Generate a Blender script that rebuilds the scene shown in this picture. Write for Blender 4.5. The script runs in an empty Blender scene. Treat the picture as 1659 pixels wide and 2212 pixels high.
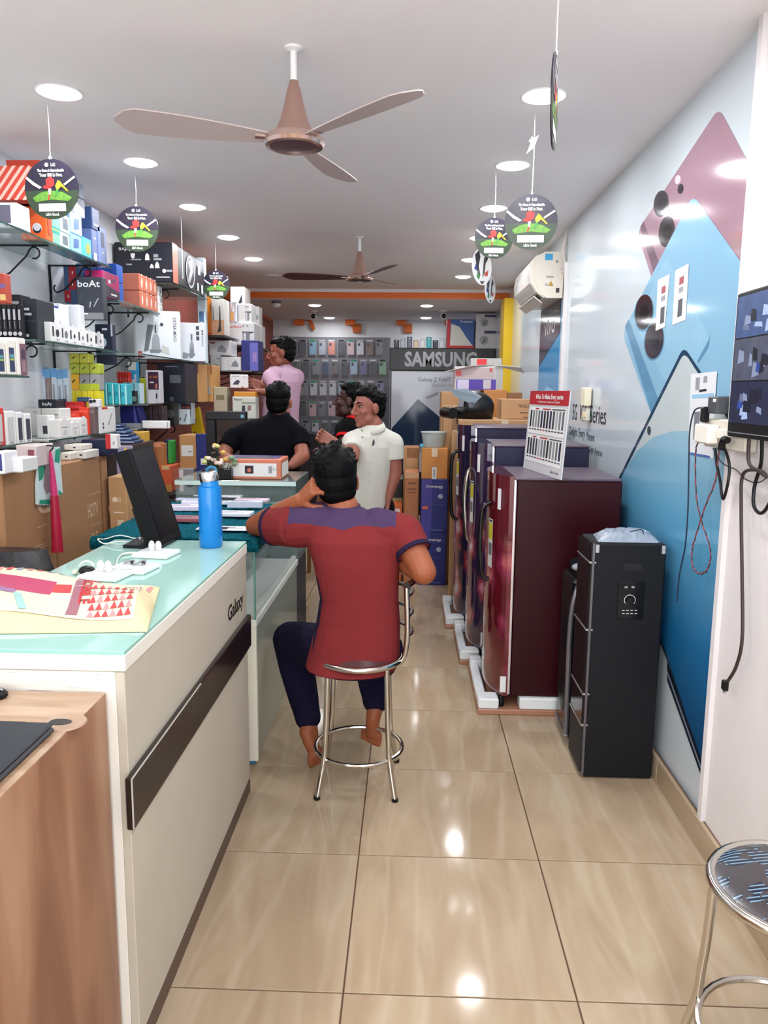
import bpy, bmesh, math, random
from mathutils import Matrix, Vector
random.seed(7)
D = bpy.data; SC = bpy.context.scene; COL = SC.collection
# ------------------------------------------------------------------ camera
CH = 1.53                                     # camera height above the tiles (0.6 m tiles)
FPX, PIT, YAW, ROL = 1656.7, 0.15382, 0.03281, 0.00979
_cy, _sy, _cp, _sp = math.cos(YAW), math.sin(YAW), math.cos(PIT), math.sin(PIT)
FWD = Vector((-_sy * _cp, _cy * _cp, -_sp)); _r = Vector((_cy, _sy, 0)); _u = _r.cross(FWD)
RGT = _r * math.cos(ROL) + _u * math.sin(ROL); UPV = _u * math.cos(ROL) - _r * math.sin(ROL)
cam = D.cameras.new('camera'); camo = D.objects.new('camera', cam); COL.objects.link(camo)
camo.matrix_world = Matrix(((RGT.x, UPV.x, -FWD.x, 0), (RGT.y, UPV.y, -FWD.y, 0), (RGT.z, UPV.z, -FWD.z, CH), (0, 0, 0, 1)))
cam.sensor_fit = 'HORIZONTAL'; cam.sensor_width = 36.0; cam.lens = 36.0 * FPX / 1659.0; cam.clip_start = .05
SC.camera = camo
# ------------------------------------------------------------------ daylight of the street behind the camera
wd = D.worlds.new('street_daylight'); SC.world = wd; wd.use_nodes = True
bg = wd.node_tree.nodes['Background']; bg.inputs[0].default_value = (.93, .965, 1, 1); bg.inputs[1].default_value = 5.4
# ------------------------------------------------------------------ exposure
vs = SC.view_settings; vs.view_transform = 'Standard'; vs.look = 'None'; vs.gamma = 1; vs.use_curve_mapping = False
vs.exposure = 0.0
SC.cycles.max_bounces = 6; SC.cycles.diffuse_bounces = 3; SC.cycles.glossy_bounces = 3
SC.cycles.transmission_bounces = 4; SC.cycles.transparent_max_bounces = 8
SC.cycles.use_adaptive_sampling = True; SC.cycles.adaptive_threshold = .05; SC.cycles.light_sampling_threshold = .03
SC.cycles.sample_clamp_indirect = 4.0; SC.cycles.caustics_reflective = False; SC.cycles.caustics_refractive = False
LAMP_W = 8.3                                  # watts of one ceiling downlight
# ------------------------------------------------------------------ helpers
def V(*a): return Vector(a)
def ray(u, v): return FWD * FPX + RGT * (u - 829.5) + UPV * (1106 - v)
_O = Vector((0, 0, CH))
def onX(u, v, X): d = ray(u, v); return _O + d * (X / d.x)
def onY(u, v, Y): d = ray(u, v); return _O + d * (Y / d.y)
def onZ(u, v, Z): d = ray(u, v); return _O + d * ((Z - CH) / d.z)
def s2l(c):
    c = c / 255.0
    return c / 12.92 if c <= .04045 else ((c + .055) / 1.055) ** 2.4
def rgb(c):
    if isinstance(c, str):
        c = c.lstrip('#'); c = tuple(int(c[i:i + 2], 16) for i in (0, 2, 4))
    return tuple(s2l(x) for x in c)
MATS = {}
def mat(name, col=(200, 200, 200), rough=.5, metal=0.0, noise=.06, scale=9.0, bump=0.0, trans=0.0, alpha=1.0, emit=0.0, ior=1.45, coat=0.0, spec=.5, bscale=None):
    if name in MATS: return MATS[name]
    m = D.materials.new(name); m.use_nodes = True; nt = m.node_tree; b = nt.nodes['Principled BSDF']; N = nt.nodes; L = nt.links
    c = rgb(col)
    b.inputs['Base Color'].default_value = (*c, 1); b.inputs['Roughness'].default_value = rough; b.inputs['Metallic'].default_value = metal
    b.inputs['IOR'].default_value = ior; b.inputs['Specular IOR Level'].default_value = spec
    b.inputs['Transmission Weight'].default_value = trans; b.inputs['Alpha'].default_value = alpha; b.inputs['Coat Weight'].default_value = coat
    if emit > 0:
        b.inputs['Emission Color'].default_value = (*c, 1); b.inputs['Emission Strength'].default_value = emit; m.cycles.emission_sampling = 'NONE'
    if noise > 0 or bump > 0:
        tc = N.new('ShaderNodeTexCoord'); nz = N.new('ShaderNodeTexNoise'); nz.inputs['Scale'].default_value = scale; nz.inputs['Detail'].default_value = 3
        L.new(tc.outputs['Object'], nz.inputs['Vector'])
    if noise > 0 and trans == 0:
        mx = N.new('ShaderNodeMix'); mx.data_type = 'RGBA'
        k0, k1 = 1 - noise, 1 + noise
        mx.inputs[6].default_value = (*(x * k0 for x in c), 1); mx.inputs[7].default_value = (*(min(1, x * k1) for x in c), 1)
        L.new(nz.outputs['Fac'], mx.inputs[0]); L.new(mx.outputs[2], b.inputs['Base Color'])
    if bump > 0:
        bp = N.new('ShaderNodeBump'); bp.inputs['Strength'].default_value = bump; bp.inputs['Distance'].default_value = .01
        if bscale:
            n2 = N.new('ShaderNodeTexNoise'); n2.inputs['Scale'].default_value = bscale; n2.inputs['Detail'].default_value = 4
            L.new(tc.outputs['Object'], n2.inputs['Vector']); L.new(n2.outputs['Fac'], bp.inputs['Height'])
        else: L.new(nz.outputs['Fac'], bp.inputs['Height'])
        L.new(bp.outputs['Normal'], b.inputs['Normal'])
    MATS[name] = m; return m
def C(col, rough=.45, **k):                    # plain printed card colour
    key = 'card_%s_%d' % (col if isinstance(col, str) else '%02x%02x%02x' % tuple(col), int(rough * 100))
    return mat(key, col, rough, **{**dict(noise=.04), **k})
class MB:
    def __init__(s): s.v = []; s.f = []
    def add(s, vs, fs):
        o = len(s.v); s.v += [Vector(p) for p in vs]; s.f += [tuple(i + o for i in f) for f in fs]; return s
    def box(s, x0, y0, z0, x1, y1, z1, bev=0.0):
        lo = (min(x0, x1), min(y0, y1), min(z0, z1)); hi = (max(x0, x1), max(y0, y1), max(z0, z1))
        b = min(bev, .45 * min(hi[i] - lo[i] for i in range(3)))
        if b <= 0:
            vs = [(a, c, d) for a in (lo[0], hi[0]) for c in (lo[1], hi[1]) for d in (lo[2], hi[2])]
            return s.add(vs, [(0, 1, 3, 2), (4, 6, 7, 5), (0, 4, 5, 1), (2, 3, 7, 6), (0, 2, 6, 4), (1, 5, 7, 3)])
        vs = []; ix = {}
        for sx in (0, 1):
            for sy in (0, 1):
                for sz in (0, 1):
                    for ax in range(3):
                        p = []
                        for i, sg in enumerate((sx, sy, sz)):
                            e = hi[i] if sg else lo[i]
                            p.append(e if i == ax else (e - b if sg else e + b))
                        ix[(sx, sy, sz, ax)] = len(vs); vs.append(p)
        fs = []
        for ax in range(3):
            o = [i for i in range(3) if i != ax]
            for sg in (0, 1):
                q = []
                for a, c in ((0, 0), (0, 1), (1, 1), (1, 0)):
                    k = [0, 0, 0]; k[ax] = sg; k[o[0]] = a; k[o[1]] = c; q.append(ix[(*k, ax)])
                fs.append(tuple(q))
            for a in (0, 1):
                for c in (0, 1):
                    k0 = [0, 0, 0]; k0[o[0]] = a; k0[o[1]] = c; k1 = list(k0); k1[ax] = 1
                    fs.append((ix[(*k0, o[0])], ix[(*k0, o[1])], ix[(*k1, o[1])], ix[(*k1, o[0])]))
        for sx in (0, 1):
            for sy in (0, 1):
                for sz in (0, 1): fs.append(tuple(ix[(sx, sy, sz, a)] for a in range(3)))
        return s.add(vs, fs)
    def quad(s, a, b, c, d): return s.add([a, b, c, d], [(0, 1, 2, 3)])
    def poly(s, pts): return s.add(pts, [tuple(range(len(pts)))])
    def plate(s, pts, off):                    # flat polygon with a thickness vector
        n = len(pts); off = Vector(off); a = [Vector(p) for p in pts]; b = [p + off for p in a]
        return s.add(a + b, [tuple(range(n)), tuple(range(2 * n - 1, n - 1, -1))] + [(i, (i + 1) % n, n + (i + 1) % n, n + i) for i in range(n)])
    def tube(s, pts, r, n=8, closed=False, caps=True):
        pts = [Vector(p) for p in pts]; m = len(pts); rs = r if isinstance(r, (list, tuple)) else [r] * m
        rings = []; up = None
        for i, p in enumerate(pts):
            if closed: t = pts[(i + 1) % m] - pts[i - 1]
            else: t = pts[min(i + 1, m - 1)] - pts[max(i - 1, 0)]
            if t.length < 1e-9: t = Vector((0, 0, 1))
            t.normalize()
            if up is None: up = t.orthogonal().normalized()
            else:
                up = up - t * up.dot(t)
                up = t.orthogonal().normalized() if up.length < 1e-6 else up.normalized()
            w = t.cross(up)
            rings.append([p + (up * math.cos(2 * math.pi * k / n) + w * math.sin(2 * math.pi * k / n)) * rs[i] for k in range(n)])
        vs = [q for g in rings for q in g]; fs = []
        for i in range(m if closed else m - 1):
            a, b = i * n, ((i + 1) % m) * n
            if closed and i == m - 1:
                # untwist the seam
                best = min(range(n), key=lambda k: (rings[0][k] - rings[-1][0]).length)
                fs += [(a + k, a + (k + 1) % n, (k + 1 + best) % n, (k + best) % n) for k in range(n)]
            else: fs += [(a + k, a + (k + 1) % n, b + (k + 1) % n, b + k) for k in range(n)]
        if caps and not closed: fs += [tuple(range(n - 1, -1, -1)), tuple((m - 1) * n + k for k in range(n))]
        return s.add(vs, fs)
    def cyl(s, p0, p1, r0, r1=None, n=16): return s.tube([p0, p1], [r0, r0 if r1 is None else r1], n)
    def lathe(s, prof, c=(0, 0, 0), n=24, ax='z', sx=1, sy=1):   # profile of (radius, height)
        c = Vector(c); vs = []; fs = []
        for r, h in prof:
            for k in range(n):
                a = 2 * math.pi * k / n; x, y = r * math.cos(a) * sx, r * math.sin(a) * sy
                vs.append(c + (Vector((x, y, h)) if ax == 'z' else Vector((h, x, y)) if ax == 'x' else Vector((x, h, y))))
        m = len(prof)
        for i in range(m - 1): fs += [(i * n + k, i * n + (k + 1) % n, (i + 1) * n + (k + 1) % n, (i + 1) * n + k) for k in range(n)]
        if prof[0][0] > 1e-6: fs.append(tuple(range(n - 1, -1, -1)))
        if prof[-1][0] > 1e-6: fs.append(tuple((m - 1) * n + k for k in range(n)))
        return s.add(vs, fs)
    def ell(s, c, r, M=None, n=14, m=9):
        c = Vector(c); vs = []; fs = []
        for i in range(m + 1):
            th = math.pi * i / m
            for k in range(n):
                a = 2 * math.pi * k / n
                p = Vector((r[0] * math.sin(th) * math.cos(a), r[1] * math.sin(th) * math.sin(a), r[2] * math.cos(th)))
                if M is not None: p = M @ p
                vs.append(c + p)
        for i in range(m): fs += [(i * n + k, (i + 1) * n + k, (i + 1) * n + (k + 1) % n, i * n + (k + 1) % n) for k in range(n)]
        return s.add(vs, fs)
    def mesh(s, name, off=None, smooth=False):
        me = D.meshes.new(name); off = off or Vector((0, 0, 0))
        bm = bmesh.new(); bv = [bm.verts.new(p - off) for p in s.v]
        for f in s.f:
            try: bm.faces.new([bv[i] for i in f])
            except ValueError: pass
        if smooth: bmesh.ops.remove_doubles(bm, verts=bm.verts, dist=1e-6)
        bmesh.ops.recalc_face_normals(bm, faces=bm.faces)
        bm.to_mesh(me); bm.free()
        if smooth:
            me.shade_smooth(); me.set_sharp_from_angle(angle=math.radians(38))
        return me
    def build(s, name, m, parent=None, smooth=False, world=True, label=None, kind=None):
        off = ORG.get(parent.name, Vector((0, 0, 0))) if (parent is not None and world) else Vector((0, 0, 0))
        me = s.mesh(name, off, smooth)
        for q in (m if isinstance(m, (list, tuple)) else [m]): me.materials.append(q)
        return link(name, me, parent, label, kind)
ORG = {}
def link(name, me, parent=None, label=None, kind=None):
    o = D.objects.new(name, me); COL.objects.link(o)
    if parent is not None: o.parent = parent; ORG[o.name] = ORG.get(parent.name, Vector((0, 0, 0)))
    if label: o['label'] = label
    if kind: o['kind'] = kind
    return o
def tag(o, label, cat, group=None):
    o['label'] = label; o['category'] = cat
    if group: o['group'] = group
    return o
def thing(name, label, cat, loc=(0, 0, 0), rz=0, group=None):
    o = D.objects.new(name, None); COL.objects.link(o); o.location = loc; o.rotation_euler = (0, 0, rz); o.empty_display_size = .05
    ORG[o.name] = Vector(loc); return tag(o, label, cat, group)
def struct(name, b, m, **k): return b.build(name, m, None, kind='structure', **k)
def copy_tree(o, parent=None):
    c = o.copy(); COL.objects.link(c); c.parent = parent; ORG[c.name] = ORG.get(o.name, Vector((0, 0, 0)))
    for ch in list(o.children): copy_tree(ch, c)
    return c
TXT = {}
def text_geo(s, bold=0.0):
    k = (s, bold)
    if k in TXT: return TXT[k]
    cu = D.curves.new('lettering', 'FONT'); cu.body = s; cu.align_x = 'CENTER'; cu.align_y = 'CENTER'; cu.offset = bold; cu.resolution_u = 2
    o = D.objects.new('lettering', cu); COL.objects.link(o); dg = bpy.context.evaluated_depsgraph_get(); dg.update()
    me = D.meshes.new_from_object(o.evaluated_get(dg))
    vs = [v.co.copy() for v in me.vertices]; fs = [tuple(p.vertices) for p in me.polygons]
    D.objects.remove(o); D.curves.remove(cu); D.meshes.remove(me)
    xs = [v.x for v in vs] or [0]; ys = [v.y for v in vs] or [0]
    TXT[k] = (vs, fs, max(xs) - min(xs), (max(xs) + min(xs)) / 2, max(ys) - min(ys), (max(ys) + min(ys)) / 2); return TXT[k]
def text(s, c, xd, yd, h, m, parent, w=None, bold=0.0, world=True, name='lettering', surf=None):
    """flat lettering centred on c, h = capital height, w = forced width"""
    vs, fs, tw, cx, th, cy = text_geo(s, bold)
    k = h / .69; kx = (w / tw) if w else k; xd = Vector(xd).normalized(); yd = Vector(yd).normalized(); c = Vector(c)
    pts = [c + xd * ((p.x - cx) * kx) + yd * ((p.y - cy) * k) for p in vs]
    if surf: pts = [surf(p) for p in pts]
    b = MB(); b.add(pts, fs); return b.build(name, m, parent, world=world)
def disc(c, xd, yd, r, n=20, r2=None):
    c = Vector(c); xd = Vector(xd).normalized(); yd = Vector(yd).normalized()
    return [c + xd * (r * math.cos(2 * math.pi * k / n)) + yd * ((r2 or r) * math.sin(2 * math.pi * k / n)) for k in range(n)]
FACE = {'N': ((1, 0, 0), (0, 0, 1), (0, -1, 0)), 'R': ((0, 1, 0), (0, 0, 1), (1, 0, 0)), 'L': ((0, -1, 0), (0, 0, 1), (-1, 0, 0)), 'T': ((1, 0, 0), (0, 1, 0), (0, 0, 1))}
def deco(par, lo, hi, items):
    """printing on a carton's faces: ('p',face,u0,v0,u1,v1,m) panel, ('c',face,u,v,r,m) dot, ('t',face,u,v,h,str,m[,w]) lettering, ('q',face,[(u,v)..],m) shape"""
    for n_, it in enumerate(items):
        k, fc = it[0], it[1]; xd, yd, nr = (Vector(a) for a in FACE[fc])
        o = Vector([hi[i] if (nr[i] > 0 or (nr[i] == 0 and (xd[i] < 0))) else lo[i] for i in range(3)])
        if fc == 'T': o = Vector((lo[0], lo[1], hi[2]))
        W = abs((Vector(hi) - Vector(lo)).dot(xd)); H = abs((Vector(hi) - Vector(lo)).dot(yd)); e = nr * (.0007 + .00025 * n_)
        at = lambda u, v: o + xd * (u * W) + yd * (v * H) + e
        b = MB()
        if k == 'p': b.quad(at(it[2], it[3]), at(it[4], it[3]), at(it[4], it[5]), at(it[2], it[5])); b.build('printed_panel', it[6], par)
        elif k == 'q': b.poly([at(*q) for q in it[2]]); b.build('printed_shape', it[3], par)
        elif k == 'c': b.poly(disc(at(it[2], it[3]), xd, yd, it[4] * H, 18)); b.build('printed_disc', it[5], par)
        elif k == 't': text(it[5], at(it[2], it[3]), xd, yd, it[4] * H, it[6], par, w=(it[7] * W if len(it) > 7 else None), bold=.012)
        elif k == 'v': text(it[5], at(it[2], it[3]), -yd, xd, it[4] * W, it[6], par, w=(it[7] * H if len(it) > 7 else None), bold=.012)
def carton(name, label, cat, lo, hi, m, items=(), group=None, bev=.004, lid=None, tape=None, rz=0):
    lo = Vector(lo); hi = Vector(hi); c = Vector(((lo.x + hi.x) / 2, (lo.y + hi.y) / 2, lo.z))
    t = thing(name, label, cat, c, rz, group)
    b = MB(); b.box(*lo, *hi, bev); b.build('box_body', m, t)
    # the closing flap line round the lid
    zl = hi.z - min(.03, .18 * (hi.z - lo.z))
    if lid: b = MB(); b.box(lo.x - .001, lo.y - .001, zl, hi.x + .001, hi.y + .001, hi.z + .001, bev); b.build('lid', lid, t)
    if tape:
        xm = (lo.x + hi.x) / 2; w = min(.024, .12 * (hi.x - lo.x)); b = MB()
        b.box(xm - w, lo.y - .0008, hi.z - .25 * (hi.z - lo.z), xm + w, hi.y, hi.z + .0012); b.build('tape', tape, t)
    deco(t, lo, hi, items); return t
def pbox(name, label, cat, u0, v0, u1, v1, Y, dep, m, z0=None, items=(), **k):
    um, vm = (u0 + u1) / 2, (v0 + v1) / 2
    x0 = onY(u0, vm, Y).x; x1 = onY(u1, vm, Y).x; zt = onY(um, v0, Y).z; zb = onY(um, v1, Y).z if z0 is None else z0
    return carton(name, label, cat, (x0, Y, zb), (x1, Y + dep, zt), m, items, **k)
def sbox(name, label, cat, u0, u1, vt, Xf, z0, dep, m, items=(), gap=.002, **k):
    um = (u0 + u1) / 2; y0 = onX(u0, vt, Xf).y + gap; y1 = onX(u1, vt, Xf).y - gap; zt = onX(um, vt, Xf).z
    return carton(name, label, cat, (Xf - dep, y0, z0), (Xf, y1, zt), m, items, **k)
def arc(c, xd, yd, r, a0, a1, n=10, r2=None):
    c = Vector(c); xd = Vector(xd); yd = Vector(yd)
    return [c + xd * (r * math.cos(a0 + (a1 - a0) * i / n)) + yd * ((r2 or r) * math.sin(a0 + (a1 - a0) * i / n)) for i in range(n + 1)]
def spline(pts, k=6):
    pts = [Vector(p) for p in pts]; P = [pts[0]] + pts + [pts[-1]]; out = []
    for i in range(1, len(P) - 2):
        for j in range(k):
            t = j / k; a, b, c, d = P[i - 1], P[i], P[i + 1], P[i + 2]
            out.append(.5 * ((2 * b) + (c - a) * t + (2 * a - 5 * b + 4 * c - d) * t * t + (3 * b - a - 3 * c + d) * t ** 3))
    out.append(pts[-1]); return out
ORD = ['first', 'second', 'third', 'fourth', 'fifth', 'sixth', 'seventh', 'eighth', 'ninth', 'tenth', 'eleventh', 'twelfth', 'thirteenth', 'fourteenth', 'fifteenth', 'sixteenth']
# ------------------------------------------------------------------ materials of the shell
XL, XR, ZC, YB, YBEAM, ZC2 = -1.95, 1.035, 2.63, 11.0, 8.5, 2.53
YF = -1.3
M_white = mat('wall_paint_white', (234, 237, 242), .55, noise=.03, scale=2.5)
M_ceil = mat('ceiling_paint', (246, 242, 243), .75, noise=.015, scale=1.5)
M_gloss = mat('glossy_white_vinyl', (204, 213, 219), .10, noise=.02, scale=1.2, spec=.5)
M_pillar = mat('pillar_paint', (226, 220, 220), .5, noise=.05, scale=6)
M_maroon = mat('maroon_paint', (148, 78, 66), .6, noise=.06, scale=3)
M_orange = mat('orange_paint', (236, 116, 42), .5, noise=.05, scale=3)
M_yellow = mat('yellow_paint', (232, 190, 30), .5, noise=.08, scale=4)
M_grout = mat('grout', (112, 82, 64), .9)
M_black = mat('black_plastic', (10, 11, 15), .38, noise=.05, spec=.35)
M_blackm = mat('black_iron', (18, 17, 20), .45, metal=.3)
M_chrome = mat('chrome_tube', (205, 200, 192), .16, metal=1.0, noise=0)
M_glass = mat('shelf_glass', (150, 186, 178), .03, alpha=.32, noise=0)
M_clear = mat('clear_glass', (190, 214, 208), .02, alpha=.14, noise=0)
M_string = mat('white_string', (235, 235, 238), .8)
def tile_mat():
    m = D.materials.new('beige_floor_tile'); m.use_nodes = True; nt = m.node_tree; N, L = nt.nodes, nt.links; b = N['Principled BSDF']
    tc = N.new('ShaderNodeTexCoord'); oi = N.new('ShaderNodeObjectInfo'); mp = N.new('ShaderNodeMapping'); mp.inputs['Scale'].default_value = (1.5, .34, 1); mp.inputs['Rotation'].default_value = (0, 0, .22)
    ad = N.new('ShaderNodeVectorMath'); ad.operation = 'ADD'; sc = N.new('ShaderNodeVectorMath'); sc.operation = 'SCALE'; sc.inputs['Scale'].default_value = 40
    L.new(oi.outputs['Random'], sc.inputs[0]); L.new(tc.outputs['Object'], ad.inputs[0]); L.new(sc.outputs[0], ad.inputs[1]); L.new(ad.outputs[0], mp.inputs['Vector'])
    n1 = N.new('ShaderNodeTexNoise'); n1.inputs['Scale'].default_value = 5; n1.inputs['Detail'].default_value = 6; n1.inputs['Distortion'].default_value = 1.2; L.new(mp.outputs[0], n1.inputs['Vector'])
    cr = N.new('ShaderNodeValToRGB'); e = cr.color_ramp.elements
    e[0].position = .30; e[0].color = (*rgb((164, 142, 116)), 1); e[1].position = .72; e[1].color = (*rgb((184, 167, 142)), 1)
    x = cr.color_ramp.elements.new(.5); x.color = (*rgb((174, 153, 127)), 1)
    L.new(n1.outputs['Fac'], cr.inputs[0])
    wv = N.new('ShaderNodeTexWave'); wv.inputs['Scale'].default_value = 1.6; wv.inputs['Distortion'].default_value = 9; wv.inputs['Detail'].default_value = 3; wv.inputs['Detail Scale'].default_value = 1.3; L.new(mp.outputs[0], wv.inputs['Vector'])
    r2 = N.new('ShaderNodeValToRGB'); r2.color_ramp.elements[0].position = .0; r2.color_ramp.elements[0].color = (1, 1, 1, 1); r2.color_ramp.elements[1].position = .12; r2.color_ramp.elements[1].color = (0, 0, 0, 1); L.new(wv.outputs['Fac'], r2.inputs[0])
    mx = N.new('ShaderNodeMix'); mx.data_type = 'RGBA'; mx.inputs[7].default_value = (*rgb((200, 186, 164)), 1); mu = N.new('ShaderNodeMath'); mu.operation = 'MULTIPLY'; mu.inputs[1].default_value = .18
    L.new(r2.outputs[0], mu.inputs[0]); L.new(mu.outputs[0], mx.inputs[0]); L.new(cr.outputs[0], mx.inputs[6]); L.new(mx.outputs[2], b.inputs['Base Color'])
    b.inputs['Roughness'].default_value = .09; b.inputs['Specular IOR Level'].default_value = .2; return m
M_tile = tile_mat()
# ------------------------------------------------------------------ floor of 0.6 m tiles
b = MB(); b.box(XL - .1, YF - 2, -.12, XR + .1, YB + .1, -.006); floor = struct('floor', b, M_grout)
TX, TY, TS, GP = -.151, 1.761, .6, .0022
tile_me = {}
for j in range(-8, 16):
    for i in range(-4, 2 + 1):
        x0, x1 = TX + i * TS + GP, TX + (i + 1) * TS - GP; y0, y1 = TY + j * TS + GP, TY + (j + 1) * TS - GP
        x0 = max(x0, XL); x1 = min(x1, XR); y1 = min(y1, YB)
        if x1 - x0 < .02 or y1 - y0 < .02: continue
        k = (round(x1 - x0, 3), round(y1 - y0, 3))
        if k not in tile_me:
            q = MB(); q.box(-(x1 - x0) / 2, -(y1 - y0) / 2, -.006, (x1 - x0) / 2, (y1 - y0) / 2, 0, .0012); tile_me[k] = q.mesh('tile'); tile_me[k].materials.append(M_tile)
        o = link('tile', tile_me[k], floor); o.location = ((x0 + x1) / 2, (y0 + y1) / 2, 0)
# ------------------------------------------------------------------ walls, ceiling
b = MB(); b.box(XL - .12, YF, 0, XL, 5.70, ZC); struct('wall_left', b, M_white)
b = MB(); b.box(XL - .12, 5.70, 0, XL + .001, YB, 2.50); wl = struct('wall_left', b, M_maroon)
b = MB(); b.box(XL - .12, 5.70, 2.5, XL + .003, YB, ZC); b.build('orange_band', M_orange, wl)
b = MB(); b.box(XR, 2.47, 0, XR + .12, YB, ZC); wall_r = struct('wall_right', b, M_gloss)
b = MB(); b.box(XR - .012, YF, 0, XR + .12, 2.47, ZC); struct('wall_right', b, M_pillar)
b = MB(); b.box(XL, YB, 0, XR, YB + .12, ZC); struct('wall_back', b, M_white)
b = MB(); b.box(XL - .12, YF, ZC, XR + .12, YBEAM, ZC + .1); struct('ceiling', b, M_ceil)
b = MB(); b.box(XL - .12, YBEAM, ZC2, XR + .12, YB + .12, ZC + .1); ce2 = struct('ceiling', b, M_ceil)
b = MB(); b.box(XL, YBEAM - .012, 2.532, XR, YBEAM + .0, 2.598); struct('trim_1', b, M_orange)
b = MB(); b.box(XL, YBEAM - .02, 2.598, XR, YBEAM, ZC); struct('trim_2', b, M_ceil)
# front of the shop behind the camera: open doorway with a lintel and short return walls
b = MB(); b.box(XL - .12, YF - .1, 2.57, XR + .12, YF, ZC + .1); struct('wall_front', b, M_white)
# skirting of cut tile along the right wall, piece by piece
b = MB(); b.box(XR - .02, YF, 0, XR - .012, YB, .098); sk = struct('baseboard_right', b, M_grout)
y = YF; 
while y < 6:
    q = MB(); q.box(XR - .032, y + .0015, 0, XR - .018, y + .5985, .1, .0015); q.build('skirting_tile', M_tile, sk); y += .6
# white casing strips where the printed panel starts and ends
b = MB(); b.box(XR - .028, 2.455, .1, XR - .010, 2.485, ZC); struct('trim_3', b, M_pillar)
b = MB(); b.box(XR - .022, 5.30, .1, XR, 5.335, 2.4); struct('trim_4', b, M_pillar)
# yellow pillar under the beam
b = MB(); b.box(.945, 8.1, 0, XR, 8.42, 2.5); struct('wall_pier', b, M_yellow)
# ------------------------------------------------------------------ downlights
M_trim = mat('white_trim', (240, 240, 240), .4); M_led = mat('led_diffuser', (255, 252, 250), .5, noise=0, emit=12.0); M_off = mat('led_unlit', (225, 225, 232), .5)
def downlight(x, y, z, label, on=True, pw=1.0):
    t = thing('ceiling_downlight', label, 'downlight', (x, y, z), 0, 'ceiling downlights')
    q = MB(); q.lathe([(.068, -.001), (.082, -.004), (.086, -.001), (.086, 0)], (0, 0, 0), 28); q.build('trim_ring', M_trim, t, smooth=True, world=False)
    q = MB(); q.lathe([(0, -.016), (.045, -.0145), (.064, -.009), (.07, -.0005)], (0, 0, 0), 28); q.build('diffuser', M_led if on else M_off, t, smooth=True, world=False)
    if on:
        l = D.lights.new('downlight_beam', 'AREA'); l.shape = 'DISK'; l.size = .14; l.energy = LAMP_W * pw; l.color = (.96, .98, 1)
        lo = D.objects.new('downlight_beam', l); COL.objects.link(lo); lo.parent = t; lo.location = (0, 0, -.019)
for k, v in enumerate([3.03, 3.91, 4.81, 5.72, 6.62]):
    downlight(-1.33, v, ZC, 'lit round downlight, %s of the left ceiling row from the front' % ORD[k])
downlight(-1.34, 7.55, ZC, 'unlit round downlight at far end of left ceiling row', False)
for k, v in enumerate([2.18, 3.08, 3.96, 4.83, 5.72, 6.62, 7.55]):
    downlight(.48, v, ZC, 'lit round downlight, %s of the right ceiling row from the front' % ORD[k])
for (u, v, w) in [(680, 659, 'near left'), (711, 686, 'far left'), (922, 660, 'near right'), (920, 686, 'far right')]:
    p = onZ(u, v, ZC2); downlight(p.x, min(p.y, 10.6), ZC2, 'lit round downlight over the back area, %s one' % w, pw=.4)
for v, w in ((.4, 'first'), (1.28, 'second')): downlight(-1.33, v, ZC, 'lit round downlight above the shop front, %s of the left row' % w); downlight(.48, v, ZC, 'lit round downlight above the shop front, %s of the right row' % w)
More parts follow.
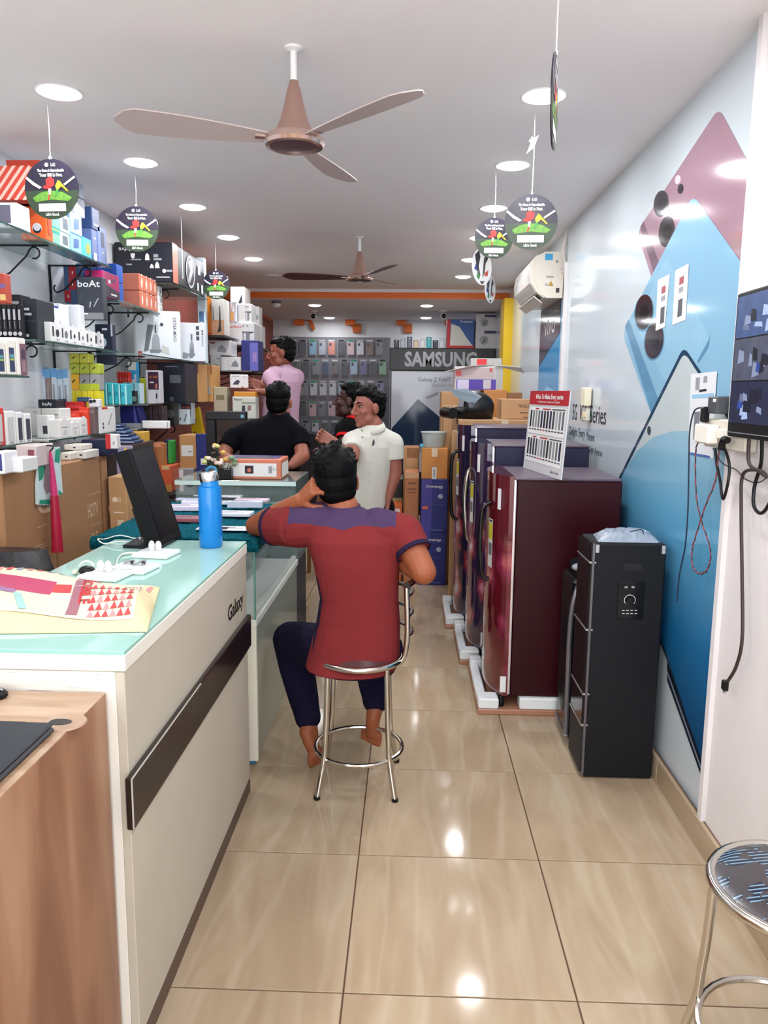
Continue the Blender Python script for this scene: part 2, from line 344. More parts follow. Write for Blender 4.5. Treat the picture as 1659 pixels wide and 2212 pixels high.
# ------------------------------------------------------------------ ceiling fans
M_fanbody = mat('rose_gold_enamel', (176, 142, 130), .32, metal=.55, noise=.03); M_fanring = mat('rose_gold_ring', (214, 186, 176), .2, metal=.9, noise=0)
M_blade = mat('dark_brown_blade', (78, 40, 44), .35); M_fanbot = mat('fan_bottom', (92, 68, 74), .4, metal=.3)
def fan(x, y, label, angs, blade):
    t = thing('ceiling_fan', label, 'fan', (x, y, ZC), 0, 'ceiling fans')
    q = MB(); q.lathe([(.030, 0), (.030, -.006), (.011, -.012), (.011, -.115), (.0, -.115)], n=16); q.build('down_rod', M_trim, t, smooth=True, world=False)
    q = MB(); q.lathe([(.0, -.10), (.014, -.10), (.017, -.115), (.022, -.125), (.032, -.17), (.046, -.22), (.06, -.25), (.066, -.262), (.06, -.27)], n=28); q.build('canopy_cone', M_fanbody, t, smooth=True, world=False)
    q = MB(); q.lathe([(.055, -.262), (.088, -.268), (.098, -.28), (.1, -.292), (.094, -.302), (.08, -.304), (.08, -.298)], n=32); q.build('motor_ring', M_fanring, t, smooth=True, world=False)
    q = MB(); q.lathe([(.0, -.302), (.05, -.301), (.083, -.298), (.083, -.29), (0, -.285)], n=32); q.build('motor_cover', M_fanbot, t, smooth=True, world=False)
    for a in angs:
        ca, sa = math.cos(math.radians(a)), math.sin(math.radians(a)); q = MB(); n = 16; top = []; R0, R1 = .085, .56
        for i in range(n + 1):
            s = i / n; r = R0 + (R1 - R0) * s; wd_ = .028 + .037 * math.sin(min(1, s * 1.25) * math.pi / 2) - (.055 * max(0, (s - .86) / .14) ** 2)
            for sg in (-1, 1):
                off = sg * wd_; top.append((r * ca - off * sa, r * sa + off * ca, -.278 + .23 * off + .012 * s))
        vs = top + [(p[0], p[1], p[2] - .004) for p in top]; m = len(top); fs = []
        for i in range(n):
            a0 = 2 * i; fs += [(a0, a0 + 1, a0 + 3, a0 + 2), (m + a0, m + a0 + 2, m + a0 + 3, m + a0 + 1), (a0, a0 + 2, m + a0 + 2, m + a0), (a0 + 1, m + a0 + 1, m + a0 + 3, a0 + 3)]
        fs += [(0, m, m + 1, 1), (m - 2, m - 1, 2 * m - 1, 2 * m - 2)]
        q.add(vs, fs); q.build('blade', blade, t, world=False)
        q = MB(); q.box(.07, -.016, -.284, .13, .016, -.276, .002); R = Matrix.Rotation(math.radians(a), 4, 'Z'); q.v = [R @ p for p in q.v]; q.build('blade_arm', M_fanring, t, world=False)
p = onZ(634, 103, ZC); M_blade2 = mat('pale_brown_blade', (190, 174, 172), .4)
fan(p.x, p.y, 'rose gold ceiling fan nearest the shop front', (197, 317, 77), M_blade2)
p = onZ(777, 512, ZC); fan(p.x, p.y, 'rose gold ceiling fan with dark brown blades farther back', (178, 298, 58), M_blade)
# ------------------------------------------------------------------ hanging promotion discs
M_disc = mat('dark_print', (38, 34, 48), .3, noise=.15, scale=14); M_grass = mat('grass_print', (92, 138, 54), .4, noise=.5, scale=90); M_dgrass = mat('dark_grass_print', (48, 62, 46), .35, noise=.2, scale=40)
M_redp = C((196, 46, 44)); M_yelp = C((236, 188, 44)); M_wht = C((240, 240, 240)); M_grey = C((150, 152, 156)); M_strip = C((226, 230, 224)); M_ray = C((188, 184, 196))
def disc_board(x, y, zc, r, zt, yawd, label, ball=False, flip=1.0):
    t = thing('hanging_disc', label, 'sign', (x, y, zc), math.radians(yawd), 'round hanging promotion boards'); X, Z = V(1, 0, 0), V(0, 0, 1)
    q = MB(); q.plate(disc((0, .0015, 0), X, Z, r, 36), (0, -.003, 0)); q.build('board', M_wht if ball else M_disc, t, world=False)
    q = MB(); q.tube([(0, 0, r * .98), (.002, 0, (zt - zc + r) / 2), (0, 0, zt - zc)], .0016, 5); q.build('string', M_string, t, world=False)
    q = MB(); q.tube(arc((0, 0, r + .003), (.7, .7, 0), (0, 0, 1), .006, 0, 6.28, 8), .0013, 4); q.build('knot', M_string, t, world=False)
    F = lambda a, b, d=.002: (a * r, -.0015 - d * .25, b * r)
    if ball:
        for col, pts in ((M_disc, [(-.75, .55), (-.35, .85), (-.2, .5), (-.35, .0), (-.15, -.5), (-.45, -.35), (-.62, .1)]), (M_disc, [(.35, .85), (.6, .5), (.35, .2), (.3, -.3), (.05, -.62), (.1, -.1), (.15, .4)]), (C((40, 70, 150)), [(-.62, .1), (-.35, .0), (-.5, -.3), (-.8, -.2)]), (M_redp, [(.3, -.3), (.65, -.1), (.6, -.45), (.25, -.5)]), (C((50, 130, 70)), [(-.45, -.35), (-.15, -.5), (-.3, -.75), (-.55, -.6)]), (M_disc, [(-.2, -.8), (.3, -.75), (.1, -.95), (-.05, -.95)])):
            for sd in (1, -1):
                q = MB(); q.poly([(a * r, -sd * .0022, bb * r) for a, bb in pts]); q.build('ball_panel', col, t, world=False)
        return t
    q = MB(); pl = [F(math.cos(a), math.sin(a)) for a in [math.pi + math.pi * i / 20 for i in range(21)]]; q.poly([(p[0] * .985, p[1], p[2] * .985 - .05 * r) if 0 < i < 20 else (p[0] * .975, p[1], p[2] - .06 * r) for i, p in enumerate(pl)]); q.build('pitch_print', M_dgrass, t, world=False)
    q = MB(); q.poly([F(*p, .004) for p in [(-.72, -.3), (-.4, -.12), (0, -.06), (.4, -.12), (.75, -.3), (.6, -.42), (0, -.36), (-.6, -.44)]]); q.build('grass_print', M_grass, t, world=False)
    for pts, mm in (([(-.95, .36), (-.9, .42), (-.6, .2), (-.35, .05), (-.45, .0), (-.7, .14)], M_ray), ([(.86, .42), (.9, .36), (.5, .1), (.45, .15)], M_ray), ([(-.2, .3), (-.02, .42), (.12, .3), (.1, .1), (-.05, .02), (-.18, .12)], M_redp), ([(-.28, .12), (-.05, .08), (-.08, -.02), (-.3, .02)], M_redp), ([(-.12, .02), (.0, .0), (-.05, -.2), (-.1, -.2)], M_wht), ([(-.1, -.18), (-.04, -.18), (-.1, -.38), (-.15, -.36)], M_redp), ([(.15, .1), (.25, .28), (.34, .24), (.4, .1), (.28, .0), (.18, -.02)], M_yelp), ([(.36, .2), (.62, -.08), (.58, -.1), (.32, .12)], M_yelp), ([(.18, -.02), (.28, .0), (.16, -.26), (.1, -.24)], C((60, 130, 60)))):
        q = MB(); q.poly([F(*p, .008) for p in pts]); q.build('player_print', mm, t, world=False)
    q = MB(); q.poly([F(*p, .008) for p in [(-.5, -.5), (.5, -.5), (.5, -.76), (-.5, -.76)]]); q.build('white_strip', M_strip, t, world=False)
    q = MB(); q.poly([(p[0], p[1] - .0035, p[2]) for p in disc((-.14 * r, 0, .8 * r), X, Z, .07 * r, 12)]); q.build('logo_dot', M_wht, t, world=False)
    for s, (cx, cz), h, w in (('LG', (.1, .8), .1, None), ('The Game is Unpredictable', (.0, .6), .085, .98), ('Your Bill is Not.', (.0, .46), .11, .86), ("Life's Good.", (0, -.86), .1, .5)):
        text(s, F(cx, cz, .008), X, Z, h * r, M_wht, t, w=w * r if w else None, bold=.02, world=False)
    return t
def disc_px(u, v, rp, ut, vt, label, yawd=0, ball=False, rr=None, Yd=None):
    top = onZ(ut, vt, ZC); Y = Yd or top.y; c = onY(u, v, Y); return disc_board(c.x, Y, c.z, rr or rp * Y / FPX, ZC, yawd, label, ball)
disc_px(112, 408, 59, 105, 228, 'large dark round football board hanging at far left, before the striped red box', -4)
disc_px(296, 494, 45, 290, 378, 'dark round football board second from left, before the black mixer carton', 2)
disc_px(467, 615, 29, 465, 525, 'small dark round football board hanging over the white vacuum carton', 0)
big_disc = disc_px(1147, 479, 54, 1150, 248, 'dark round football board at right with a glare on its upper edge', -3)
disc_px(1067, 514, 40, 1067, 372, 'dark round football board overlapped by the larger one at right', 4)
disc_px(1041, 576, 37, 1042, 500, 'white football cut-out board turned partly sideways behind the dark discs', 52, True)
disc_px(1059, 625, 28, 1052, 580, 'farthest football cut-out board, nearly edge-on by the air conditioner', 62, True)
disc_px(1197, 220, 88, 1225, 0, 'dark round board hanging almost edge-on near the right ceiling lamp', 76, rr=.105, Yd=1.98)
tp = onZ(391, 466, ZC); t = thing('hanging_string', 'white string hanging in front of the black mixer carton', 'string', (tp.x, tp.y, ZC))
b = MB(); zb = onY(391, 600, tp.y).z; b.tube([(tp.x, tp.y, ZC), (tp.x, tp.y, zb)], .0018, 5); b.build('cord', M_string, t); b = MB(); b.ell((tp.x, tp.y, zb), (.004, .004, .006), n=8, m=5); b.build('knot', M_string, t)
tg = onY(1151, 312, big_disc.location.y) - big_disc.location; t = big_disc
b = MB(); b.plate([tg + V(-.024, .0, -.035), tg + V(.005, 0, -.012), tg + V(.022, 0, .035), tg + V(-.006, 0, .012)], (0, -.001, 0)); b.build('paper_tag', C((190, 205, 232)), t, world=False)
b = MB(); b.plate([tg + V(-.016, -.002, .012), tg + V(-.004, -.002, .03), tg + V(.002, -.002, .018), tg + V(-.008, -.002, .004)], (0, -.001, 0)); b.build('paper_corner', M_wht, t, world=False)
# ================================================================== white counter with glass top
M_lam = mat('white_laminate', (232, 228, 218), .38, noise=.06, scale=3)
M_lamg = mat('shaded_beige_laminate', (190, 183, 168), .42, noise=.08, scale=4)  # shade of the aisle side put into the front panel's colour
M_dark = mat('dark_acrylic', (36, 26, 24), .22, noise=.12, scale=3)
M_edge = mat('scuffed_edge', (190, 186, 180), .5)
M_gtop = mat('mint_glass_sheet', (164, 204, 194), .05, noise=.02, spec=.6)
M_gedge = mat('mint_glass_edge', (150, 200, 186), .1, noise=.03)
CX0, CX1, CY0, CY1, CZ = -1.085, -.60, 1.54, 2.76, .985
t = thing('service_counter', 'white laminate counter with a mint glass top and dark front band', 'counter', ((CX0 + CX1) / 2, (CY0 + CY1) / 2, 0))
b = MB(); b.box(CX0, CY0 + .018, .06, CX1 - .02, CY1, CZ - .045, .002); b.build('carcass', M_lam, t)
b = MB(); b.box(CX0, CY0, .0, CX1 - .02, CY0 + .018, CZ - .047, .001); b.build('end_panel', M_lam, t)
b = MB(); b.box(CX0 + .02, CY0 + .04, 0, CX1 - .035, CY1 - .02, .06); b.build('toe_kick', mat('dark_brown_plinth', (74, 58, 50), .5), t)
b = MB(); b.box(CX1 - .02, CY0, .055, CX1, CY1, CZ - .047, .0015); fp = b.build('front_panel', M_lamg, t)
b = MB(); b.box(CX1 - .018, CY0 + .01, 0, CX1 + .001, CY1 - .002, .052, .001); b.build('skirting_strip', mat('brown_skirting', (92, 74, 64), .5), t)
b = MB(); b.box(CX0 - .004, CY0 - .004, CZ - .045, CX1 + .004, CY1, CZ - .009, .002); b.build('top_board', M_lam, t)
b = MB(); b.box(CX0 - .002, CY0 - .002, CZ - .009, CX1 + .002, CY1, CZ, .001); g = b.build('glass_top', M_gtop, t)
b = MB(); b.box(CX0 - .0025, CY0 - .0025, CZ - .0085, CX1 + .0027, CY1 - .001, CZ - .0012); b.build('glass_edge', M_gedge, g)
a0 = onX(287, 1735, CX1 + .016)
bz0, bz1 = onX(290, 1795, CX1 + .016).z, onX(287, 1680, CX1 + .016).z
b = MB(); b.box(CX1, a0.y, bz0, CX1 + .016, CY1 - .004, bz1, .003); db = b.build('dark_band', M_dark, t)
b = MB(); b.box(CX1 + .014, a0.y + .003, bz1 - .0022, CX1 + .0168, a0.y + .55, bz1 + .0003); b.build('worn_edge', M_edge, db)
b = MB(); b.box(CX1 + .0138, a0.y - .0004, bz0 + .004, CX1 + .0166, a0.y + .0022, bz1); b.build('worn_edge', M_edge, db)
g0, g1 = onX(492, 1330, CX1), onX(528, 1300, CX1)
text('Galaxy', ((CX1 + .001), (g0.y + g1.y) / 2 - .01, (g0.z + g1.z) / 2 + .005), (0, 1, 0), (0, 0, 1), .052, C((20, 20, 22)), t, w=.235, bold=.02)
for k, (yy, zz, ww) in enumerate([(1.0, 0, 0)][:0]): pass
# scuffs on the end panel
for (u, v, w, h) in [(20, 1452, 40, 2), (80, 1470, 60, 2), (150, 1485, 50, 2), (60, 1490, 50, 3), (210, 1455, 6, 4)]:
    p = onY(u, v, CY0 - .0006); q = onY(u + w, v + h, CY0 - .0006); b = MB(); b.quad(p, V(q.x, p.y, p.z - .0012), q, V(p.x, p.y, q.z)); b.build('scuff', C((188, 182, 182)), t)
# ------------------------------------------------------------------ wooden desk in front of it
def wood(name, c0, c1, c2, sc=(1, 1, 8)):
    m = D.materials.new(name); m.use_nodes = True; nt = m.node_tree; N, L = nt.nodes, nt.links; bs = N['Principled BSDF']
    tc = N.new('ShaderNodeTexCoord'); mp = N.new('ShaderNodeMapping'); mp.inputs['Scale'].default_value = sc
    n1 = N.new('ShaderNodeTexNoise'); n1.inputs['Scale'].default_value = 3.2; n1.inputs['Detail'].default_value = 7; n1.inputs['Distortion'].default_value = .6
    L.new(tc.outputs['Object'], mp.inputs[0]); L.new(mp.outputs[0], n1.inputs['Vector'])
    cr = N.new('ShaderNodeValToRGB'); e = cr.color_ramp.elements; e[0].position = .3; e[0].color = (*rgb(c0), 1); e[1].position = .72; e[1].color = (*rgb(c2), 1); x = e.new(.5); x.color = (*rgb(c1), 1)
    L.new(n1.outputs['Fac'], cr.inputs[0]); L.new(cr.outputs[0], bs.inputs['Base Color']); bs.inputs['Roughness'].default_value = .42; return m
M_woodv = wood('oak_laminate_side', (126, 86, 64), (150, 108, 82), (170, 132, 104), (3, 3, .5)); M_woodt = wood('oak_laminate_top', (156, 122, 96), (176, 146, 120), (192, 166, 140), (1.2, 7, 6))
DX1, DZ, DY1 = -.637, .896, CY0 - .012
t = thing('wooden_desk', 'oak laminate desk at lower left butted against the white counter', 'desk', (-1.1, 1.1, 0))
b = MB(); b.box(-1.75, .55, DZ - .002, DX1, DY1, DZ + .0, .0005); b.build('desk_top', M_woodt, t)
b = MB(); b.box(DX1 - .02, .55, 0, DX1, DY1, DZ - .002, .001); b.build('side_panel', M_woodv, t)
b = MB(); b.box(-1.75, DY1 - .02, 0, DX1 - .02, DY1, DZ - .002); b.build('back_panel', M_woodv, t)
b = MB(); b.box(-1.75, .56, 0, -1.73, DY1 - .02, DZ - .002); b.build('side_panel', M_woodv, t)
p = onZ(140, 1562, DZ)
b = MB(); b.lathe([(.0, .0004), (.03, .0004), (.036, .003), (.039, .003), (.041, 0)], (p.x, p.y, DZ), 28); gr = b.build('cable_grommet', wood('grommet_ring', (150, 120, 96), (170, 140, 116), (180, 150, 126)), t, smooth=True)
b = MB(); b.poly(disc((p.x - .012, p.y + .003, DZ + .0012), (1, 0, 0), (0, 1, 0), .024, 20, .014)); b.build('cable_hole', C((12, 10, 10)), gr)
# black laptop lying on the desk
la, lb = onZ(118, 1560, DZ + .02), onZ(0, 1562, DZ + .02)
t = thing('laptop', 'closed black laptop lying on the oak desk', 'laptop', (la.x - .17, la.y - .12, DZ))
b = MB(); b.box(la.x - .36, la.y - .25, DZ + .001, la.x, la.y, DZ + .012, .004); b.build('base', mat('laptop_black', (34, 36, 42), .45), t)
b = MB(); b.box(la.x - .36, la.y - .25, DZ + .0135, la.x - .001, la.y - .002, DZ + .021, .003); b.build('lid', mat('laptop_lid', (40, 43, 50), .45, spec=.3), t)
b = MB(); b.cyl((la.x - .3, la.y + .003, DZ + .012), (la.x - .06, la.y + .003, DZ + .012), .006, n=10); b.build('hinge', M_black, t)
p = onZ(6, 1506, DZ); t = thing('desk_mouse', 'black mouse at the left edge of the oak desk by the counter', 'mouse', (p.x, p.y, DZ))
b = MB(); b.ell((p.x - .02, p.y - .005, DZ + .008), (.034, .022, .014)); b.build('shell', M_black, t, smooth=True); b = MB(); b.tube([(p.x - .005, p.y - .005, DZ + .0195), (p.x + .004, p.y - .005, DZ + .017)], .003, 8); b.build('wheel', M_grey, t)
# ================================================================== glass display case with the teal towel
GX0, GX1, GY0, GY1, GZ = -1.25, -.606, 2.945, 4.085, .945
M_case = mat('white_case_frame', (226, 228, 220), .35, noise=.04); M_casep = mat('grey_green_glass_panel', (164, 170, 158), .12, noise=.05, scale=3)
t = thing('display_case', 'low glass display case with white base under the teal towel', 'display case', ((GX0 + GX1) / 2, (GY0 + GY1) / 2, 0))
BZ = .63
b = MB(); b.box(GX0, GY0, .03, GX1 - .012, GY1, BZ - .03, .003); b.build('base_cabinet', M_case, t)
b = MB(); b.box(GX0, GY0 - .003, .028, GX1 + .001, GY0 + .022, BZ - .03, .001); b.build('end_panel', mat('cream_end_panel', (228, 224, 208), .4), t)
b = MB(); b.box(GX1 - .012, GY0 + .03, .03, GX1 - .004, GY1, BZ - .035); b.build('front_panel', M_casep, t)
b = MB(); b.box(GX0, GY0 - .004, BZ - .03, GX1 + .004, GY1, BZ, .002); b.build('base_rail', M_case, t)
b = MB(); b.box(GX1 - .03, GY0, BZ, GX1 - .006, GY1, BZ + .018, .002); b.build('glass_channel', M_case, t)
b = MB(); b.box(GX0 + .03, GY0 + .03, 0, GX1 - .02, GY1 - .03, .03); b.build('blue_protective_film', C((70, 140, 200)), t)
b = MB(); b.box(GX1 - .006, GY0, BZ + .001, GX1, GY1, GZ - .008); b.build('front_glass', M_clear, t)
b = MB(); b.box(GX0 + .006, GY0, BZ + .001, GX1 - .006, GY0 + .006, GZ - .008); b.build('end_glass', M_clear, t)
b = MB(); b.box(GX0, GY0 - .002, GZ - .008, GX1 + .002, GY1, GZ, .001); b.build('top_glass', M_glass, t)
b = MB(); b.box(GX1 - .004, GY0 - .004, BZ, GX1 + .002, GY0 + .004, GZ - .008); b.build('glass_corner', mat('green_glass_edge', (96, 150, 140), .15), t)
b = MB(); b.box(GX0 + .02, GY0 + .02, .775, GX1 - .1, GY1 - .02, .781); b.build('glass_shelf', M_glass, t)
rnd = random.Random(3)
for k in range(9):                              # slim phone boxes lying inside
    yy = GY0 + .1 + k * .108; xx = GX1 - .30 + rnd.uniform(-.02, .02); c = [(212, 210, 220), (58, 60, 70), (150, 60, 60), (60, 90, 140), (225, 225, 225), (30, 32, 40)][k % 6]
    carton('phone_box', '%s slim phone box lying in the low glass case, %s from its near end' % (['pale', 'charcoal', 'dark red', 'blue', 'white', 'black'][k % 6], ORD[k]), 'box', (xx - .08, yy, BZ + .001), (xx + .08, yy + .085, BZ + .045), C(c), [('p', 'T', .3, .3, .7, .7, M_grey)], group='phone boxes inside the display case')
# teal towel draped over its top
M_towel = mat('teal_terry', (12, 88, 102), .98, noise=.65, scale=70, bump=1.0, bscale=140, spec=.1)
def towel():
    t = thing('teal_towel', 'teal terry towel spread over the low glass case', 'towel', ((GX0 + GX1) / 2, (GY0 + GY1) / 2, GZ))
    nx, ny = 46, 60; x0, x1, y0, y1 = GX0 - .01, GX1 + .035, GY0 - .025, GY1 - .16; vs = []; r = random.Random(5)
    for j in range(ny + 1):
        for i in range(nx + 1):
            x = x0 + (x1 - x0) * i / nx; y = y0 + (y1 - y0) * j / ny; z = GZ + .005 + r.uniform(0, .009) + .003 * math.sin(9 * x + 5 * y)
            if x > GX1 + .004: z = GZ + .004 - (x - GX1 - .004) * 1.5; x = GX1 + .006 + .012 * math.sin((x - GX1) * 90)
            if y < GY0 - .004: z = min(z, GZ + .004 - (GY0 - .004 - y) * 2.0); y = GY0 - .008 + r.uniform(-.003, .003)
            vs.append(V(x, y, z))
    fs = [(j * (nx + 1) + i, j * (nx + 1) + i + 1, (j + 1) * (nx + 1) + i + 1, (j + 1) * (nx + 1) + i) for j in range(ny) for i in range(nx)]
    q = MB(); q.add(vs, fs); o = q.build('cloth', M_towel, t, smooth=True)
    md = o.modifiers.new('thickness', 'SOLIDIFY'); md.thickness = .006; md.offset = 1
    q = MB(); q.tube(spline([(x0 + .02, y0 + .02, GZ + .011), ((x0 + x1) / 2, y0 + .015, GZ + .013), (x1 - .05, y0 + .02, GZ + .011)]), .006, 8); q.build('hem', M_towel, t, smooth=True)
towel()
# price cards and phone boxes laid on the towel
r = random.Random(9)
def flat_card(u, v, w, d, h, c, name, label, cat='box', rz=0, txt=None):
    p = onZ(u, v, GZ + .02); t = thing(name, label, cat, (p.x, p.y, GZ + .019), math.radians(rz), 'cards and boxes on the teal towel')
    q = MB(); q.box(-w / 2, -d / 2, 0, w / 2, d / 2, h, .001); q.build('sheet' if h < .01 else 'box_body', C(c), t, world=False)
    q = MB(); q.box(-w * .42, d * .1, h, w * .1, d * .2, h + .0006); q.build('print_line', C((40, 42, 60)), t, world=False)
    q = MB(); q.box(-w * .42, -d * .2, h, w * .3, -d * .12, h + .0006); q.build('print_line', C((120, 122, 140)), t, world=False)
for k, a in enumerate([(498, 1142, .19, .09, .004, (232, 234, 240), 'paper_sheet', 'white sheet at the near edge of the teal towel'), (505, 1112, .17, .10, .014, (224, 226, 238), 'phone_box', 'white phone box right of the blue bottle on the towel'), (404, 1124, .16, .09, .016, (150, 88, 96), 'phone_box', 'dusty pink phone box beside the black display on the towel'), (402, 1100, .17, .09, .02, (222, 214, 240), 'phone_box', 'lilac white phone box left of the blue bottle on the towel'), (415, 1080, .16, .06, .008, (206, 208, 236), 'paper_sheet', 'pale lilac card second row left of the blue bottle'), (425, 1094, .14, .05, .03, (236, 236, 250), 'phone_box', 'white card box leaning just behind the lilac phone box'), (530, 1095, .17, .05, .03, (206, 210, 226), 'phone_box', 'pale grey box behind the white one near the elbow'), (545, 1082, .17, .07, .012, (232, 200, 216), 'paper_sheet', 'pink card at the far right on the teal towel'), (490, 1088, .12, .05, .014, (220, 232, 240), 'phone_box', 'pale blue white box right behind the blue bottle'), (460, 1142, .13, .06, .004, (236, 238, 244), 'paper_sheet', 'small white slip under the blue bottle edge on towel'), (495, 1073, .14, .05, .01, (238, 240, 246), 'phone_box', 'thin white box at the far side of the towel'), (440, 1071, .10, .05, .008, (226, 230, 242), 'paper_sheet', 'small pale slip at the far left of the towel')]):
    flat_card(*a[:6], a[6], a[7], 'paper' if 'sheet' in a[6] else 'box', rz=r.uniform(-6, 6))
p = onZ(505, 1072, GZ + .02)
# ================================================================== second, higher glass case
HX0, HX1, HY0, HY1, HZ = -1.27, -.612, 4.10, 4.62, 1.055
t = thing('glass_counter', 'taller glass counter behind the towel carrying the orange laptop carton', 'counter', ((HX0 + HX1) / 2, (HY0 + HY1) / 2, 0))
b = MB(); b.box(HX0, HY0, .03, HX1 - .02, HY1, .60, .003); b.build('base_cabinet', mat('dark_case_base', (60, 62, 72), .4), t)
b = MB(); b.box(HX0 + .02, HY0 + .02, 0, HX1 - .04, HY1 - .02, .03); b.build('plinth', M_black, t)
b = MB(); b.box(HX1 - .007, HY0, .60, HX1 - .001, HY1, HZ - .012); b.build('front_glass', M_clear, t)
b = MB(); b.box(HX0, HY0, .60, HX1 - .007, HY0 + .006, HZ - .012); b.build('end_glass', M_clear, t)
b = MB(); b.box(HX0, HY0 - .01, HZ - .012, HX1, HY1, HZ, .001); tg_ = b.build('top_glass', mat('grey_green_glass_top', (120, 134, 130), .04, noise=.05, spec=.7), t)
b = MB(); b.box(HX0, HY0 - .0125, HZ - .026, HX1 + .001, HY0 - .0095, HZ - .003); b.build('pale_edge', C((206, 228, 222), .2), tg_)
b = MB(); b.box(HX0 + .02, HY0 + .02, .80, HX1 - .06, HY1 - .02, .806); b.build('glass_shelf', M_glass, t)
for k, (u, c) in enumerate([(0, (40, 44, 60)), (1, (120, 116, 130)), (2, (200, 204, 214)), (3, (30, 40, 66))]):
    carton('accessory_box', '%s accessory box inside the taller glass counter' % ['navy', 'mauve grey', 'silver white', 'dark blue'][k], 'box', (HX0 + .08 + k * .14, HY0 + .06, .602), (HX0 + .19 + k * .14, HY0 + .2, .76), C(c), [('p', 'N', .15, .5, .85, .8, M_grey)], group='boxes in the taller glass counter')
for k in range(4):
    carton('papers', 'loose white blister pack on the glass shelf of the taller counter, %s from left' % ORD[k], 'package', (HX1 - .30 + k * .055, HY0 + .04 + .05 * (k % 2), .807), (HX1 - .255 + k * .055, HY0 + .2, .83 + .03 * k), C((196, 214, 232)), [('p', 'N', .2, .2, .8, .6, M_wht)], group='blister packs in the glass counter', rz=0)
# orange framed laptop carton
M_salmon = C((206, 120, 92)); p0 = onZ(505, 1030, HZ)
la_, lb_ = onY(508, 1026, 4.16), onY(607, 1030, 4.16)
lz = onY(550, 992, 4.16).z
t = carton('laptop_carton', 'orange edged laptop carton with white label on the glass counter', 'box', (la_.x - .09, 4.16, HZ + .001), (lb_.x, 4.42, lz), M_salmon,
    [('p', 'N', .06, .14, .93, .80, C((228, 226, 224))), ('p', 'N', .42, .28, .56, .68, C((40, 26, 32))), ('c', 'N', .49, .45, .1, C((190, 110, 90))), ('p', 'N', .80, .3, .86, .66, M_grey), ('t', 'N', .9, .5, .12, 'VIVO', M_grey), ('p', 'R', .08, .1, .92, .8, C((226, 224, 220))), ('p', 'T', .1, .15, .92, .9, C((86, 76, 128))), ('p', 'T', .2, .35, .8, .75, C((46, 42, 66)))])
# black planter of artificial flowers
p = onZ(492, 1028, HZ); zt = onY(492, 1006, p.y).z
t = thing('flower_planter', 'black planter of small artificial flowers before the laptop carton', 'plant', (p.x, 4.123, HZ)); px, py = p.x, 4.123
b = MB(); b.box(px - .085, py - .027, HZ + .001, px + .07, py + .028, HZ + .062, .004); b.build('planter', M_black, t)
r = random.Random(2)
for k in range(22):
    a = r.uniform(-.08, .085); bb = r.uniform(-.025, .02); h = r.uniform(.09, .19) if abs(a) < .05 else r.uniform(.08, .13)
    b = MB(); b.tube([(px + a * .6, py + bb, HZ + .06), (px + a, py + bb - .01, HZ + h)], .0016, 5); st = b.build('flower_stem', C((60, 90, 50)), t)
    b = MB(); cc = [(232, 196, 176), (196, 200, 120), (214, 170, 80), (240, 214, 200), (24, 22, 26), (120, 150, 116)][k % 6]
    b.ell((px + a, py + bb - .01, HZ + h), (.016, .014, .012), n=8, m=5); b.build('flower_head', C(cc), st, smooth=True)
# black square-armed desk lamp
lp = onY(460, 1010, 4.47); t = thing('desk_lamp', 'black square post desk lamp with flat arm on the glass counter', 'lamp', (lp.x, 4.47, HZ)); zt = onY(460, 888, 4.47).z; xe = onY(534, 895, 4.47).x
b = MB(); b.box(lp.x - .028, 4.44, HZ + .012, lp.x + .026, 4.48, zt, .003); b.build('post', M_black, t)
b = MB(); b.box(lp.x - .028, 4.435, zt - .05, xe, 4.485, zt, .004); b.build('arm', M_black, t)
b = MB(); b.box(lp.x - .06, 4.40, HZ + .001, lp.x + .06, 4.54, HZ + .013, .004); b.build('foot', M_black, t)
b = MB(); b.box(xe - .03, 4.4335, zt - .036, xe - .012, 4.4355, zt - .018); b.build('indicator', C((110, 160, 180)), t)
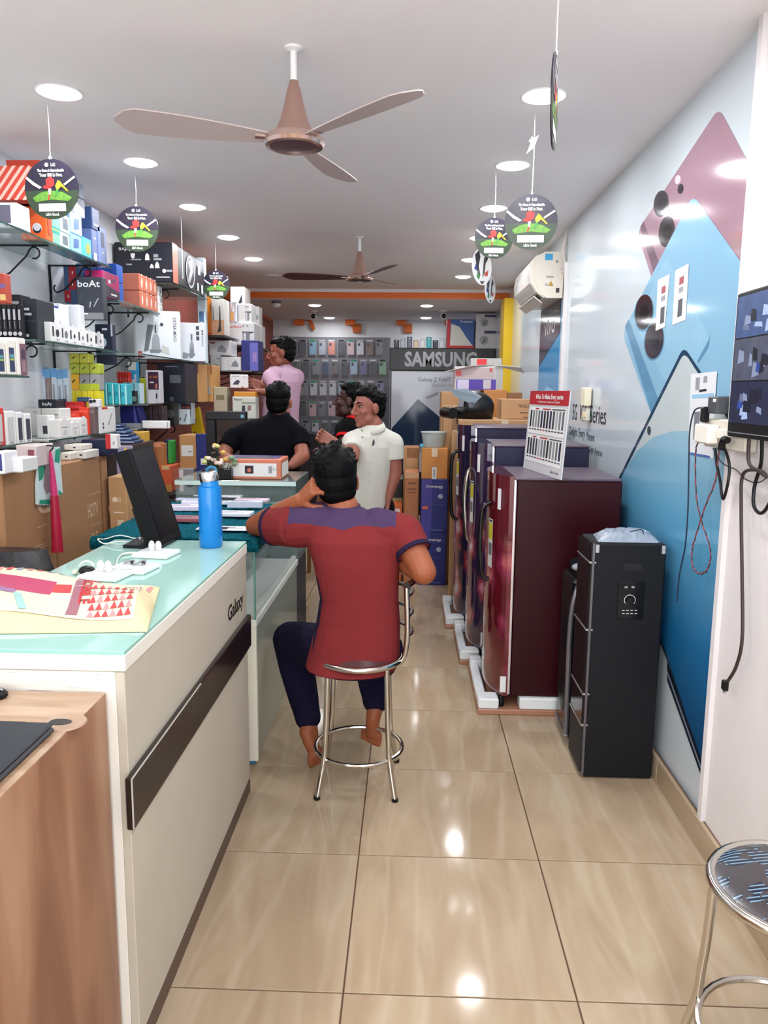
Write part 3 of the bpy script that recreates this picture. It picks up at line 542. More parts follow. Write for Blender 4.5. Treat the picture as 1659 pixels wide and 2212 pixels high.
# ================================================================== chrome bar stools
M_seat = mat('maroon_vinyl', (70, 26, 28), .4); 
def stool(x, y, rz, name, label, seat_m, back=True, hs=.53, r=.165, pattern=False, brot=0.0):
    t = thing(name, label, 'stool', (x, y, 0), rz); tr = .0105
    legs = [(-.118, -.125), (.118, -.125), (.118, .125), (-.118, .125)]
    for (a, c) in legs:
        k = 1.26; q = MB(); q.tube(spline([(a * .94, c * .94, hs - .012), (a * .98, c * .98, hs * .62), (a * 1.02, c * 1.02, .22), (a * 1.06, c * 1.06, .145), (a * k, c * k, .0)], 4), tr, 10); q.build('leg', M_chrome, t, smooth=True, world=False)
        q = MB(); q.cyl((a * k, c * k, .0), (a * k, c * k, .012), .0125, n=10); q.build('foot_cap', M_black, t, world=False)
    rr = .172; q = MB(); q.tube([(rr * math.cos(i * math.pi / 16), rr * math.sin(i * math.pi / 16), .145) for i in range(32)], .0085, 8, closed=True); q.build('foot_ring', M_chrome, t, smooth=True, world=False)
    q = MB(); q.tube([(r * math.cos(i * math.pi / 16), r * math.sin(i * math.pi / 16), hs - .008) for i in range(32)], .0125, 10, closed=True); q.build('seat_ring', M_chrome, t, smooth=True, world=False)
    q = MB(); q.lathe([(0, hs - .016), (r - .012, hs - .016), (r - .008, hs), (r - .03, hs + (.008 if pattern else .022)), (0, hs + (.012 if pattern else .03))], n=32); st = q.build('seat', seat_m, t, smooth=True, world=False)
    if back:
        R_ = r + .012
        for s in (-1, 1):
            th = s * .72 + brot; bx, by = R_ * math.cos(th), R_ * math.sin(th)
            q = MB(); q.tube(spline([(r * .7 * math.cos(th), r * .7 * math.sin(th), hs - .014), (bx * .95, by * .95, hs - .012), (bx * 1.06, by * 1.06, hs + .03), (bx * 1.1, by * 1.1, hs + .12), (bx * 1.06, by * 1.06, hs + .3)], 5), tr, 10); q.build('back_post', M_chrome, t, smooth=True, world=False)
        for hz_ in (.09, .17, .25):
            q = MB(); q.tube([(R_ * (1.08 + .10 * math.cos(a / .72 * 1.5708)) * math.cos(a + brot), R_ * (1.08 + .10 * math.cos(a / .72 * 1.5708)) * math.sin(a + brot), hs + hz_) for a in [-.72 + 1.44 * i / 12 for i in range(13)]], .008, 8); q.build('back_rung', M_chrome, t, smooth=True, world=False)
        q = MB(); q.tube([((R_ * 1.02 + .03) * math.cos(a + brot), (R_ * 1.02 + .03) * math.sin(a + brot), hs + .305) for a in [-.95 + 1.9 * i / 14 for i in range(15)]], .0125, 10); q.build('back_rail', M_chrome, t, smooth=True, world=False)
    return t
SX, SY = -.185, 2.865
stool(SX, SY, 0, 'bar_stool', 'chrome bar stool under the seated man in maroon', M_seat, True, .525, .165, brot=.42)
def paisley():
    m = D.materials.new('patterned_vinyl'); m.use_nodes = True; nt = m.node_tree; N, L = nt.nodes, nt.links; bs = N['Principled BSDF']
    tc = N.new('ShaderNodeTexCoord'); n1 = N.new('ShaderNodeTexNoise'); n1.inputs['Scale'].default_value = 13; n1.inputs['Detail'].default_value = 2; n1.inputs['Distortion'].default_value = 1.4
    wv = N.new('ShaderNodeTexWave'); wv.inputs['Scale'].default_value = 28; wv.bands_direction = 'Y'; L.new(tc.outputs['Object'], n1.inputs['Vector']); L.new(tc.outputs['Object'], wv.inputs['Vector'])
    st = N.new('ShaderNodeValToRGB'); st.color_ramp.interpolation = 'CONSTANT'; e = st.color_ramp.elements; e[0].color = (0, 0, 0, 1); e[1].position = .5; e[1].color = (1, 1, 1, 1); L.new(n1.outputs['Fac'], st.inputs[0])
    lr = N.new('ShaderNodeValToRGB'); lr.color_ramp.interpolation = 'CONSTANT'; e = lr.color_ramp.elements; e[0].color = (*rgb((20, 26, 48)), 1); e[1].position = .72; e[1].color = (*rgb((120, 150, 170)), 1); L.new(wv.outputs['Fac'], lr.inputs[0])
    mx = N.new('ShaderNodeMix'); mx.data_type = 'RGBA'; mx.inputs[7].default_value = (*rgb((66, 60, 62)), 1); L.new(st.outputs[0], mx.inputs[0]); L.new(lr.outputs[0], mx.inputs[6]); L.new(mx.outputs[2], bs.inputs['Base Color']); bs.inputs['Roughness'].default_value = .25; return m
stool(.832, 1.51, math.radians(10), 'bar_stool', 'chrome bar stool with dark blue patterned seat at lower right', paisley(), False, .505, .168, True)
# ================================================================== black executive chair behind the counter
M_leath = mat('black_leather', (18, 18, 22), .33, noise=.1, bump=.2, bscale=40)
t = thing('office_chair', 'black leather office chair back showing behind the counter', 'chair', (-1.40, 2.45, 0)); cx, cy = -1.402, 2.44
zt = onY(60, 1188, 2.45).z
b = MB()
n = 18; vs = []
for j in range(9):
    s = j / 8
    for i in range(n):
        a = 2 * math.pi * i / n; w = .25 * (1 - .25 * s ** 3); vs.append((cx + w * math.copysign(abs(math.cos(a)) ** .7, math.cos(a)), cy + .055 * math.sin(a) * (1.05 - .3 * s) + .05 * s, .52 + (zt - .52) * (s if s < 1 else .985)))
fs = [(j * n + i, j * n + (i + 1) % n, (j + 1) * n + (i + 1) % n, (j + 1) * n + i) for j in range(8) for i in range(n)] + [tuple(range(n))[::-1], tuple(8 * n + i for i in range(n))]
b.add(vs, fs); b.build('backrest', M_leath, t, smooth=True)
b = MB(); b.box(cx - .25, cy - .5, .42, cx + .25, cy - .02, .53, .04); b.build('seat', M_leath, t)
b = MB(); b.cyl((cx, cy - .25, .1), (cx, cy - .25, .42), .03); b.build('gas_lift', M_chrome, t)
for k in range(5):
    a = k * 1.2566 + .3; q = MB(); e = (cx + .27 * math.cos(a), cy - .25 + .27 * math.sin(a), .07); q.tube([(cx, cy - .25, .11), e], [.022, .016], 8); q.build('base_arm', M_black, t)
    q = MB(); q.lathe([(.0, -.02), (.028, -.018), (.028, .018), (0, .02)], (e[0], e[1], .03), 12, ax='x'); q.build('castor', M_black, t, smooth=True)
for s in (-1, 1):
    b = MB(); b.tube(spline([(cx + s * .26, cy - .08, .5), (cx + s * .29, cy - .1, .66), (cx + s * .29, cy - .35, .68), (cx + s * .26, cy - .4, .5)], 4), .018, 8); b.build('armrest', M_black, t, smooth=True)
# ================================================================== refrigerators on the right
M_foam = mat('white_polystyrene', (232, 236, 238), .9, noise=.05, bump=.3, bscale=90); M_card = mat('brown_cardboard', (158, 116, 80), .8, noise=.08, scale=12); M_strap = mat('shiny_brown_tape', (172, 122, 98), .25, noise=.08, scale=20)
def fridge_side(name, c): return mat(name, c, .34, noise=.08, scale=30, bump=.05, bscale=220, spec=.22)
def flower_door(name, base, f1, f2, f3):
    m = D.materials.new(name); m.use_nodes = True; nt = m.node_tree; N, L = nt.nodes, nt.links; bs = N['Principled BSDF']
    tc = N.new('ShaderNodeTexCoord'); vo = N.new('ShaderNodeTexVoronoi'); vo.inputs['Scale'].default_value = 6.0; vo.inputs['Randomness'].default_value = .9
    nz = N.new('ShaderNodeTexNoise'); nz.inputs['Scale'].default_value = 9; nz.inputs['Detail'].default_value = 4; mv = N.new('ShaderNodeVectorMath'); mv.operation = 'MULTIPLY_ADD'; mv.inputs[1].default_value = (.12, .12, .12)
    L.new(tc.outputs['Object'], nz.inputs['Vector']); L.new(nz.outputs['Color'], mv.inputs[0]); L.new(tc.outputs['Object'], mv.inputs[2]); L.new(mv.outputs[0], vo.inputs['Vector'])
    cr = N.new('ShaderNodeValToRGB'); e = cr.color_ramp.elements; e[0].position = .06; e[0].color = (*rgb(f3), 1); e[1].position = .62; e[1].color = (*rgb(base), 1)
    a = e.new(.2); a.color = (*rgb(f1), 1); a = e.new(.42); a.color = (*rgb(f2), 1); L.new(vo.outputs['Distance'], cr.inputs[0])
    sp = N.new('ShaderNodeSeparateXYZ'); L.new(tc.outputs['Object'], sp.inputs[0])                       # the bouquet is printed on the middle of the door only
    rz = N.new('ShaderNodeValToRGB'); q = rz.color_ramp.elements; q[0].position = .12; q[0].color = (0, 0, 0, 1); q[1].position = .3; q[1].color = (1, 1, 1, 1); k = q.new(.82); k.color = (1, 1, 1, 1); k = q.new(.95); k.color = (0, 0, 0, 1)
    ad = N.new('ShaderNodeMath'); ad.operation = 'MULTIPLY_ADD'; ad.inputs[1].default_value = .2; L.new(nz.outputs['Fac'], ad.inputs[0]); L.new(sp.outputs['Z'], ad.inputs[2]); L.new(ad.outputs[0], rz.inputs[0])
    mx = N.new('ShaderNodeMix'); mx.data_type = 'RGBA'; mx.inputs[6].default_value = (*rgb(base), 1); L.new(rz.outputs[0], mx.inputs[0]); L.new(cr.outputs[0], mx.inputs[7]); L.new(mx.outputs[2], bs.inputs['Base Color'])
    bs.inputs['Roughness'].default_value = .08; bs.inputs['Coat Weight'].default_value = .6; return m
def fridge(label, x0, xs, x1, y0, y1, z1, side, door, zb=.085, handle='bow', stickers=True, hy=.18):
    """door faces the aisle (-X): x0 front of the door, xs seam, x1 back"""
    t = thing('refrigerator', label, 'refrigerator', ((x0 + x1) / 2, (y0 + y1) / 2, 0))
    b = MB(); b.box(xs + .008, y0, zb, x1, y1, z1 - .012, .006); b.build('cabinet', side, t)
    b = MB(); b.box(xs - .005, y0 - .001, z1 - .014, x1, y1 + .001, z1, .006); b.build('top_panel', mat('grey_violet_top', (92, 78, 92), .35), t)
    b = MB(); b.box(xs, y0 + .008, zb + .006, xs + .008, y1 - .008, z1 - .02); b.build('door_gasket', C((214, 214, 218)), t)
    # door with a convex front
    n = 24; vs = []; ztop, zbot = z1 + .006, zb
    for k, zz in enumerate((zbot, ztop)):
        for i in range(n + 1):
            s = i / n; yy = y0 + (y1 - y0) * s; bulge = 1 - abs(2 * s - 1) ** 2.6; vs.append(V(x0 + .072 * (1 - bulge), yy, zz))
        vs += [V(xs - .003, y1, zz), V(xs - .003, y0, zz)]
    m = n + 3; fs = [(i, (i + 1) % m, m + (i + 1) % m, m + i) for i in range(m)] + [tuple(range(m))[::-1], tuple(range(m, 2 * m))]
    b = MB(); b.add(vs, fs); d = b.build('door', door, t, smooth=True)
    b = MB(); b.box(xs - .004, y0 - .004, zb + .01, xs + .003, y0 + .002, z1 - .01); b.build('chrome_trim', mat('bright_trim', (226, 214, 214), .18, metal=.8, noise=0), d)
    hz0, hz1 = zb + .5 * (z1 - zb), zb + .87 * (z1 - zb); yh = y0 + hy
    if handle == 'bow':
        b = MB(); b.tube(spline([(x0 + .006, yh, hz0), (x0 - .03, yh, hz0 + .04), (x0 - .042, yh, (hz0 + hz1) / 2), (x0 - .034, yh, hz1 - .04), (x0 + .006, yh, hz1)], 6), [.012] * 25, 10); b.build('handle', mat('handle_black', (16, 12, 16), .2), d, smooth=True)
    else:
        for yy in (yh - .012, yh + .05):
            b = MB(); b.tube(spline([(x0 + .004, yh + .02, hz0), (x0 - .02, yy, hz0 + .06), (x0 - .034, yy, (hz0 + hz1) / 2 + .05), (x0 - .02, yy, hz1 - .03), (x0 + .004, yh + .02, hz1)], 6), .008, 10); b.build('handle', M_chrome, d, smooth=True)
    if stickers:
        def stick(ya, yb, za, zb_, col, nm='sticker'):
            f = lambda y_: x0 + .072 * abs(2 * (y_ - y0) / (y1 - y0) - 1) ** 2.6 - .0016
            b_ = MB(); b_.quad((f(ya), ya, za), (f(yb), yb, za), (f(yb), yb, zb_), (f(ya), ya, zb_)); b_.build(nm, col, d)
        zz = zb + (z1 - zb)
        stick(y0 + .055, y0 + .085, zz - .16, zz - .06, C((236, 232, 234)))
        stick(y0 + .13, y0 + .2, zz - .46, zz - .22, C((230, 232, 228)), 'energy_label'); stick(y0 + .133, y0 + .197, zz - .32, zz - .24, C((216, 206, 60)), 'star_rating_panel'); stick(y0 + .14, y0 + .19, zz - .235, zz - .225, C((40, 60, 50)), 'star_rating_arc'); stick(y0 + .14, y0 + .19, zz - .4, zz - .34, C((120, 124, 124)), 'print_block')
        b = MB(); b.box(xs - .04, y0 - .0035, zb + .02, xs - .012, y0 - .001, zb + .1); b.build('side_label', C((236, 236, 236)), d)
    # feet, foam tray, cardboard skin
    for fx, fy in ((xs - .03, y0 + .02), (x1 - .06, y0 + .02), (xs - .03, y1 - .05), (x1 - .06, y1 - .05)):
        b = MB(); b.lathe([(.016, 0), (.018, .01), (.011, .052), (0, .052)], (fx, fy, zb - .056), 12); b.build('foot', M_black, t, smooth=True)
    return t
def tray(label, x0, x1, y0, y1, xs):
    t = thing('foam_tray', label, 'packaging', ((x0 + x1) / 2, (y0 + y1) / 2, 0))
    b = MB(); b.box(x0, y0, .0, x1, y1, .027, .004); b.build('cardboard_base', M_strap, t)
    for (a, c, d_, e, h) in ((x0 + .004, y0 + .004, xs - .045, y0 + .1, .078), (xs + .055, y0 + .006, x1, y0 + .09, .0835), (x0 + .004, y0 + .1, x0 + .05, y1 - .1, .06), (x0 + .004, y1 - .1, x0 + .07, y1 - .004, .083)):
        b = MB(); b.box(a, c, .027, d_, e, h, .006); b.build('foam_block', M_foam, t)
M_burg = fridge_side('burgundy_steel', (48, 7, 15)); M_dred = mat('burgundy_glass_door', (88, 14, 28), .07, noise=.12, scale=2, coat=.6)
M_navy = fridge_side('violet_navy_steel', (44, 42, 66)); 
D_fl1 = flower_door('burgundy_rose_door', (96, 14, 28), (214, 110, 110), (136, 40, 70), (236, 190, 180)); D_fl2 = flower_door('violet_flower_door', (48, 34, 66), (206, 150, 160), (150, 60, 76), (222, 214, 230)); D_fl3 = flower_door('navy_flower_door', (40, 34, 62), (190, 170, 190), (170, 60, 60), (230, 226, 232))
XB = .985
fridge('burgundy single door refrigerator nearest the camera with a rose print', .395, .492, XB, 3.555, 4.13, 1.148, M_burg, D_fl1, handle='bow')
tray('white foam tray under the nearest burgundy refrigerator', .345, XB - .02, 3.525, 4.15, .492)
fridge('navy flower print refrigerator in the middle of the row', .355, .46, XB, 4.24, 4.80, 1.256, M_navy, D_fl2, handle='loop')
tray('white foam tray under the middle navy refrigerator', .30, XB - .02, 4.215, 4.82, .46)
fridge('navy flower print refrigerator farthest in the row', .315, .42, XB, 4.91, 5.42, 1.325, M_navy, D_fl3, handle='bow', hy=.12)
tray('white foam tray under the farthest navy refrigerator', .25, XB - .02, 4.885, 5.44, .42)
# remote-control price board standing on the nearest refrigerator
q0, q1, q2, q3 = onY(1130, 1008, 3.80), onY(1212, 1038, 3.60), onY(1150, 872, 3.90), onY(1247, 872, 3.74)
zf = 1.149
def sweepstand():
    A = onZ(1130, 1010, zf); B_ = onZ(1211, 1037, zf); up = V(.055, .075, 1).normalized(); x = (B_ - A).normalized()
    # height from the photograph's left edge
    H = .40; W = (B_ - A).length; up = (up - x * up.dot(x)).normalized(); nr = x.cross(up).normalized()
    if nr.y > 0: nr = -nr
    t = thing('price_standee', 'white spec board with red header standing on the nearest refrigerator', 'sign', ((A + B_) / 2))
    at = lambda u, v, e=.001: A + x * (u * W) + up * (v * H) + nr * e
    sk_ = .0
    q = MB(); q.plate([at(0, 0, 0), at(1, 0, 0), at(1, 1, 0), at(0, 1, 0)], -nr * .006); q.build('board', C((206, 206, 208)), t)
    q = MB(); q.poly([at(0, .83), at(1, .83), at(1, 1), at(0, 1)]); hd = q.build('red_header', C((178, 26, 36)), t)
    text("What To Make Every series", at(.52, .92, .0016), x, up, .022, M_wht, t, w=.7 * W, bold=.02); text('refrigerator comparison guide', at(.52, .865, .0016), x, up, .010, M_wht, t, w=.55 * W)
    for (v0, v1) in ((.47, .8), (.12, .45)):
        q = MB(); q.poly([at(.04, v0), at(.97, v0), at(.97, v1), at(.04, v1)]); q.build('white_panel', C((238, 238, 236)), t)
        for k in range(12):
            u = .07 + k * .075; col = [(24, 24, 28), (120, 124, 128), (150, 152, 154), (110, 112, 114), (34, 38, 66), (24, 24, 30), (28, 28, 46), (40, 44, 70), (70, 72, 80), (176, 180, 184), (130, 134, 140), (100, 104, 108)][(k + (5 if v0 < .3 else 0)) % 12]
            q = MB(); q.poly([at(u, v0 + .08, .0018), at(u + .045, v0 + .08, .0018), at(u + .045, v1 - .04, .0018), at(u, v1 - .04, .0018)]); q.build('fridge_picture', C(col), t)
            q = MB(); q.poly([at(u - .003, v0 + .045, .0018), at(u + .05, v0 + .045, .0018), at(u + .05, v0 + .06, .0018), at(u - .003, v0 + .06, .0018)]); q.build('caption_bar', C((178, 40, 50) if k in (4, 5) else (60, 60, 64)), t)
        for (ua, ub, cc) in ((.2, .3, (190, 40, 50)), (.4, .6, (190, 40, 50)), (.64, .95, (90, 92, 96))):
            q = MB(); q.poly([at(ua, v1 - .028, .0018), at(ub, v1 - .028, .0018), at(ub, v1 - .012, .0018), at(ua, v1 - .012, .0018)]); q.build('heading_bar', C(cc), t)
    text("Life's Good.", at(.84, .06, .0016), x, up, .012, C((90, 90, 94)), t, w=.2 * W, bold=.02)
    q = MB(); q.plate([at(.4, 0, -.007), at(.6, 0, -.007), at(.5, .6, -.007)], V(0, 0, 0) - nr * .001); q.build('rear_strut', C((190, 190, 190)), t)
sweepstand()
# ================================================================== tower loudspeakers
M_spk = mat('black_vinyl_cabinet', (15, 16, 21), .55, noise=.12, scale=60, bump=.15, bscale=180, spec=.3); M_grille = mat('black_mesh_grille', (30, 28, 30), .55, noise=.3, scale=220, bump=.5, bscale=400)
M_silver = mat('silver_trim', (200, 198, 198), .25, metal=.9, noise=0)
sx0, sx1, sy0, sy1, sz = .716, .992, 2.925, 3.145, .965
t = thing('tower_speaker', 'tall black tower speaker with control panel standing by the printed wall', 'speaker', ((sx0 + sx1) / 2, (sy0 + sy1) / 2, 0))
b = MB(); b.box(sx0, sy0, .004, sx1, sy1, sz, .006); b.build('cabinet', M_spk, t)
zr = [sz - .075, sz - .345, sz - .61, .225]; 
zz_ = [.02] + zr[::-1] + [sz - .004]
for k in range(5):
    b = MB(); b.box(sx0 - .014, sy0 + .004, zz_[k] + .003, sx0 - .001, sy1 - .004, zz_[k + 1] - .003, .004); b.build('grille' if k < 4 else 'display_panel', M_grille if k == 0 else mat('gloss_black_front', (20, 16, 18), .12), t)
for z_ in zr:
    b = MB(); b.box(sx0 - .017, sy0 - .002, z_ - .004, sx0 + .012, sy1, z_ + .004, .002); b.build('silver_rail', M_silver, t)
b = MB(); b.box(sx0 - .006, sy0 - .003, .01, sx0 + .004, sy0 + .004, sz, .001); b.build('corner_trim', mat('dull_trim', (110, 108, 112), .3, metal=.6), t)
for x_ in (sx0 + .006, sx1 - .018):
    b = MB(); b.box(x_, sy0 - .002, sz - .035, x_ + .013, sy0 + .001, sz - .004); b.build('corner_sticker', C((176, 176, 178)), t)
def spk_at(u, v): return onY(u, v, sy0 - .001)
h0, h1 = spk_at(1346, 1217), spk_at(1388, 1236)
b = MB(); b.box(h0.x, sy0 - .0025, h1.z, h1.x, sy0 + .001, h0.z, .003); hd = b.build('carry_handle', mat('matte_black_recess', (14, 14, 17), .6), t)
b = MB(); b.box(h0.x + .006, sy0 - .004, h1.z + .004, h1.x - .006, sy0 - .0024, h1.z + .02, .001); b.build('handle_recess', C((6, 6, 8)), hd)
c0, c1 = spk_at(1336, 1255), spk_at(1388, 1338)
b = MB(); b.box(c0.x, sy0 - .004, c1.z, c1.x, sy0 + .001, c0.z, .008); cp = b.build('control_panel', mat('gloss_panel', (12, 12, 15), .15), t)
kc = spk_at(1360, 1296); kc.y = sy0 - .0045
b = MB(); b.lathe([(.0, -.016), (.012, -.015), (.014, 0)], kc, 20, ax='y'); b.build('volume_knob', M_black, cp, smooth=True)
b = MB(); b.tube(arc(kc, V(1, 0, 0), V(0, 0, 1), .021, -.7, 3.84, 20), .0012, 5); b.build('dial_ring', M_wht, cp)
for k, (u, v) in enumerate([(1352, 1268), (1367, 1268)]):
    p = spk_at(u, v); b = MB(); b.box(p.x - .006, sy0 - .0052, p.z - .004, p.x + .006, sy0 - .004, p.z + .004, .001); b.build('indicator_window', M_grey, cp)
for k in range(8):
    p = spk_at(1346 + (k % 4) * 9, 1318 + (k // 4) * 7); b = MB(); b.box(p.x - .005, sy0 - .0046, p.z - .001, p.x + .005, sy0 - .004, p.z + .001); b.build('legend_mark', M_wht, cp)
# plastic pouch on it
p = onZ(1335, 1148, sz + .03)
t = thing('plastic_pouch', 'clear crumpled plastic pouch with a cable on the tower speaker', 'bag', (.86, 3.03, sz)); r = random.Random(4); nx, ny = 18, 12; vs = []
for s in (1, -.02):
    for j in range(ny + 1):
        for i in range(nx + 1):
            a, c = i / nx, j / ny; e = (1 - (2 * a - 1) ** 4) * (1 - (2 * c - 1) ** 4); vs.append(V(.735 + .24 * a + .02 * c, 2.945 + .18 * c, sz + .003 + s * (.032 * e + r.uniform(0, .008) * e)))
m = (nx + 1) * (ny + 1); fs = []
for o_ in (0, m): fs += [(o_ + j * (nx + 1) + i, o_ + j * (nx + 1) + i + 1, o_ + (j + 1) * (nx + 1) + i + 1, o_ + (j + 1) * (nx + 1) + i) for j in range(ny) for i in range(nx)]
b = MB(); b.add(vs, fs); b.build('pouch_film', mat('crinkled_film', (176, 186, 202), .12, noise=.3, scale=26, alpha=.6, bump=.8, bscale=34), t, smooth=False)
b = MB(); b.tube(spline([(.86, 2.97, sz + .04), (.9, 2.96, sz + .052), (.915, 2.98, sz + .03), (.89, 2.99, sz + .02)], 5), .002, 6); b.build('cable', M_black, t)
# second, bulging party speaker behind
M_gun = mat('gunmetal_trim', (120, 118, 126), .22, metal=.6)
kx0, kx1, ky0, ky1, kz = .705, .985, 3.20, 3.47, .80
t = thing('party_speaker', 'black party speaker with gunmetal edge behind the tower speaker', 'speaker', ((kx0 + kx1) / 2, (ky0 + ky1) / 2, 0))
b = MB(); b.box(kx0 + .03, ky0, .02, kx1, ky1, kz, .02); b.build('cabinet', M_spk, t)
b = MB(); b.box(kx0, ky0 + .012, .03, kx0 + .035, ky1 - .012, kz - .05, .016); b.build('front_baffle', mat('gloss_baffle', (18, 18, 20), .15), t)
b = MB(); b.tube(spline([(kx0 - .002, ky0 + .004, .06), (kx0 - .004, ky0 + .004, .3), (kx0 - .006, ky0 + .004, .52), (kx0 + .004, ky0 + .004, .66), (kx0 + .03, ky0 + .01, kz - .05), (kx0 + .05, ky0 + .02, kz - .01)], 5), .011, 8); b.build('edge_trim', M_gun, t, smooth=True)
b = MB(); b.tube(spline([(kx0 - .002, ky0 + .004, .06), (kx0 + .004, ky0 + .08, .045), (kx0 + .004, ky1 - .04, .05)], 5), .011, 8); b.build('edge_trim', M_gun, t, smooth=True)
b = MB(); b.ell((kx0 + .06, ky0 + .06, kz - .005), (.06, .05, .02)); b.build('top_cap', mat('grey_cap', (150, 152, 158), .3), t, smooth=True)
b = MB(); b.ell((kx0 + .006, ky0 + .03, .10), (.008, .008, .008), n=10, m=6); b.build('screw', M_silver, t, smooth=True)
for k, zc in enumerate((.2, .48)):
    b = MB(); b.lathe([(.0, .012), (.05, .006), (.09, 0), (.1, -.006), (.1, -.008)], (kx0 - .001, (ky0 + ky1) / 2, zc), 24, ax='x'); b.v = [V(2 * (kx0) - p.x, p.y, p.z) for p in b.v]; b.build('woofer', M_black, t, smooth=True)
b = MB(); b.box(kx0 + .05, ky0 + .02, 0, kx1 - .02, ky1 - .02, .022, .004); b.build('base', M_black, t)
# ================================================================== air conditioner
M_ac = mat('ivory_ac_plastic', (236, 228, 214), .3, noise=.03); ay0, ay1 = 5.47, 6.28; zt, zb = 2.487, 2.19; xw = XR
t = thing('air_conditioner', 'ivory split air conditioner high on the right wall', 'air conditioner', (.92, (ay0 + ay1) / 2, zb))
prof = [(xw - .002, zt), (.90, zt), (.845, zt - .02), (.815, zt - .06), (.805, zt - .13), (.815, zt - .20), (.86, zb + .03), (.90, zb), (xw - .002, zb)]
b = MB(); b.plate([V(x_, ay0, z_) for x_, z_ in prof], (0, ay1 - ay0, 0)); b.build('housing', M_ac, t)
b = MB(); b.plate([V(x_, ay0 - .012, z_) for x_, z_ in [(xw - .006, zt + .004), (.90, zt + .004), (.862, zt - .02), (.838, zt - .07), (.832, zt - .14), (.85, zt - .21), (.885, zb + .02), (.92, zb - .004), (xw - .006, zb - .004)]], (0, .012, 0)); ep = b.build('end_cap', M_ac, t)
b = MB(); b.plate([V(.80, ay0 + .02, zt - .13), V(.807, ay0 + .02, zt - .2), V(.852, ay0 + .02, zb + .034), V(.855, ay0 + .02, zb + .04), V(.812, ay0 + .02, zt - .06)], (0, ay1 - ay0 - .04, 0)); b.build('front_panel', mat('glossy_ac_panel', (206, 202, 196), .06, noise=.02), t)
b = MB(); b.box(.855, ay0 + .05, zb - .002, .89, ay1 - .05, zb + .022); b.build('air_slot', M_black, t)
b = MB(); b.plate([V(.84, ay0 + .04, zb + .01), V(.9, ay0 + .04, zb - .035), V(.903, ay0 + .04, zb - .03), V(.845, ay0 + .04, zb + .016)], (0, ay1 - ay0 - .08, 0)); b.build('louver', M_ac, t)
for (u0, v0, u1, v1, cc, nm) in [(1178, 548, 1194, 562, (70, 170, 220), 'blue_sticker'), (1180, 596, 1196, 600, (170, 166, 160), 'warning_print'), (1177, 612, 1184, 618, (190, 186, 180), 'warning_print'), (1201, 622, 1208, 632, (60, 60, 60), 'logo_print'), (1201, 562, 1206, 568, (150, 150, 150), 'logo_print')]:
    p, q = onY(u0, v0, ay0 - .0128), onY(u1, v1, ay0 - .0128); b = MB(); b.quad(p, V(q.x, p.y, p.z), q, V(p.x, p.y, q.z)); b.build(nm, C(cc), ep)
p = onY(1190, 612, ay0 - .013); b = MB(); b.poly([p + V(-.018, 0, -.018), p + V(.018, 0, -.018), p + V(0, 0, .018)]); b.build('warning_triangle', C((190, 150, 60)), ep)
t = thing('pipe_run', 'taped white pipes running from the air conditioner up the wall', 'pipe', (1.0, 5.42, 2.2))
for k, (dx, pts) in enumerate([(0, [(1222, 700), (1222, 600), (1218, 545), (1222, 520), (1226, 492)]), (1, [(1214, 588), (1222, 580), (1228, 540), (1220, 512)]), (2, [(1212, 580), (1222, 590), (1226, 640)])]):
    b = MB(); b.tube(spline([onY(u, v, 5.40 + .01 * k) for u, v in pts], 5), .013 - .003 * k, 8); b.build('pipe', mat('pipe_wrap', (214, 206, 200), .7, noise=.1, scale=30), t, smooth=True)
# dark gap at the corner by the pipes
# ================================================================== printed phone graphics on the right wall
GXw = XR - .0008
M_pk = mat('mauve_phone_print', (164, 128, 142), .10, noise=.05, scale=2); M_pk2 = mat('dark_mauve_print', (112, 84, 100), .10, noise=.1); M_bl = mat('sky_blue_phone_print', (140, 186, 214), .10, noise=.03, scale=2); M_bl2 = mat('blue_frame_print', (96, 146, 180), .1, noise=.1)
M_lens = mat('lens_print', (46, 36, 44), .08, noise=.15, scale=8); M_lens2 = mat('lens_core_print', (26, 22, 30), .06); M_out = mat('dark_outline_print', (34, 66, 92), .1)
def grad_mat():
    m = D.materials.new('blue_phone_back_print'); m.use_nodes = True; nt = m.node_tree; N, L = nt.nodes, nt.links; bs = N['Principled BSDF']
    tc = N.new('ShaderNodeTexCoord'); sp = N.new('ShaderNodeSeparateXYZ'); L.new(tc.outputs['Object'], sp.inputs[0])
    mr = N.new('ShaderNodeMapRange'); mr.inputs[1].default_value = .2; mr.inputs[2].default_value = 1.45; L.new(sp.outputs['Z'], mr.inputs[0])
    cr = N.new('ShaderNodeValToRGB'); e = cr.color_ramp.elements; e[0].color = (*rgb((14, 52, 92)), 1); e[1].color = (*rgb((160, 196, 214)), 1); x = e.new(.35); x.color = (*rgb((30, 104, 156)), 1); x = e.new(.7); x.color = (*rgb((96, 164, 200)), 1)
    L.new(mr.outputs[0], cr.inputs[0]); L.new(cr.outputs[0], bs.inputs['Base Color']); bs.inputs['Roughness'].default_value = .14; return m
t = thing('wall_graphic', 'huge printed picture of three phones on the glossy right wall', 'poster', (GXw, 2.9, 0))
def wpoly(nm, pts, m, e, par=t):
    b_ = MB(); b_.poly([onX(u, v, GXw - e) for u, v in pts]); return b_.build(nm, m, par)
def rnd_poly(pts, r_=14, k=5):
    out = []; n_ = len(pts)
    for i in range(n_):
        a, c, d_ = Vector(pts[i - 1]), Vector(pts[i]), Vector(pts[(i + 1) % n_]); ra = min(r_, (a - c).length * .45, (d_ - c).length * .45)
        p_, q_ = c + (a - c).normalized() * ra, c + (d_ - c).normalized() * ra
        for j in range(k + 1): s = j / k; out.append(tuple(p_ * (1 - s) ** 2 + c * 2 * s * (1 - s) + q_ * s * s))
    return out
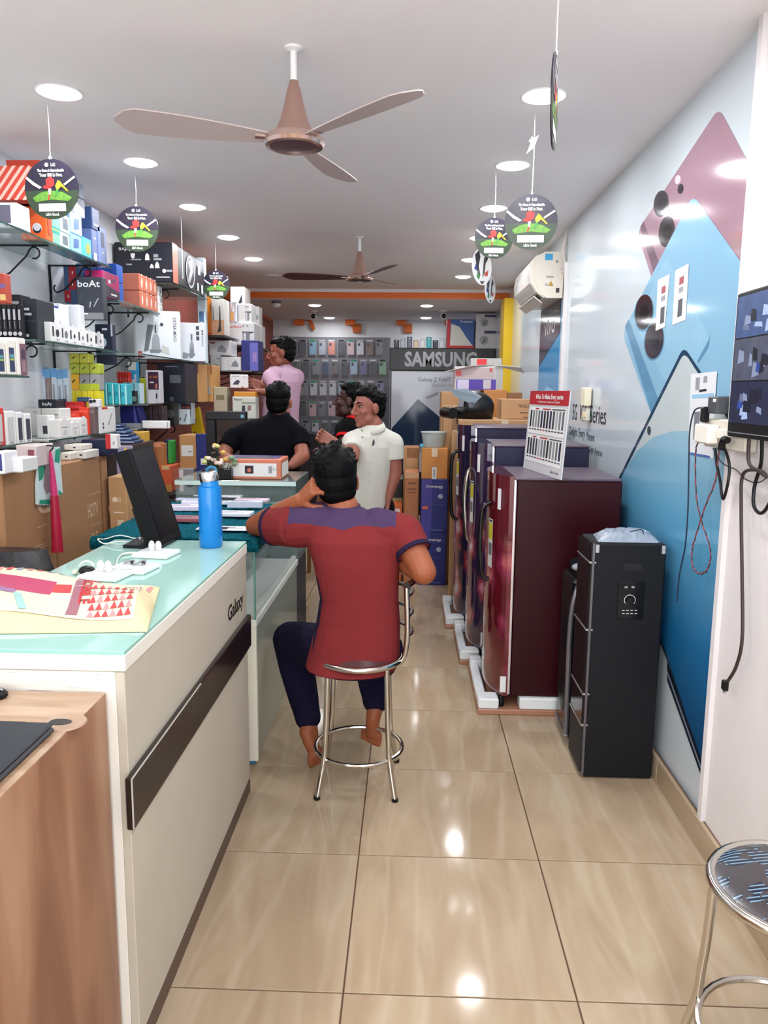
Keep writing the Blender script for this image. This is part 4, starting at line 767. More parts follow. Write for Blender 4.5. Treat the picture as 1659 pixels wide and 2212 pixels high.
def ellipse(u, v, a, c, rot=0, n=24): return [(u + a * math.cos(x) * math.cos(rot) - c * math.sin(x) * math.sin(rot), v + a * math.cos(x) * math.sin(rot) + c * math.sin(x) * math.cos(rot)) for x in [2 * math.pi * i / n for i in range(n)]]
ph1 = wpoly('mauve_phone', rnd_poly([(1553, 232), (1655, 425), (1640, 640), (1420, 640), (1376, 500)], 22), M_pk, .0004)
wpoly('mauve_phone_edge', [(1383, 490), (1390, 478), (1440, 610), (1420, 620)], M_pk2, .0008, ph1)
for (u, v, a, c) in [(1428, 440, 16, 29), (1440, 500, 17, 34), (1470, 408, 6.5, 11)]:
    l_ = wpoly('camera_lens', ellipse(u, v, a, c, .12), M_lens, .0009, ph1); wpoly('lens_core', ellipse(u + 1, v + 1, a * .55, c * .5, .12), M_lens2, .0012, ph1)
wpoly('flash_print', ellipse(1464, 388, 6, 10, .2), C((206, 176, 184)), .0009, ph1)
ph2 = wpoly('sky_blue_phone', rnd_poly([(1497, 420), (1660, 650), (1660, 1000), (1410, 905), (1344, 720)], 22), M_bl, .0016)
wpoly('phone_edge_band', [(1350, 705), (1358, 690), (1425, 870), (1407, 893)], M_bl2, .002, ph2)
wpoly('camera_plate', rnd_poly([(1440, 556), (1535, 732), (1510, 790), (1440, 830), (1372, 700)], 14), mat('camera_plate_print', (150, 194, 220), .09), .0020, ph2)
wpoly('camera_plate_shadow', [(1530, 735), (1533, 725), (1531, 748), (1508, 786), (1506, 780)], M_bl2, .0023, ph2)
for (u, v, a, c) in [(1391, 674, 19, 38), (1413, 735, 20, 40)]:
    wpoly('lens_halo', ellipse(u, v + 2, a + 2, c + 2.5, .1), M_bl2, .0024, ph2); wpoly('camera_lens', ellipse(u, v, a, c, .1), M_lens, .0027, ph2); wpoly('lens_core', ellipse(u, v, a * .5, c * .45, .1), M_lens2, .003, ph2)
for i, (u0, v0, u1, v1, u2, v2, u3, v3) in enumerate([(1421, 605, 1447, 592, 1436, 706, 1416, 715), (1459, 584, 1488, 569, 1481, 691, 1452, 702)]):
    pp = wpoly('paper_notice', [(u0, v0), (u1, v1), (u2, v2), (u3, v3)], C((232, 232, 234)), .0034, ph2)
    for (a_, c_, cc) in ((.25, .07, (160, 60, 70)), (.42, .05, (150, 150, 160)), (.75, .16, (80, 82, 90))):
        f = lambda s, r_: (u0 + (u1 - u0) * s + (u3 - u0) * r_, v0 + (v1 - v0) * s + (v3 - v0) * r_); wpoly('notice_print', [f(.35, a_ - c_), f(.68, a_ - c_), f(.68, a_ + c_), f(.35, a_ + c_)], C(cc), .0038, ph2)
out3 = [(1477, 748), (1600, 935), (1590, 1110), (1549, 1785), (1441, 1425), (1330, 1160), (1330, 1045)]
ph3 = wpoly('phone_outline', rnd_poly(out3, 18), M_out, .0040)
wpoly('pale_phone_back', rnd_poly([(1478, 760), (1597, 945), (1587, 1110), (1548, 1765), (1443, 1418), (1336, 1158), (1336, 1045)], 18), mat('pale_phone_print', (196, 206, 208), .12, noise=.02), .0046, ph3)
wpoly('blue_phone_back', [(1336, 1045), (1348, 1020), (1375, 975), (1410, 945), (1450, 932), (1500, 931), (1597, 950), (1588, 1110), (1548, 1765), (1443, 1418), (1336, 1158)], grad_mat(), .0050, ph3)
wpoly('sensor_dot', ellipse(1402, 930, 4, 10), C((50, 60, 66)), .0052, ph3)
for (d0, d1, cc) in ((0, 9, (20, 30, 44)), (9, 14, (120, 132, 146)), (14, 21, (24, 32, 46))):
    wpoly('phone_side_band', [(1443 - 2, 1428 + d0 * 2), (1549, 1740 + d0 * 1.6), (1549, 1740 + d1 * 1.6), (1441, 1428 + d1 * 2)], mat('side_band_%d' % d0, cc, .15), .0055, ph3)
tp_ = lambda u, v: onX(u, v, GXw - .001)
for s, u, v, h, w, cc in (('5G V30 Series', 1270, 893, .10, .86, (30, 36, 44)), ('Delight Every Moment', 1255, 938, .052, .70, (64, 74, 84)), ('First ever Smart Aura Light Portrait', 1265, 968, .036, .80, (84, 94, 104))):
    ws = s.split(); tot = sum(len(x) for x in ws) + len(ws) - 1; x0_ = tp_(u, v).y + w / 2
    for q_ in ws:
        wd_ = w * len(q_) / tot; text(q_, (tp_(u, v).x, x0_ - wd_ / 2, tp_(u, v).z), (0, -1, 0), (0, 0, 1), h, C(cc), t, w=wd_ * .94); x0_ -= wd_ + w / tot
# switch boxes on that wall
p = onX(1276, 858, XR); t = thing('switch_box', 'cream switch box on the wall above the series lettering', 'switch', (XR, p.y, p.z))
b = MB(); b.box(XR - .045, p.y - .05, p.z - .05, XR - .006, p.y + .055, p.z + .055, .004); b.build('housing', C((236, 228, 200)), t)
b = MB(); b.box(XR - .03, p.y - .04, p.z - .135, XR - .006, p.y + .05, p.z - .062, .004); sk_ = b.build('socket', C((226, 222, 206)), t)
for k in range(3): b = MB(); b.box(XR - .034, p.y - .03 + k * .026, p.z - .115, XR - .029, p.y - .012 + k * .026, p.z - .09, .001); b.build('socket_key', C((240, 220, 170)), t)
# ================================================================== CCTV screen and socket cluster
M_scr = lambda nm, c: mat(nm, c, .25, noise=.55, scale=22, emit=.25)
mx1 = .965; m_tl, m_bl = onX(1589, 636, mx1), onX(1571, 942, mx1); my1 = (m_tl.y + m_bl.y) / 2; mz0, mz1 = m_bl.z, m_tl.z + .0; my0 = my1 - .62
t = thing('cctv_monitor', 'black framed surveillance screen on the right wall', 'screen', (mx1, my1 - .3, mz0))
b = MB(); b.box(mx1 + .002, my0, mz0, mx1 + .03, my1, mz1, .004); b.build('bezel', M_black, t)
b = MB(); b.box(mx1 + .03, my0 + .15, mz0 + .1, XR - .012, my1 - .15, mz1 - .1); b.build('wall_mount', M_black, t)
b = MB(); b.box(mx1 + .03, my0 + .02, mz0 + .05, mx1 + .034, my1 - .02, mz1 - .05); b.build('rear_shell', M_black, t)
hh = (mz1 - mz0 - .05) / 3
cams = [((60, 80, 120), (160, 176, 206)), ((70, 76, 92), (150, 156, 170)), ((34, 42, 66), (140, 160, 196))]
r = random.Random(8)
for k in range(3):
    z1_ = mz1 - .012 - k * hh; z0_ = z1_ - hh + .004
    for q_, (ya, yb) in enumerate(((my1 - .012 - .3, my1 - .012), (my1 - .318 - .28, my1 - .318))):
        b = MB(); b.quad((mx1 + .0008, ya, z0_), (mx1 + .0008, yb, z0_), (mx1 + .0008, yb, z1_), (mx1 + .0008, ya, z1_)); vw = b.build('camera_view', M_scr('cctv_view_%d%d' % (k, q_), cams[k][0]), t)
        for j in range(9):
            a_, c_ = r.uniform(ya + .02, yb - .07), r.uniform(z0_ + .01, z1_ - .05); w_, h_ = r.uniform(.02, .06), r.uniform(.015, .04); cc = r.choice([(20, 24, 40), (150, 166, 200), (90, 100, 130), (40, 66, 140), (120, 132, 158)])
            b = MB(); b.poly([(mx1 + .0003 - j * .00004, a_, c_), (mx1 + .0003 - j * .00004, a_ + w_, c_ + r.uniform(-.01, .01)), (mx1 + .0003 - j * .00004, a_ + w_ * .9, c_ + h_), (mx1 + .0003 - j * .00004, a_ + w_ * .1, c_ + h_ * .8)]); b.build('view_shape', mat('cctv_shape_%02x%02x%02x' % cc, cc, .3, noise=.3, emit=.22), vw)
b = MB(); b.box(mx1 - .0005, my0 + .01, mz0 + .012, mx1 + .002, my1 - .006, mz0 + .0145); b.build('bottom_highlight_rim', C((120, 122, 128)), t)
# grey box on the left of the screen
p = onX(1560, 875, XR - .02); t = thing('adapter_box', 'dark grey adapter box tucked behind the surveillance screen', 'adapter', (XR, p.y, p.z))
b = MB(); b.box(XR - .06, p.y - .06, p.z - .028, XR - .014, p.y + .02, p.z + .028, .004); b.build('shell', mat('grey_plastic', (74, 76, 82), .4), t); b = MB(); b.box(XR - .062, p.y - .05, p.z + .01, XR - .0602, p.y - .03, p.z + .02); b.build('label', M_wht, t)
# notice papers with the payment code left blank
for (nm, lb, pts, cc, ex) in [('payment_notice', 'white and blue payment notice taped under the blue phone print', [(1493, 808), (1549, 802), (1545, 860), (1541, 990), (1486, 980)], (226, 228, 232), .006)]:
    p = onX(1520, 900, XR - ex); t = thing(nm, lb, 'notice', p); b = MB(); b.plate([onX(u, v, XR - ex) for u, v in pts], (-.0006, 0, 0)); b.build('sheet', C(cc), t)
    for (q_, c2) in (([(1495, 853), (1542, 849), (1542, 858), (1495, 861)], (150, 194, 226)), ([(1486, 976), (1534, 985), (1533, 990), (1486, 981)], (70, 100, 170)), ([(1510, 842), (1526, 840), (1526, 845), (1510, 847)], (30, 30, 34)), ([(1503, 816), (1512, 815), (1510, 842), (1502, 843)], (150, 152, 160)), ([(1520, 813), (1528, 812), (1527, 826), (1519, 827)], (150, 152, 160)), ([(1500, 890), (1512, 889), (1508, 950), (1497, 950)], (120, 122, 134))):
        b = MB(); b.poly([onX(u, v, XR - ex - .0012) for u, v in q_]); b.build('print', C(c2), t)
# extension board, adapters, cables
YW = lambda u, v, e=.03: onX(u, v, XR - e)
p0, p1 = YW(1533, 895), YW(1620, 978); t = thing('socket_board', 'cream extension socket board under the surveillance screen', 'socket', (XR, (p0.y + p1.y) / 2, p1.z))
zt_ = YW(1560, 905).z; zb_ = YW(1560, 968).z; ya_, yb_ = YW(1625, 950).y, YW(1533, 940).y
b = MB(); b.box(XR - .05, ya_, zb_, XR - .013, yb_, zt_, .005); b.build('housing', C((214, 206, 192)), t)
a_, c_ = YW(1519, 915, .06), YW(1546, 960, .06); b = MB(); b.box(XR - .088, min(a_.y, c_.y), c_.z, XR - .051, max(a_.y, c_.y), a_.z, .005); b.build('white_adapter', C((238, 232, 222)), t)
a_, c_ = YW(1550, 925, .06), YW(1572, 950, .06); b = MB(); b.box(XR - .062, min(a_.y, c_.y), c_.z, XR - .051, max(a_.y, c_.y), a_.z, .002); b.build('socket_face', C((232, 226, 214)), t)
pl = YW(1523, 893, .065); b = MB(); b.box(pl.x - .012, pl.y - .012, pl.z - .03, pl.x + .012, pl.y + .014, pl.z + .022, .005); b.build('black_plug', M_black, t)
pl2 = YW(1563, 950, .075); b = MB(); b.tube(spline([pl2 + V(0, -.03, 0), pl2, pl2 + V(0, .012, -.03)], 4), .011, 8); b.build('black_plug', M_black, t, smooth=True)
def cable(label, pts, r_, m, e=.05, nm='power_cable', twist=None):
    P = spline([YW(u, v, e_ if (e_ := (q_[2] if len(q_) > 2 else e)) else e) for q_ in pts for (u, v) in [q_[:2]]], 8); t_ = thing(nm, label, 'cable', P[-1])
    b_ = MB(); b_.tube(P, r_, 7); b_.build('lead', m, t_, smooth=True)
    if twist:
        n_ = len(P); b_ = MB(); b_.tube([p_ + V(.0, .0035 * math.cos(i * 1.6), .0035 * math.sin(i * 1.6)) for i, p_ in enumerate(P)], r_, 6); b_.build('second_strand', twist, t_, smooth=True)
    return t_
cable('thin dark blue cable hanging from the black plug down past the speaker', [(1517, 880, .065), (1500, 888), (1490, 930), (1488, 1000), (1486, 1100), (1480, 1180), (1468, 1240), (1462, 1300)], .0028, mat('navy_cable', (30, 44, 66), .5))
M_redc = mat('red_strand', (150, 66, 74), .5); M_blkc = mat('dark_strand', (54, 44, 50), .5)
cable('red and black twisted wire hanging in a crossed loop', [(1512, 952, .07), (1504, 966), (1502, 1010), (1505, 1080), (1515, 1125), (1530, 1170), (1535, 1200), (1528, 1230), (1512, 1239), (1497, 1225), (1495, 1190), (1507, 1145), (1525, 1090), (1545, 1040), (1552, 990), (1553, 965, .06)], .0022, M_redc, .05, 'twisted_wire', M_blkc)
cable('short dark cable loop below the socket board', [(1562, 960, .075), (1575, 1000), (1573, 1040), (1562, 1078), (1556, 1040), (1548, 1000), (1545, 968, .055)], .0045, M_black, .05)
cable('brown black lead with a plug end dangling by the pillar', [(1618, 948, .05), (1618, 1000), (1640, 1018), (1656, 1030), (1640, 1016), (1605, 1025), (1601, 1100), (1603, 1250), (1603, 1380), (1590, 1440), (1572, 1472)], .0052, mat('brown_cable', (52, 38, 36), .45), .045)
pe = YW(1566, 1482, .045); t = thing('plug_end', 'dark plug at the end of the dangling brown lead', 'plug', pe); b = MB(); b.box(pe.x - .008, pe.y - .012, pe.z - .014, pe.x + .008, pe.y + .012, pe.z + .018, .003); b.build('plug_body', M_black, t); b = MB(); b.box(pe.x - .003, pe.y - .006, pe.z - .022, pe.x + .003, pe.y + .006, pe.z - .014); b.build('contact', M_silver, t)
cable('dark cable loop at the right edge below the screen', [(1646, 950, .05), (1644, 1000), (1630, 1050), (1628, 1090), (1640, 1108), (1655, 1100), (1675, 1060)], .0052, M_black, .04)
cable('thin grey wire sagging under the socket board', [(1540, 968, .055), (1560, 1000), (1590, 1015), (1610, 1035), (1640, 1042), (1668, 1020)], .002, C((70, 66, 70)), .035)
# ================================================================== blue beach poster beyond the air conditioner
pz0, pz1 = .9, 2.19; py0, py1 = 5.50, 6.34
t = thing('beach_poster', 'blue sky phone poster on the wall under the air conditioner', 'poster', (XR, 5.9, pz0)); PX = XR - .003
b = MB(); b.box(PX, py0, pz0, XR - .0005, py1, pz1); b.build('sheet', mat('poster_blue', (56, 140, 196), .12, noise=.12, scale=2.2), t)
def pp(nm, pts, m, e): b_ = MB(); b_.poly([(PX - e, py1 - (py1 - py0) * u, pz0 + (pz1 - pz0) * v) for u, v in pts]); b_.build(nm, m, t)
pp('dark_header', [(0, .72), (1, .9), (1, 1), (0, 1)], mat('poster_dark', (44, 40, 54), .12), .0008); pp('dark_band', [(0, .78), (1, .98), (1, .82), (0, .66)], mat('poster_dark2', (66, 60, 78), .12), .0012)
pp('cloud_print', [(.0, .42), (.5, .5), (1, .47), (1, .5), (.5, .54), (0, .46)], C((120, 186, 224), .15), .0012); pp('pillar_print', [(.15, .0), (.5, .0), (.5, .3), (.15, .3)], C((120, 150, 170), .2), .0012); pp('tower_print', [(.2, .3), (.45, .3), (.45, .38), (.2, .38)], C((190, 200, 206), .2), .0016); pp('figure_print', [(.55, 0), (.85, 0), (.8, .22), (.6, .2)], C((60, 40, 44), .2), .0016)
text('vivo', (PX - .0018, 5.92, pz0 + .88 * (pz1 - pz0)), (0, -1, 0), (0, 0, 1), .12, M_wht, t, w=.45, bold=.02)
# ================================================================== phone brand stand at the back
Ys = 9.62; a_, c_ = onY(842, 752, Ys), onY(1072, 800, Ys)
t = thing('brand_cabinet', 'black phone brand display cabinet with silver lettering at the back', 'cabinet', ((a_.x + c_.x) / 2, Ys + .2, 0))
zs1 = (a_.z + onY(1072, 752, Ys).z) / 2; zs0 = (onY(842, 801, Ys).z + c_.z) / 2; pb_ = onY(848, 975, Ys)
M_sgn = mat('black_sign_box', (22, 22, 27), .3); b = MB(); b.box(a_.x, Ys, zs0, c_.x - .02, Ys + .4, zs1, .006); b.build('sign_box', M_sgn, t)
b = MB(); b.box(a_.x + .01, Ys + .03, 0, c_.x - .03, Ys + .4, zs0); b.build('body', mat('black_cabinet', (26, 27, 34), .35), t)
text('SAMSUNG', (onY(952, 775, Ys).x, Ys - .002, (zs0 + zs1) / 2), (1, 0, 0), (0, 0, 1), .165, C((176, 178, 184)), t, w=onY(1033, 775, Ys).x - onY(877, 775, Ys).x, bold=.035)
pq0, pq1 = onY(846, 803, Ys + .02), onY(1000, 990, Ys + .02)
b = MB(); b.box(pq0.x, Ys + .018, .55, .95, Ys + .03, zs0 - .01); ps = b.build('poster_panel', mat('silver_poster', (196, 200, 212), .08, noise=.03), t)
def qq(nm, pts, m, e): b_ = MB(); b_.poly([onY(u, v, Ys + .0175 - e) for u, v in pts]); b_.build(nm, m, ps)
qq('phone_screen_print', [(846, 925), (903, 862), (955, 905), (990, 920), (905, 975), (846, 990)], mat('dark_blue_screen_print', (36, 56, 84), .08, noise=.35, scale=7), .0006); qq('phone_bezel_print', [(900, 975), (962, 918), (962, 925), (905, 982)], C((150, 160, 172), .15), .0009)
qq('phone_edge_print', [(918, 858), (948, 846), (946, 853), (924, 862)], C((140, 140, 150), .15), .0009)
text('Galaxy Z Fold7', onY(938, 821, Ys + .0168), (1, 0, 0), (0, 0, 1), .05, C((96, 98, 106)), t, w=.40); text('Galaxy AI', onY(955, 833, Ys + .0168), (1, 0, 0), (0, 0, 1), .035, C((140, 142, 150)), t, w=.26)
for k in range(9):
    p = onY(857 + k * 14, 742, Ys + .1); cc = [(60, 62, 70), (170, 176, 190), (90, 94, 110), (210, 190, 160), (220, 220, 226), (60, 160, 170), (40, 44, 60), (200, 200, 210), (120, 120, 130)][k]
    carton('phone_cover_pack', '%s phone cover packet standing on the black sign box' % ['charcoal', 'silver', 'slate', 'beige', 'white', 'turquoise', 'navy', 'pale grey', 'mid grey'][k], 'packet', (p.x - .035, Ys + .1, zs1 + .001), (p.x + .03, Ys + .13, zs1 + .10 + .02 * (k % 3)), C(cc), [('p', 'N', .2, .1, .8, .75, C([min(255, x + 40) for x in cc])), ('p', 'N', .35, .8, .65, .92, M_wht)], group='cover packets on the sign box')
carton('carton_box', 'red and blue appliance carton standing on the sign box', 'box', (onY(965, 740, 9.7).x, 9.7, zs1 + .001), (onY(1024, 740, 9.7).x, 9.95, onY(1000, 690, 9.7).z), C((40, 84, 150)), [('p', 'N', .0, .0, .12, 1, C((196, 40, 44))), ('p', 'N', .0, .0, 1, .1, C((196, 40, 44))), ('q', 'N', [(.12, .1), (.95, .1), (.7, .4), (.6, .55), (.45, .75), (.15, .85)], C((216, 212, 206))), ('t', 'N', .7, .92, .07, 'Crompton', M_wht)])
for k, (v0, v1) in enumerate(((712, 750), (678, 712))):
    carton('fan_carton', '%s white fan carton stacked on the sign box' % ['lower', 'upper'][k], 'box', (onY(1027, 740, 9.7).x, 9.7, zs1 + .001 if k == 0 else onY(1050, 713, 9.7).z), (onY(1073, 740, 9.7).x, 9.95, onY(1050, v0, 9.7).z - (.0 if k else .002)), C((206, 204, 206)), [('p', 'N', .4, .8, .98, .95, C((60, 60, 90))), ('c', 'N', .4, .45, .25, C((160, 160, 162))), ('q', 'N', [(.3, .3), (.42, .6), (.5, .55), (.44, .3)], C((110, 110, 112)))])
# ================================================================== glass wall shelves on scrolled iron brackets
SF = -1.655                                   # front edge of the shelves
def shelf(label, y0, y1, z, br, xf=SF, m=None, low=False):
    t = thing('glass_shelf', label, 'shelf', ((XL + xf) / 2, (y0 + y1) / 2, z), 0, 'glass wall shelves')
    b = MB(); b.box(XL + .002, y0, z - .008, xf, y1, z, .001); p_ = b.build('pane', m or M_glass, t)
    b = MB(); b.box(xf - .0015, y0 + .001, z - .0075, xf + .0006, y1 - .001, z - .0005); b.build('polished_edge', mat('dark_green_glass_edge', (54, 84, 80), .15), p_)
    for y in br:
        b = MB(); b.box(XL + .001, y - .009, z - .20, XL + .008, y + .009, z - .008, .001); k = b.build('bracket', M_blackm, t)
        b = MB(); b.box(XL + .008, y - .008, z - .016, xf - .03, y + .008, z - .0085, .001); b.build('bracket_arm', M_blackm, k)
        L_ = xf - XL
        pts = arc((XL + .045, y, z - .13), V(1, 0, 0), V(0, 0, 1), .022, 2.2, 4.6, 7) + [V(XL + .08, y, z - .135), V(XL + L_ * .55, y, z - .06)] + arc((XL + L_ * .68, y, z - .045), V(1, 0, 0), V(0, 0, 1), .026, 2.4, -1.9, 8)
        b = MB(); b.tube(pts, .0042, 6); b.build('scroll', M_blackm, k, smooth=True)
    return t
ZA, ZB, ZCc, ZD, ZE, ZF_, ZG, ZH, ZI, ZJ = 2.20, 1.750, 1.588, 1.300, 1.302, 2.036, 2.228, 1.738, 1.450, 1.300
shelf('highest near glass shelf carrying the orange speaker box', 2.7, 4.33, ZA, (3.0, 3.63, 4.2))
shelf('glass shelf carrying the row of white earphone boxes', 3.40, 4.37, ZB, (3.55, 4.2))
shelf('glass shelf at the left edge carrying three white remote boxes', 2.62, 3.325, ZCc, (2.8,), m=mat('dark_green_shelf', (30, 58, 50), .2))
shelf('lower glass shelf at the left edge with windowed white boxes', 2.62, 3.305, ZD, (2.8, 3.2))
shelf('glass shelf crowded with small white and red boxes', 3.47, 4.275, ZE, (3.6,), m=mat('pale_shelf_board', (196, 200, 196), .3))
shelf('glass shelf carrying the blue and orange bulb boxes', 4.40, 5.135, ZF_, (4.5, 5.0))
shelf('highest far glass shelf carrying the black mixer carton', 5.11, 6.02, ZG, (5.35,), xf=-1.56)
shelf('middle far glass shelf carrying the two white mixer cartons', 4.37, 6.10, ZH, (4.5, 5.525), xf=-1.52)
shelf('glass shelf carrying turquoise boxes and tan cartons', 4.29, 6.3, ZI, (4.4, 6.15))
shelf('lowest far glass shelf carrying the navy lamp carton', 4.62, 5.95, ZJ, (4.9, 5.6), m=mat('pale_shelf_board', (196, 200, 196), .3))
shelf('far shelf carrying the cookware cartons', 6.60, 7.6, 1.925, (7.1,), xf=-1.36, m=mat('grey_shelf_board', (120, 118, 120), .4))
shelf('far shelf carrying the white iron cartons', 6.32, 7.5, 1.700, (6.6, 7.2), xf=-1.30, m=mat('grey_shelf_board', (120, 118, 120), .4))
TOP = {}
K = dict
W_, G_, DK, RD, NV = C((232, 232, 230)), C((150, 154, 160)), C((30, 32, 40)), C((196, 44, 40)), C((28, 34, 62))
def SB(name, label, u0, u1, vt, z0, col, items=(), Xf=SF - .006, dep=.12, cat='box', grp='goods on the left wall shelves', **k):
    t = sbox(name, label, cat, u0, u1, vt, Xf, z0, dep, C(col), items, group=grp, **k); TOP[t.name] = onX((u0 + u1) / 2, vt, Xf).z; return TOP[t.name] + .0006
def PB(name, label, u0, v0, u1, z0, col, items=(), dep=.12, Xf=SF - .006, Y=None, cat='box', grp='goods on the left wall shelves', v1=None, **k):
    y = Y if Y else onX(u1, v0 + 20, Xf).y; t = pbox(name, label, cat, u0, v0, u1, v1 or v0 + 30, y, dep, C(col) if not hasattr(col, 'node_tree') else col, z0, items, group=grp, **k); return onY((u0 + u1) / 2, v0, y).z + .0006
e_ = .0006
# --- highest near shelf
PB('camera_box', 'white printed box at the far left of the highest near shelf', -60, 437, 37, ZA + e_, (214, 216, 222), [('p', 'N', .55, .2, .85, .9, C((96, 92, 110))), ('p', 'N', .1, .1, .3, .8, C((180, 190, 214))), ('c', 'N', .75, .15, .06, DK)], dep=.11)
zo = PB('speaker_box', 'orange box printed with a round smart speaker', 42, 446, 97, ZA + e_, (232, 100, 40), [('c', 'N', .66, .36, .15, W_), ('c', 'N', .66, .33, .13, NV), ('c', 'N', .66, .38, .11, C((210, 212, 220))), ('t', 'N', .2, .92, .05, 'boAt', W_), ('p', 'N', .1, .22, .4, .23, C((250, 190, 150))), ('p', 'R', .3, .2, .8, .7, C((200, 80, 50)))], dep=.07)
st = [('q', 'N', [(x, 0), (x + .06, 0), (x + .06 + .42, 1), (x + .42, 1)], C((232, 190, 176))) for x in (.0, .14, .28, .42)] + [('q', 'N', [(.56, 0), (.62, 0), (1, .9), (1, 1), (.97, 1)], C((232, 190, 176))), ('q', 'N', [(.7, 0), (.76, 0), (1, .58), (1, .7)], C((232, 190, 176))), ('q', 'N', [(.84, 0), (.9, 0), (1, .24), (1, .38)], C((232, 190, 176)))]
PB('striped_box', 'red box with pale diagonal stripes on top of the orange speaker box', -62, 358, 66, zo, (206, 70, 52), st, dep=.11)
PB('red_box', 'plain orange red carton behind the striped box near the ceiling', 14, 346, 88, zo, (204, 74, 48), [('p', 'N', .0, .9, 1, 1, C((190, 60, 40)))], Y=3.52, dep=.1)
SB('gadget_box', 'mint green box right of the orange speaker box', 104, 127, 465, ZA + e_, (128, 196, 166), [('p', 'R', .0, .38, 1, .6, C((40, 160, 150))), ('p', 'R', .2, .48, .9, .52, C((220, 220, 90))), ('t', 'R', .5, .2, .06, 'oppo', W_)])
z1 = SB('gadget_box', 'pale aqua box, lower of two beside the mint one', 128, 150, 503, ZA + e_, (196, 214, 216), [('p', 'R', .3, .2, .8, .8, C((90, 104, 112)))]); SB('gadget_box', 'pale aqua box, upper of two beside the mint one', 128, 150, 464, z1, (188, 208, 214), [('p', 'R', .3, .2, .8, .8, C((84, 96, 108)))])
z1 = SB('watch_box', 'sky blue watch box, lower of a pair on the top shelf', 151, 176, 507, ZA + e_, (126, 178, 226), [('q', 'R', [(.25, .2), (.7, .3), (.75, .8), (.3, .75)], C((50, 84, 140)))]); z1 = SB('watch_box', 'sky blue watch box, upper of a pair on the top shelf', 151, 176, 462, z1, (146, 190, 228), [('q', 'R', [(.25, .2), (.7, .3), (.75, .8), (.3, .75)], C((60, 92, 150)))])
SB('charger_box', 'small bright cyan box with a yellow round picture', 177, 197, 514, ZA + e_, (60, 176, 230), [('c', 'R', .6, .45, .3, C((150, 150, 50)))])
z2 = SB('gadget_box', 'slate blue box standing before the tall blue one', 198, 209, 496, ZA + e_, (92, 106, 150), [('p', 'R', .2, .0, .8, .25, C((206, 212, 220))), ('p', 'R', .3, .7, .7, .75, W_)])
SB('gadget_box', 'tall periwinkle box at the end of the top shelf', 210, 229, 490, ZA + e_, (104, 122, 176), [('p', 'R', .35, .45, .7, .85, C((36, 44, 80))), ('t', 'R', .5, .3, .06, 'boAt', W_)])
z3 = SB('gadget_box', 'white and black printed box on top of the sky blue watch boxes', 160, 182, 428, z1, (226, 228, 234), [('q', 'R', [(.0, .7), (1, .45), (1, 1), (0, 1)], C((60, 60, 76)))], dep=.1); SB('gadget_box', 'dark framed box topmost beneath the ceiling behind the hanging disc', 164, 180, 396, z3, (44, 50, 62), [('p', 'R', .1, .1, .9, .9, C((70, 76, 90)))], dep=.09)
SB('gadget_box', 'navy box stacked on the slate blue one', 198, 214, 450, z2, (44, 66, 110), [('p', 'R', .2, .2, .8, .28, W_)], dep=.1)
PB('gadget_box', 'white box with purple print behind the sky blue boxes', 178, 448, 197, ZA + e_, (206, 206, 222), [('p', 'N', .4, .1, .9, .6, C((100, 60, 110)))], Y=4.12, Xf=-1.7, dep=.06)
# --- left edge shelf of remote boxes
for k, (a, c) in enumerate(((-13, 11), (12, 33))):
    SB('remote_box', 'white box with a blue screened keypad phone, %s at the left edge' % ['first', 'second'][k], a, c, 738 - 4 * k, ZCc + e_, (230, 226, 216), [('p', 'R', .25, .1, .8, .78, C((48, 60, 96))), ('p', 'R', .3, .5, .75, .6, C((90, 150, 160))), ('p', 'R', .3, .42, .75, .48, C((150, 190, 90)))], dep=.08)
SB('remote_box', 'white keypad phone box with a mauve printed side', 34, 55, 730, ZCc + e_, (232, 228, 220), [('p', 'R', .3, .02, 1, .85, C((120, 84, 96))), ('p', 'R', .45, .45, .85, .7, C((60, 50, 80))), ('p', 'R', .45, .1, .85, .4, C((150, 120, 124)))], dep=.08)
PB('toy_box', 'narrow red printed box hanging at the left edge below the top shelf', -14, 590, 10, onY(0, 655, 3.05).z, (176, 70, 52), [('p', 'N', .5, .5, 1, .65, C((120, 90, 150))), ('p', 'N', .5, .1, 1, .3, C((220, 190, 120)))], Y=3.05, dep=.05)
# --- shelf with the white earphone row
for k in range(5):
    PB('cable_pack', 'black cable packet, %s of five hanging at the left end' % ORD[k], -8 + k * 11, 655 + k * .5, 2 + k * 11, ZB + e_, (18, 18, 22), [('p', 'N', .25, .55, .75, .85, C((190, 190, 196))), ('p', 'N', .45, .3, .6, .52, C((150, 150, 158))), ('c', 'N', .5, .16, .06, C((210, 210, 214)))], Y=3.43 + .0 * k, dep=.03, grp='black cable packets')
PB('earphone_box', 'black earphone carton with silver print beside the cable packets', 47, 645, 78, ZB + e_, (34, 38, 48), [('p', 'N', .15, .72, .5, .78, W_), ('p', 'N', .15, .6, .65, .66, C((200, 204, 210))), ('p', 'N', .0, .455, 1, .47, C((90, 96, 104))), ('c', 'N', .3, .12, .04, W_)], Y=3.50, dep=.18)
PB('earphone_box', 'black carton standing behind the cable packets', 9, 636, 44, ZB + e_, (14, 14, 18), [('p', 'N', .1, .8, .9, .86, C((160, 160, 166)))], Y=3.62, dep=.1)
PB('cable_box', 'white cable box printed with a curled black lead', 79, 662, 109, ZB + e_, (226, 228, 232), [('q', 'N', [(.1, .0), (.1, .4), (.5, .3), (.55, .34), (.2, .5), (.0, .4)], C((190, 192, 198))), ('q', 'N', [(.2, .2), (.7, .38), (.72, .34), (.25, .16)], DK)], Y=3.68, dep=.1)
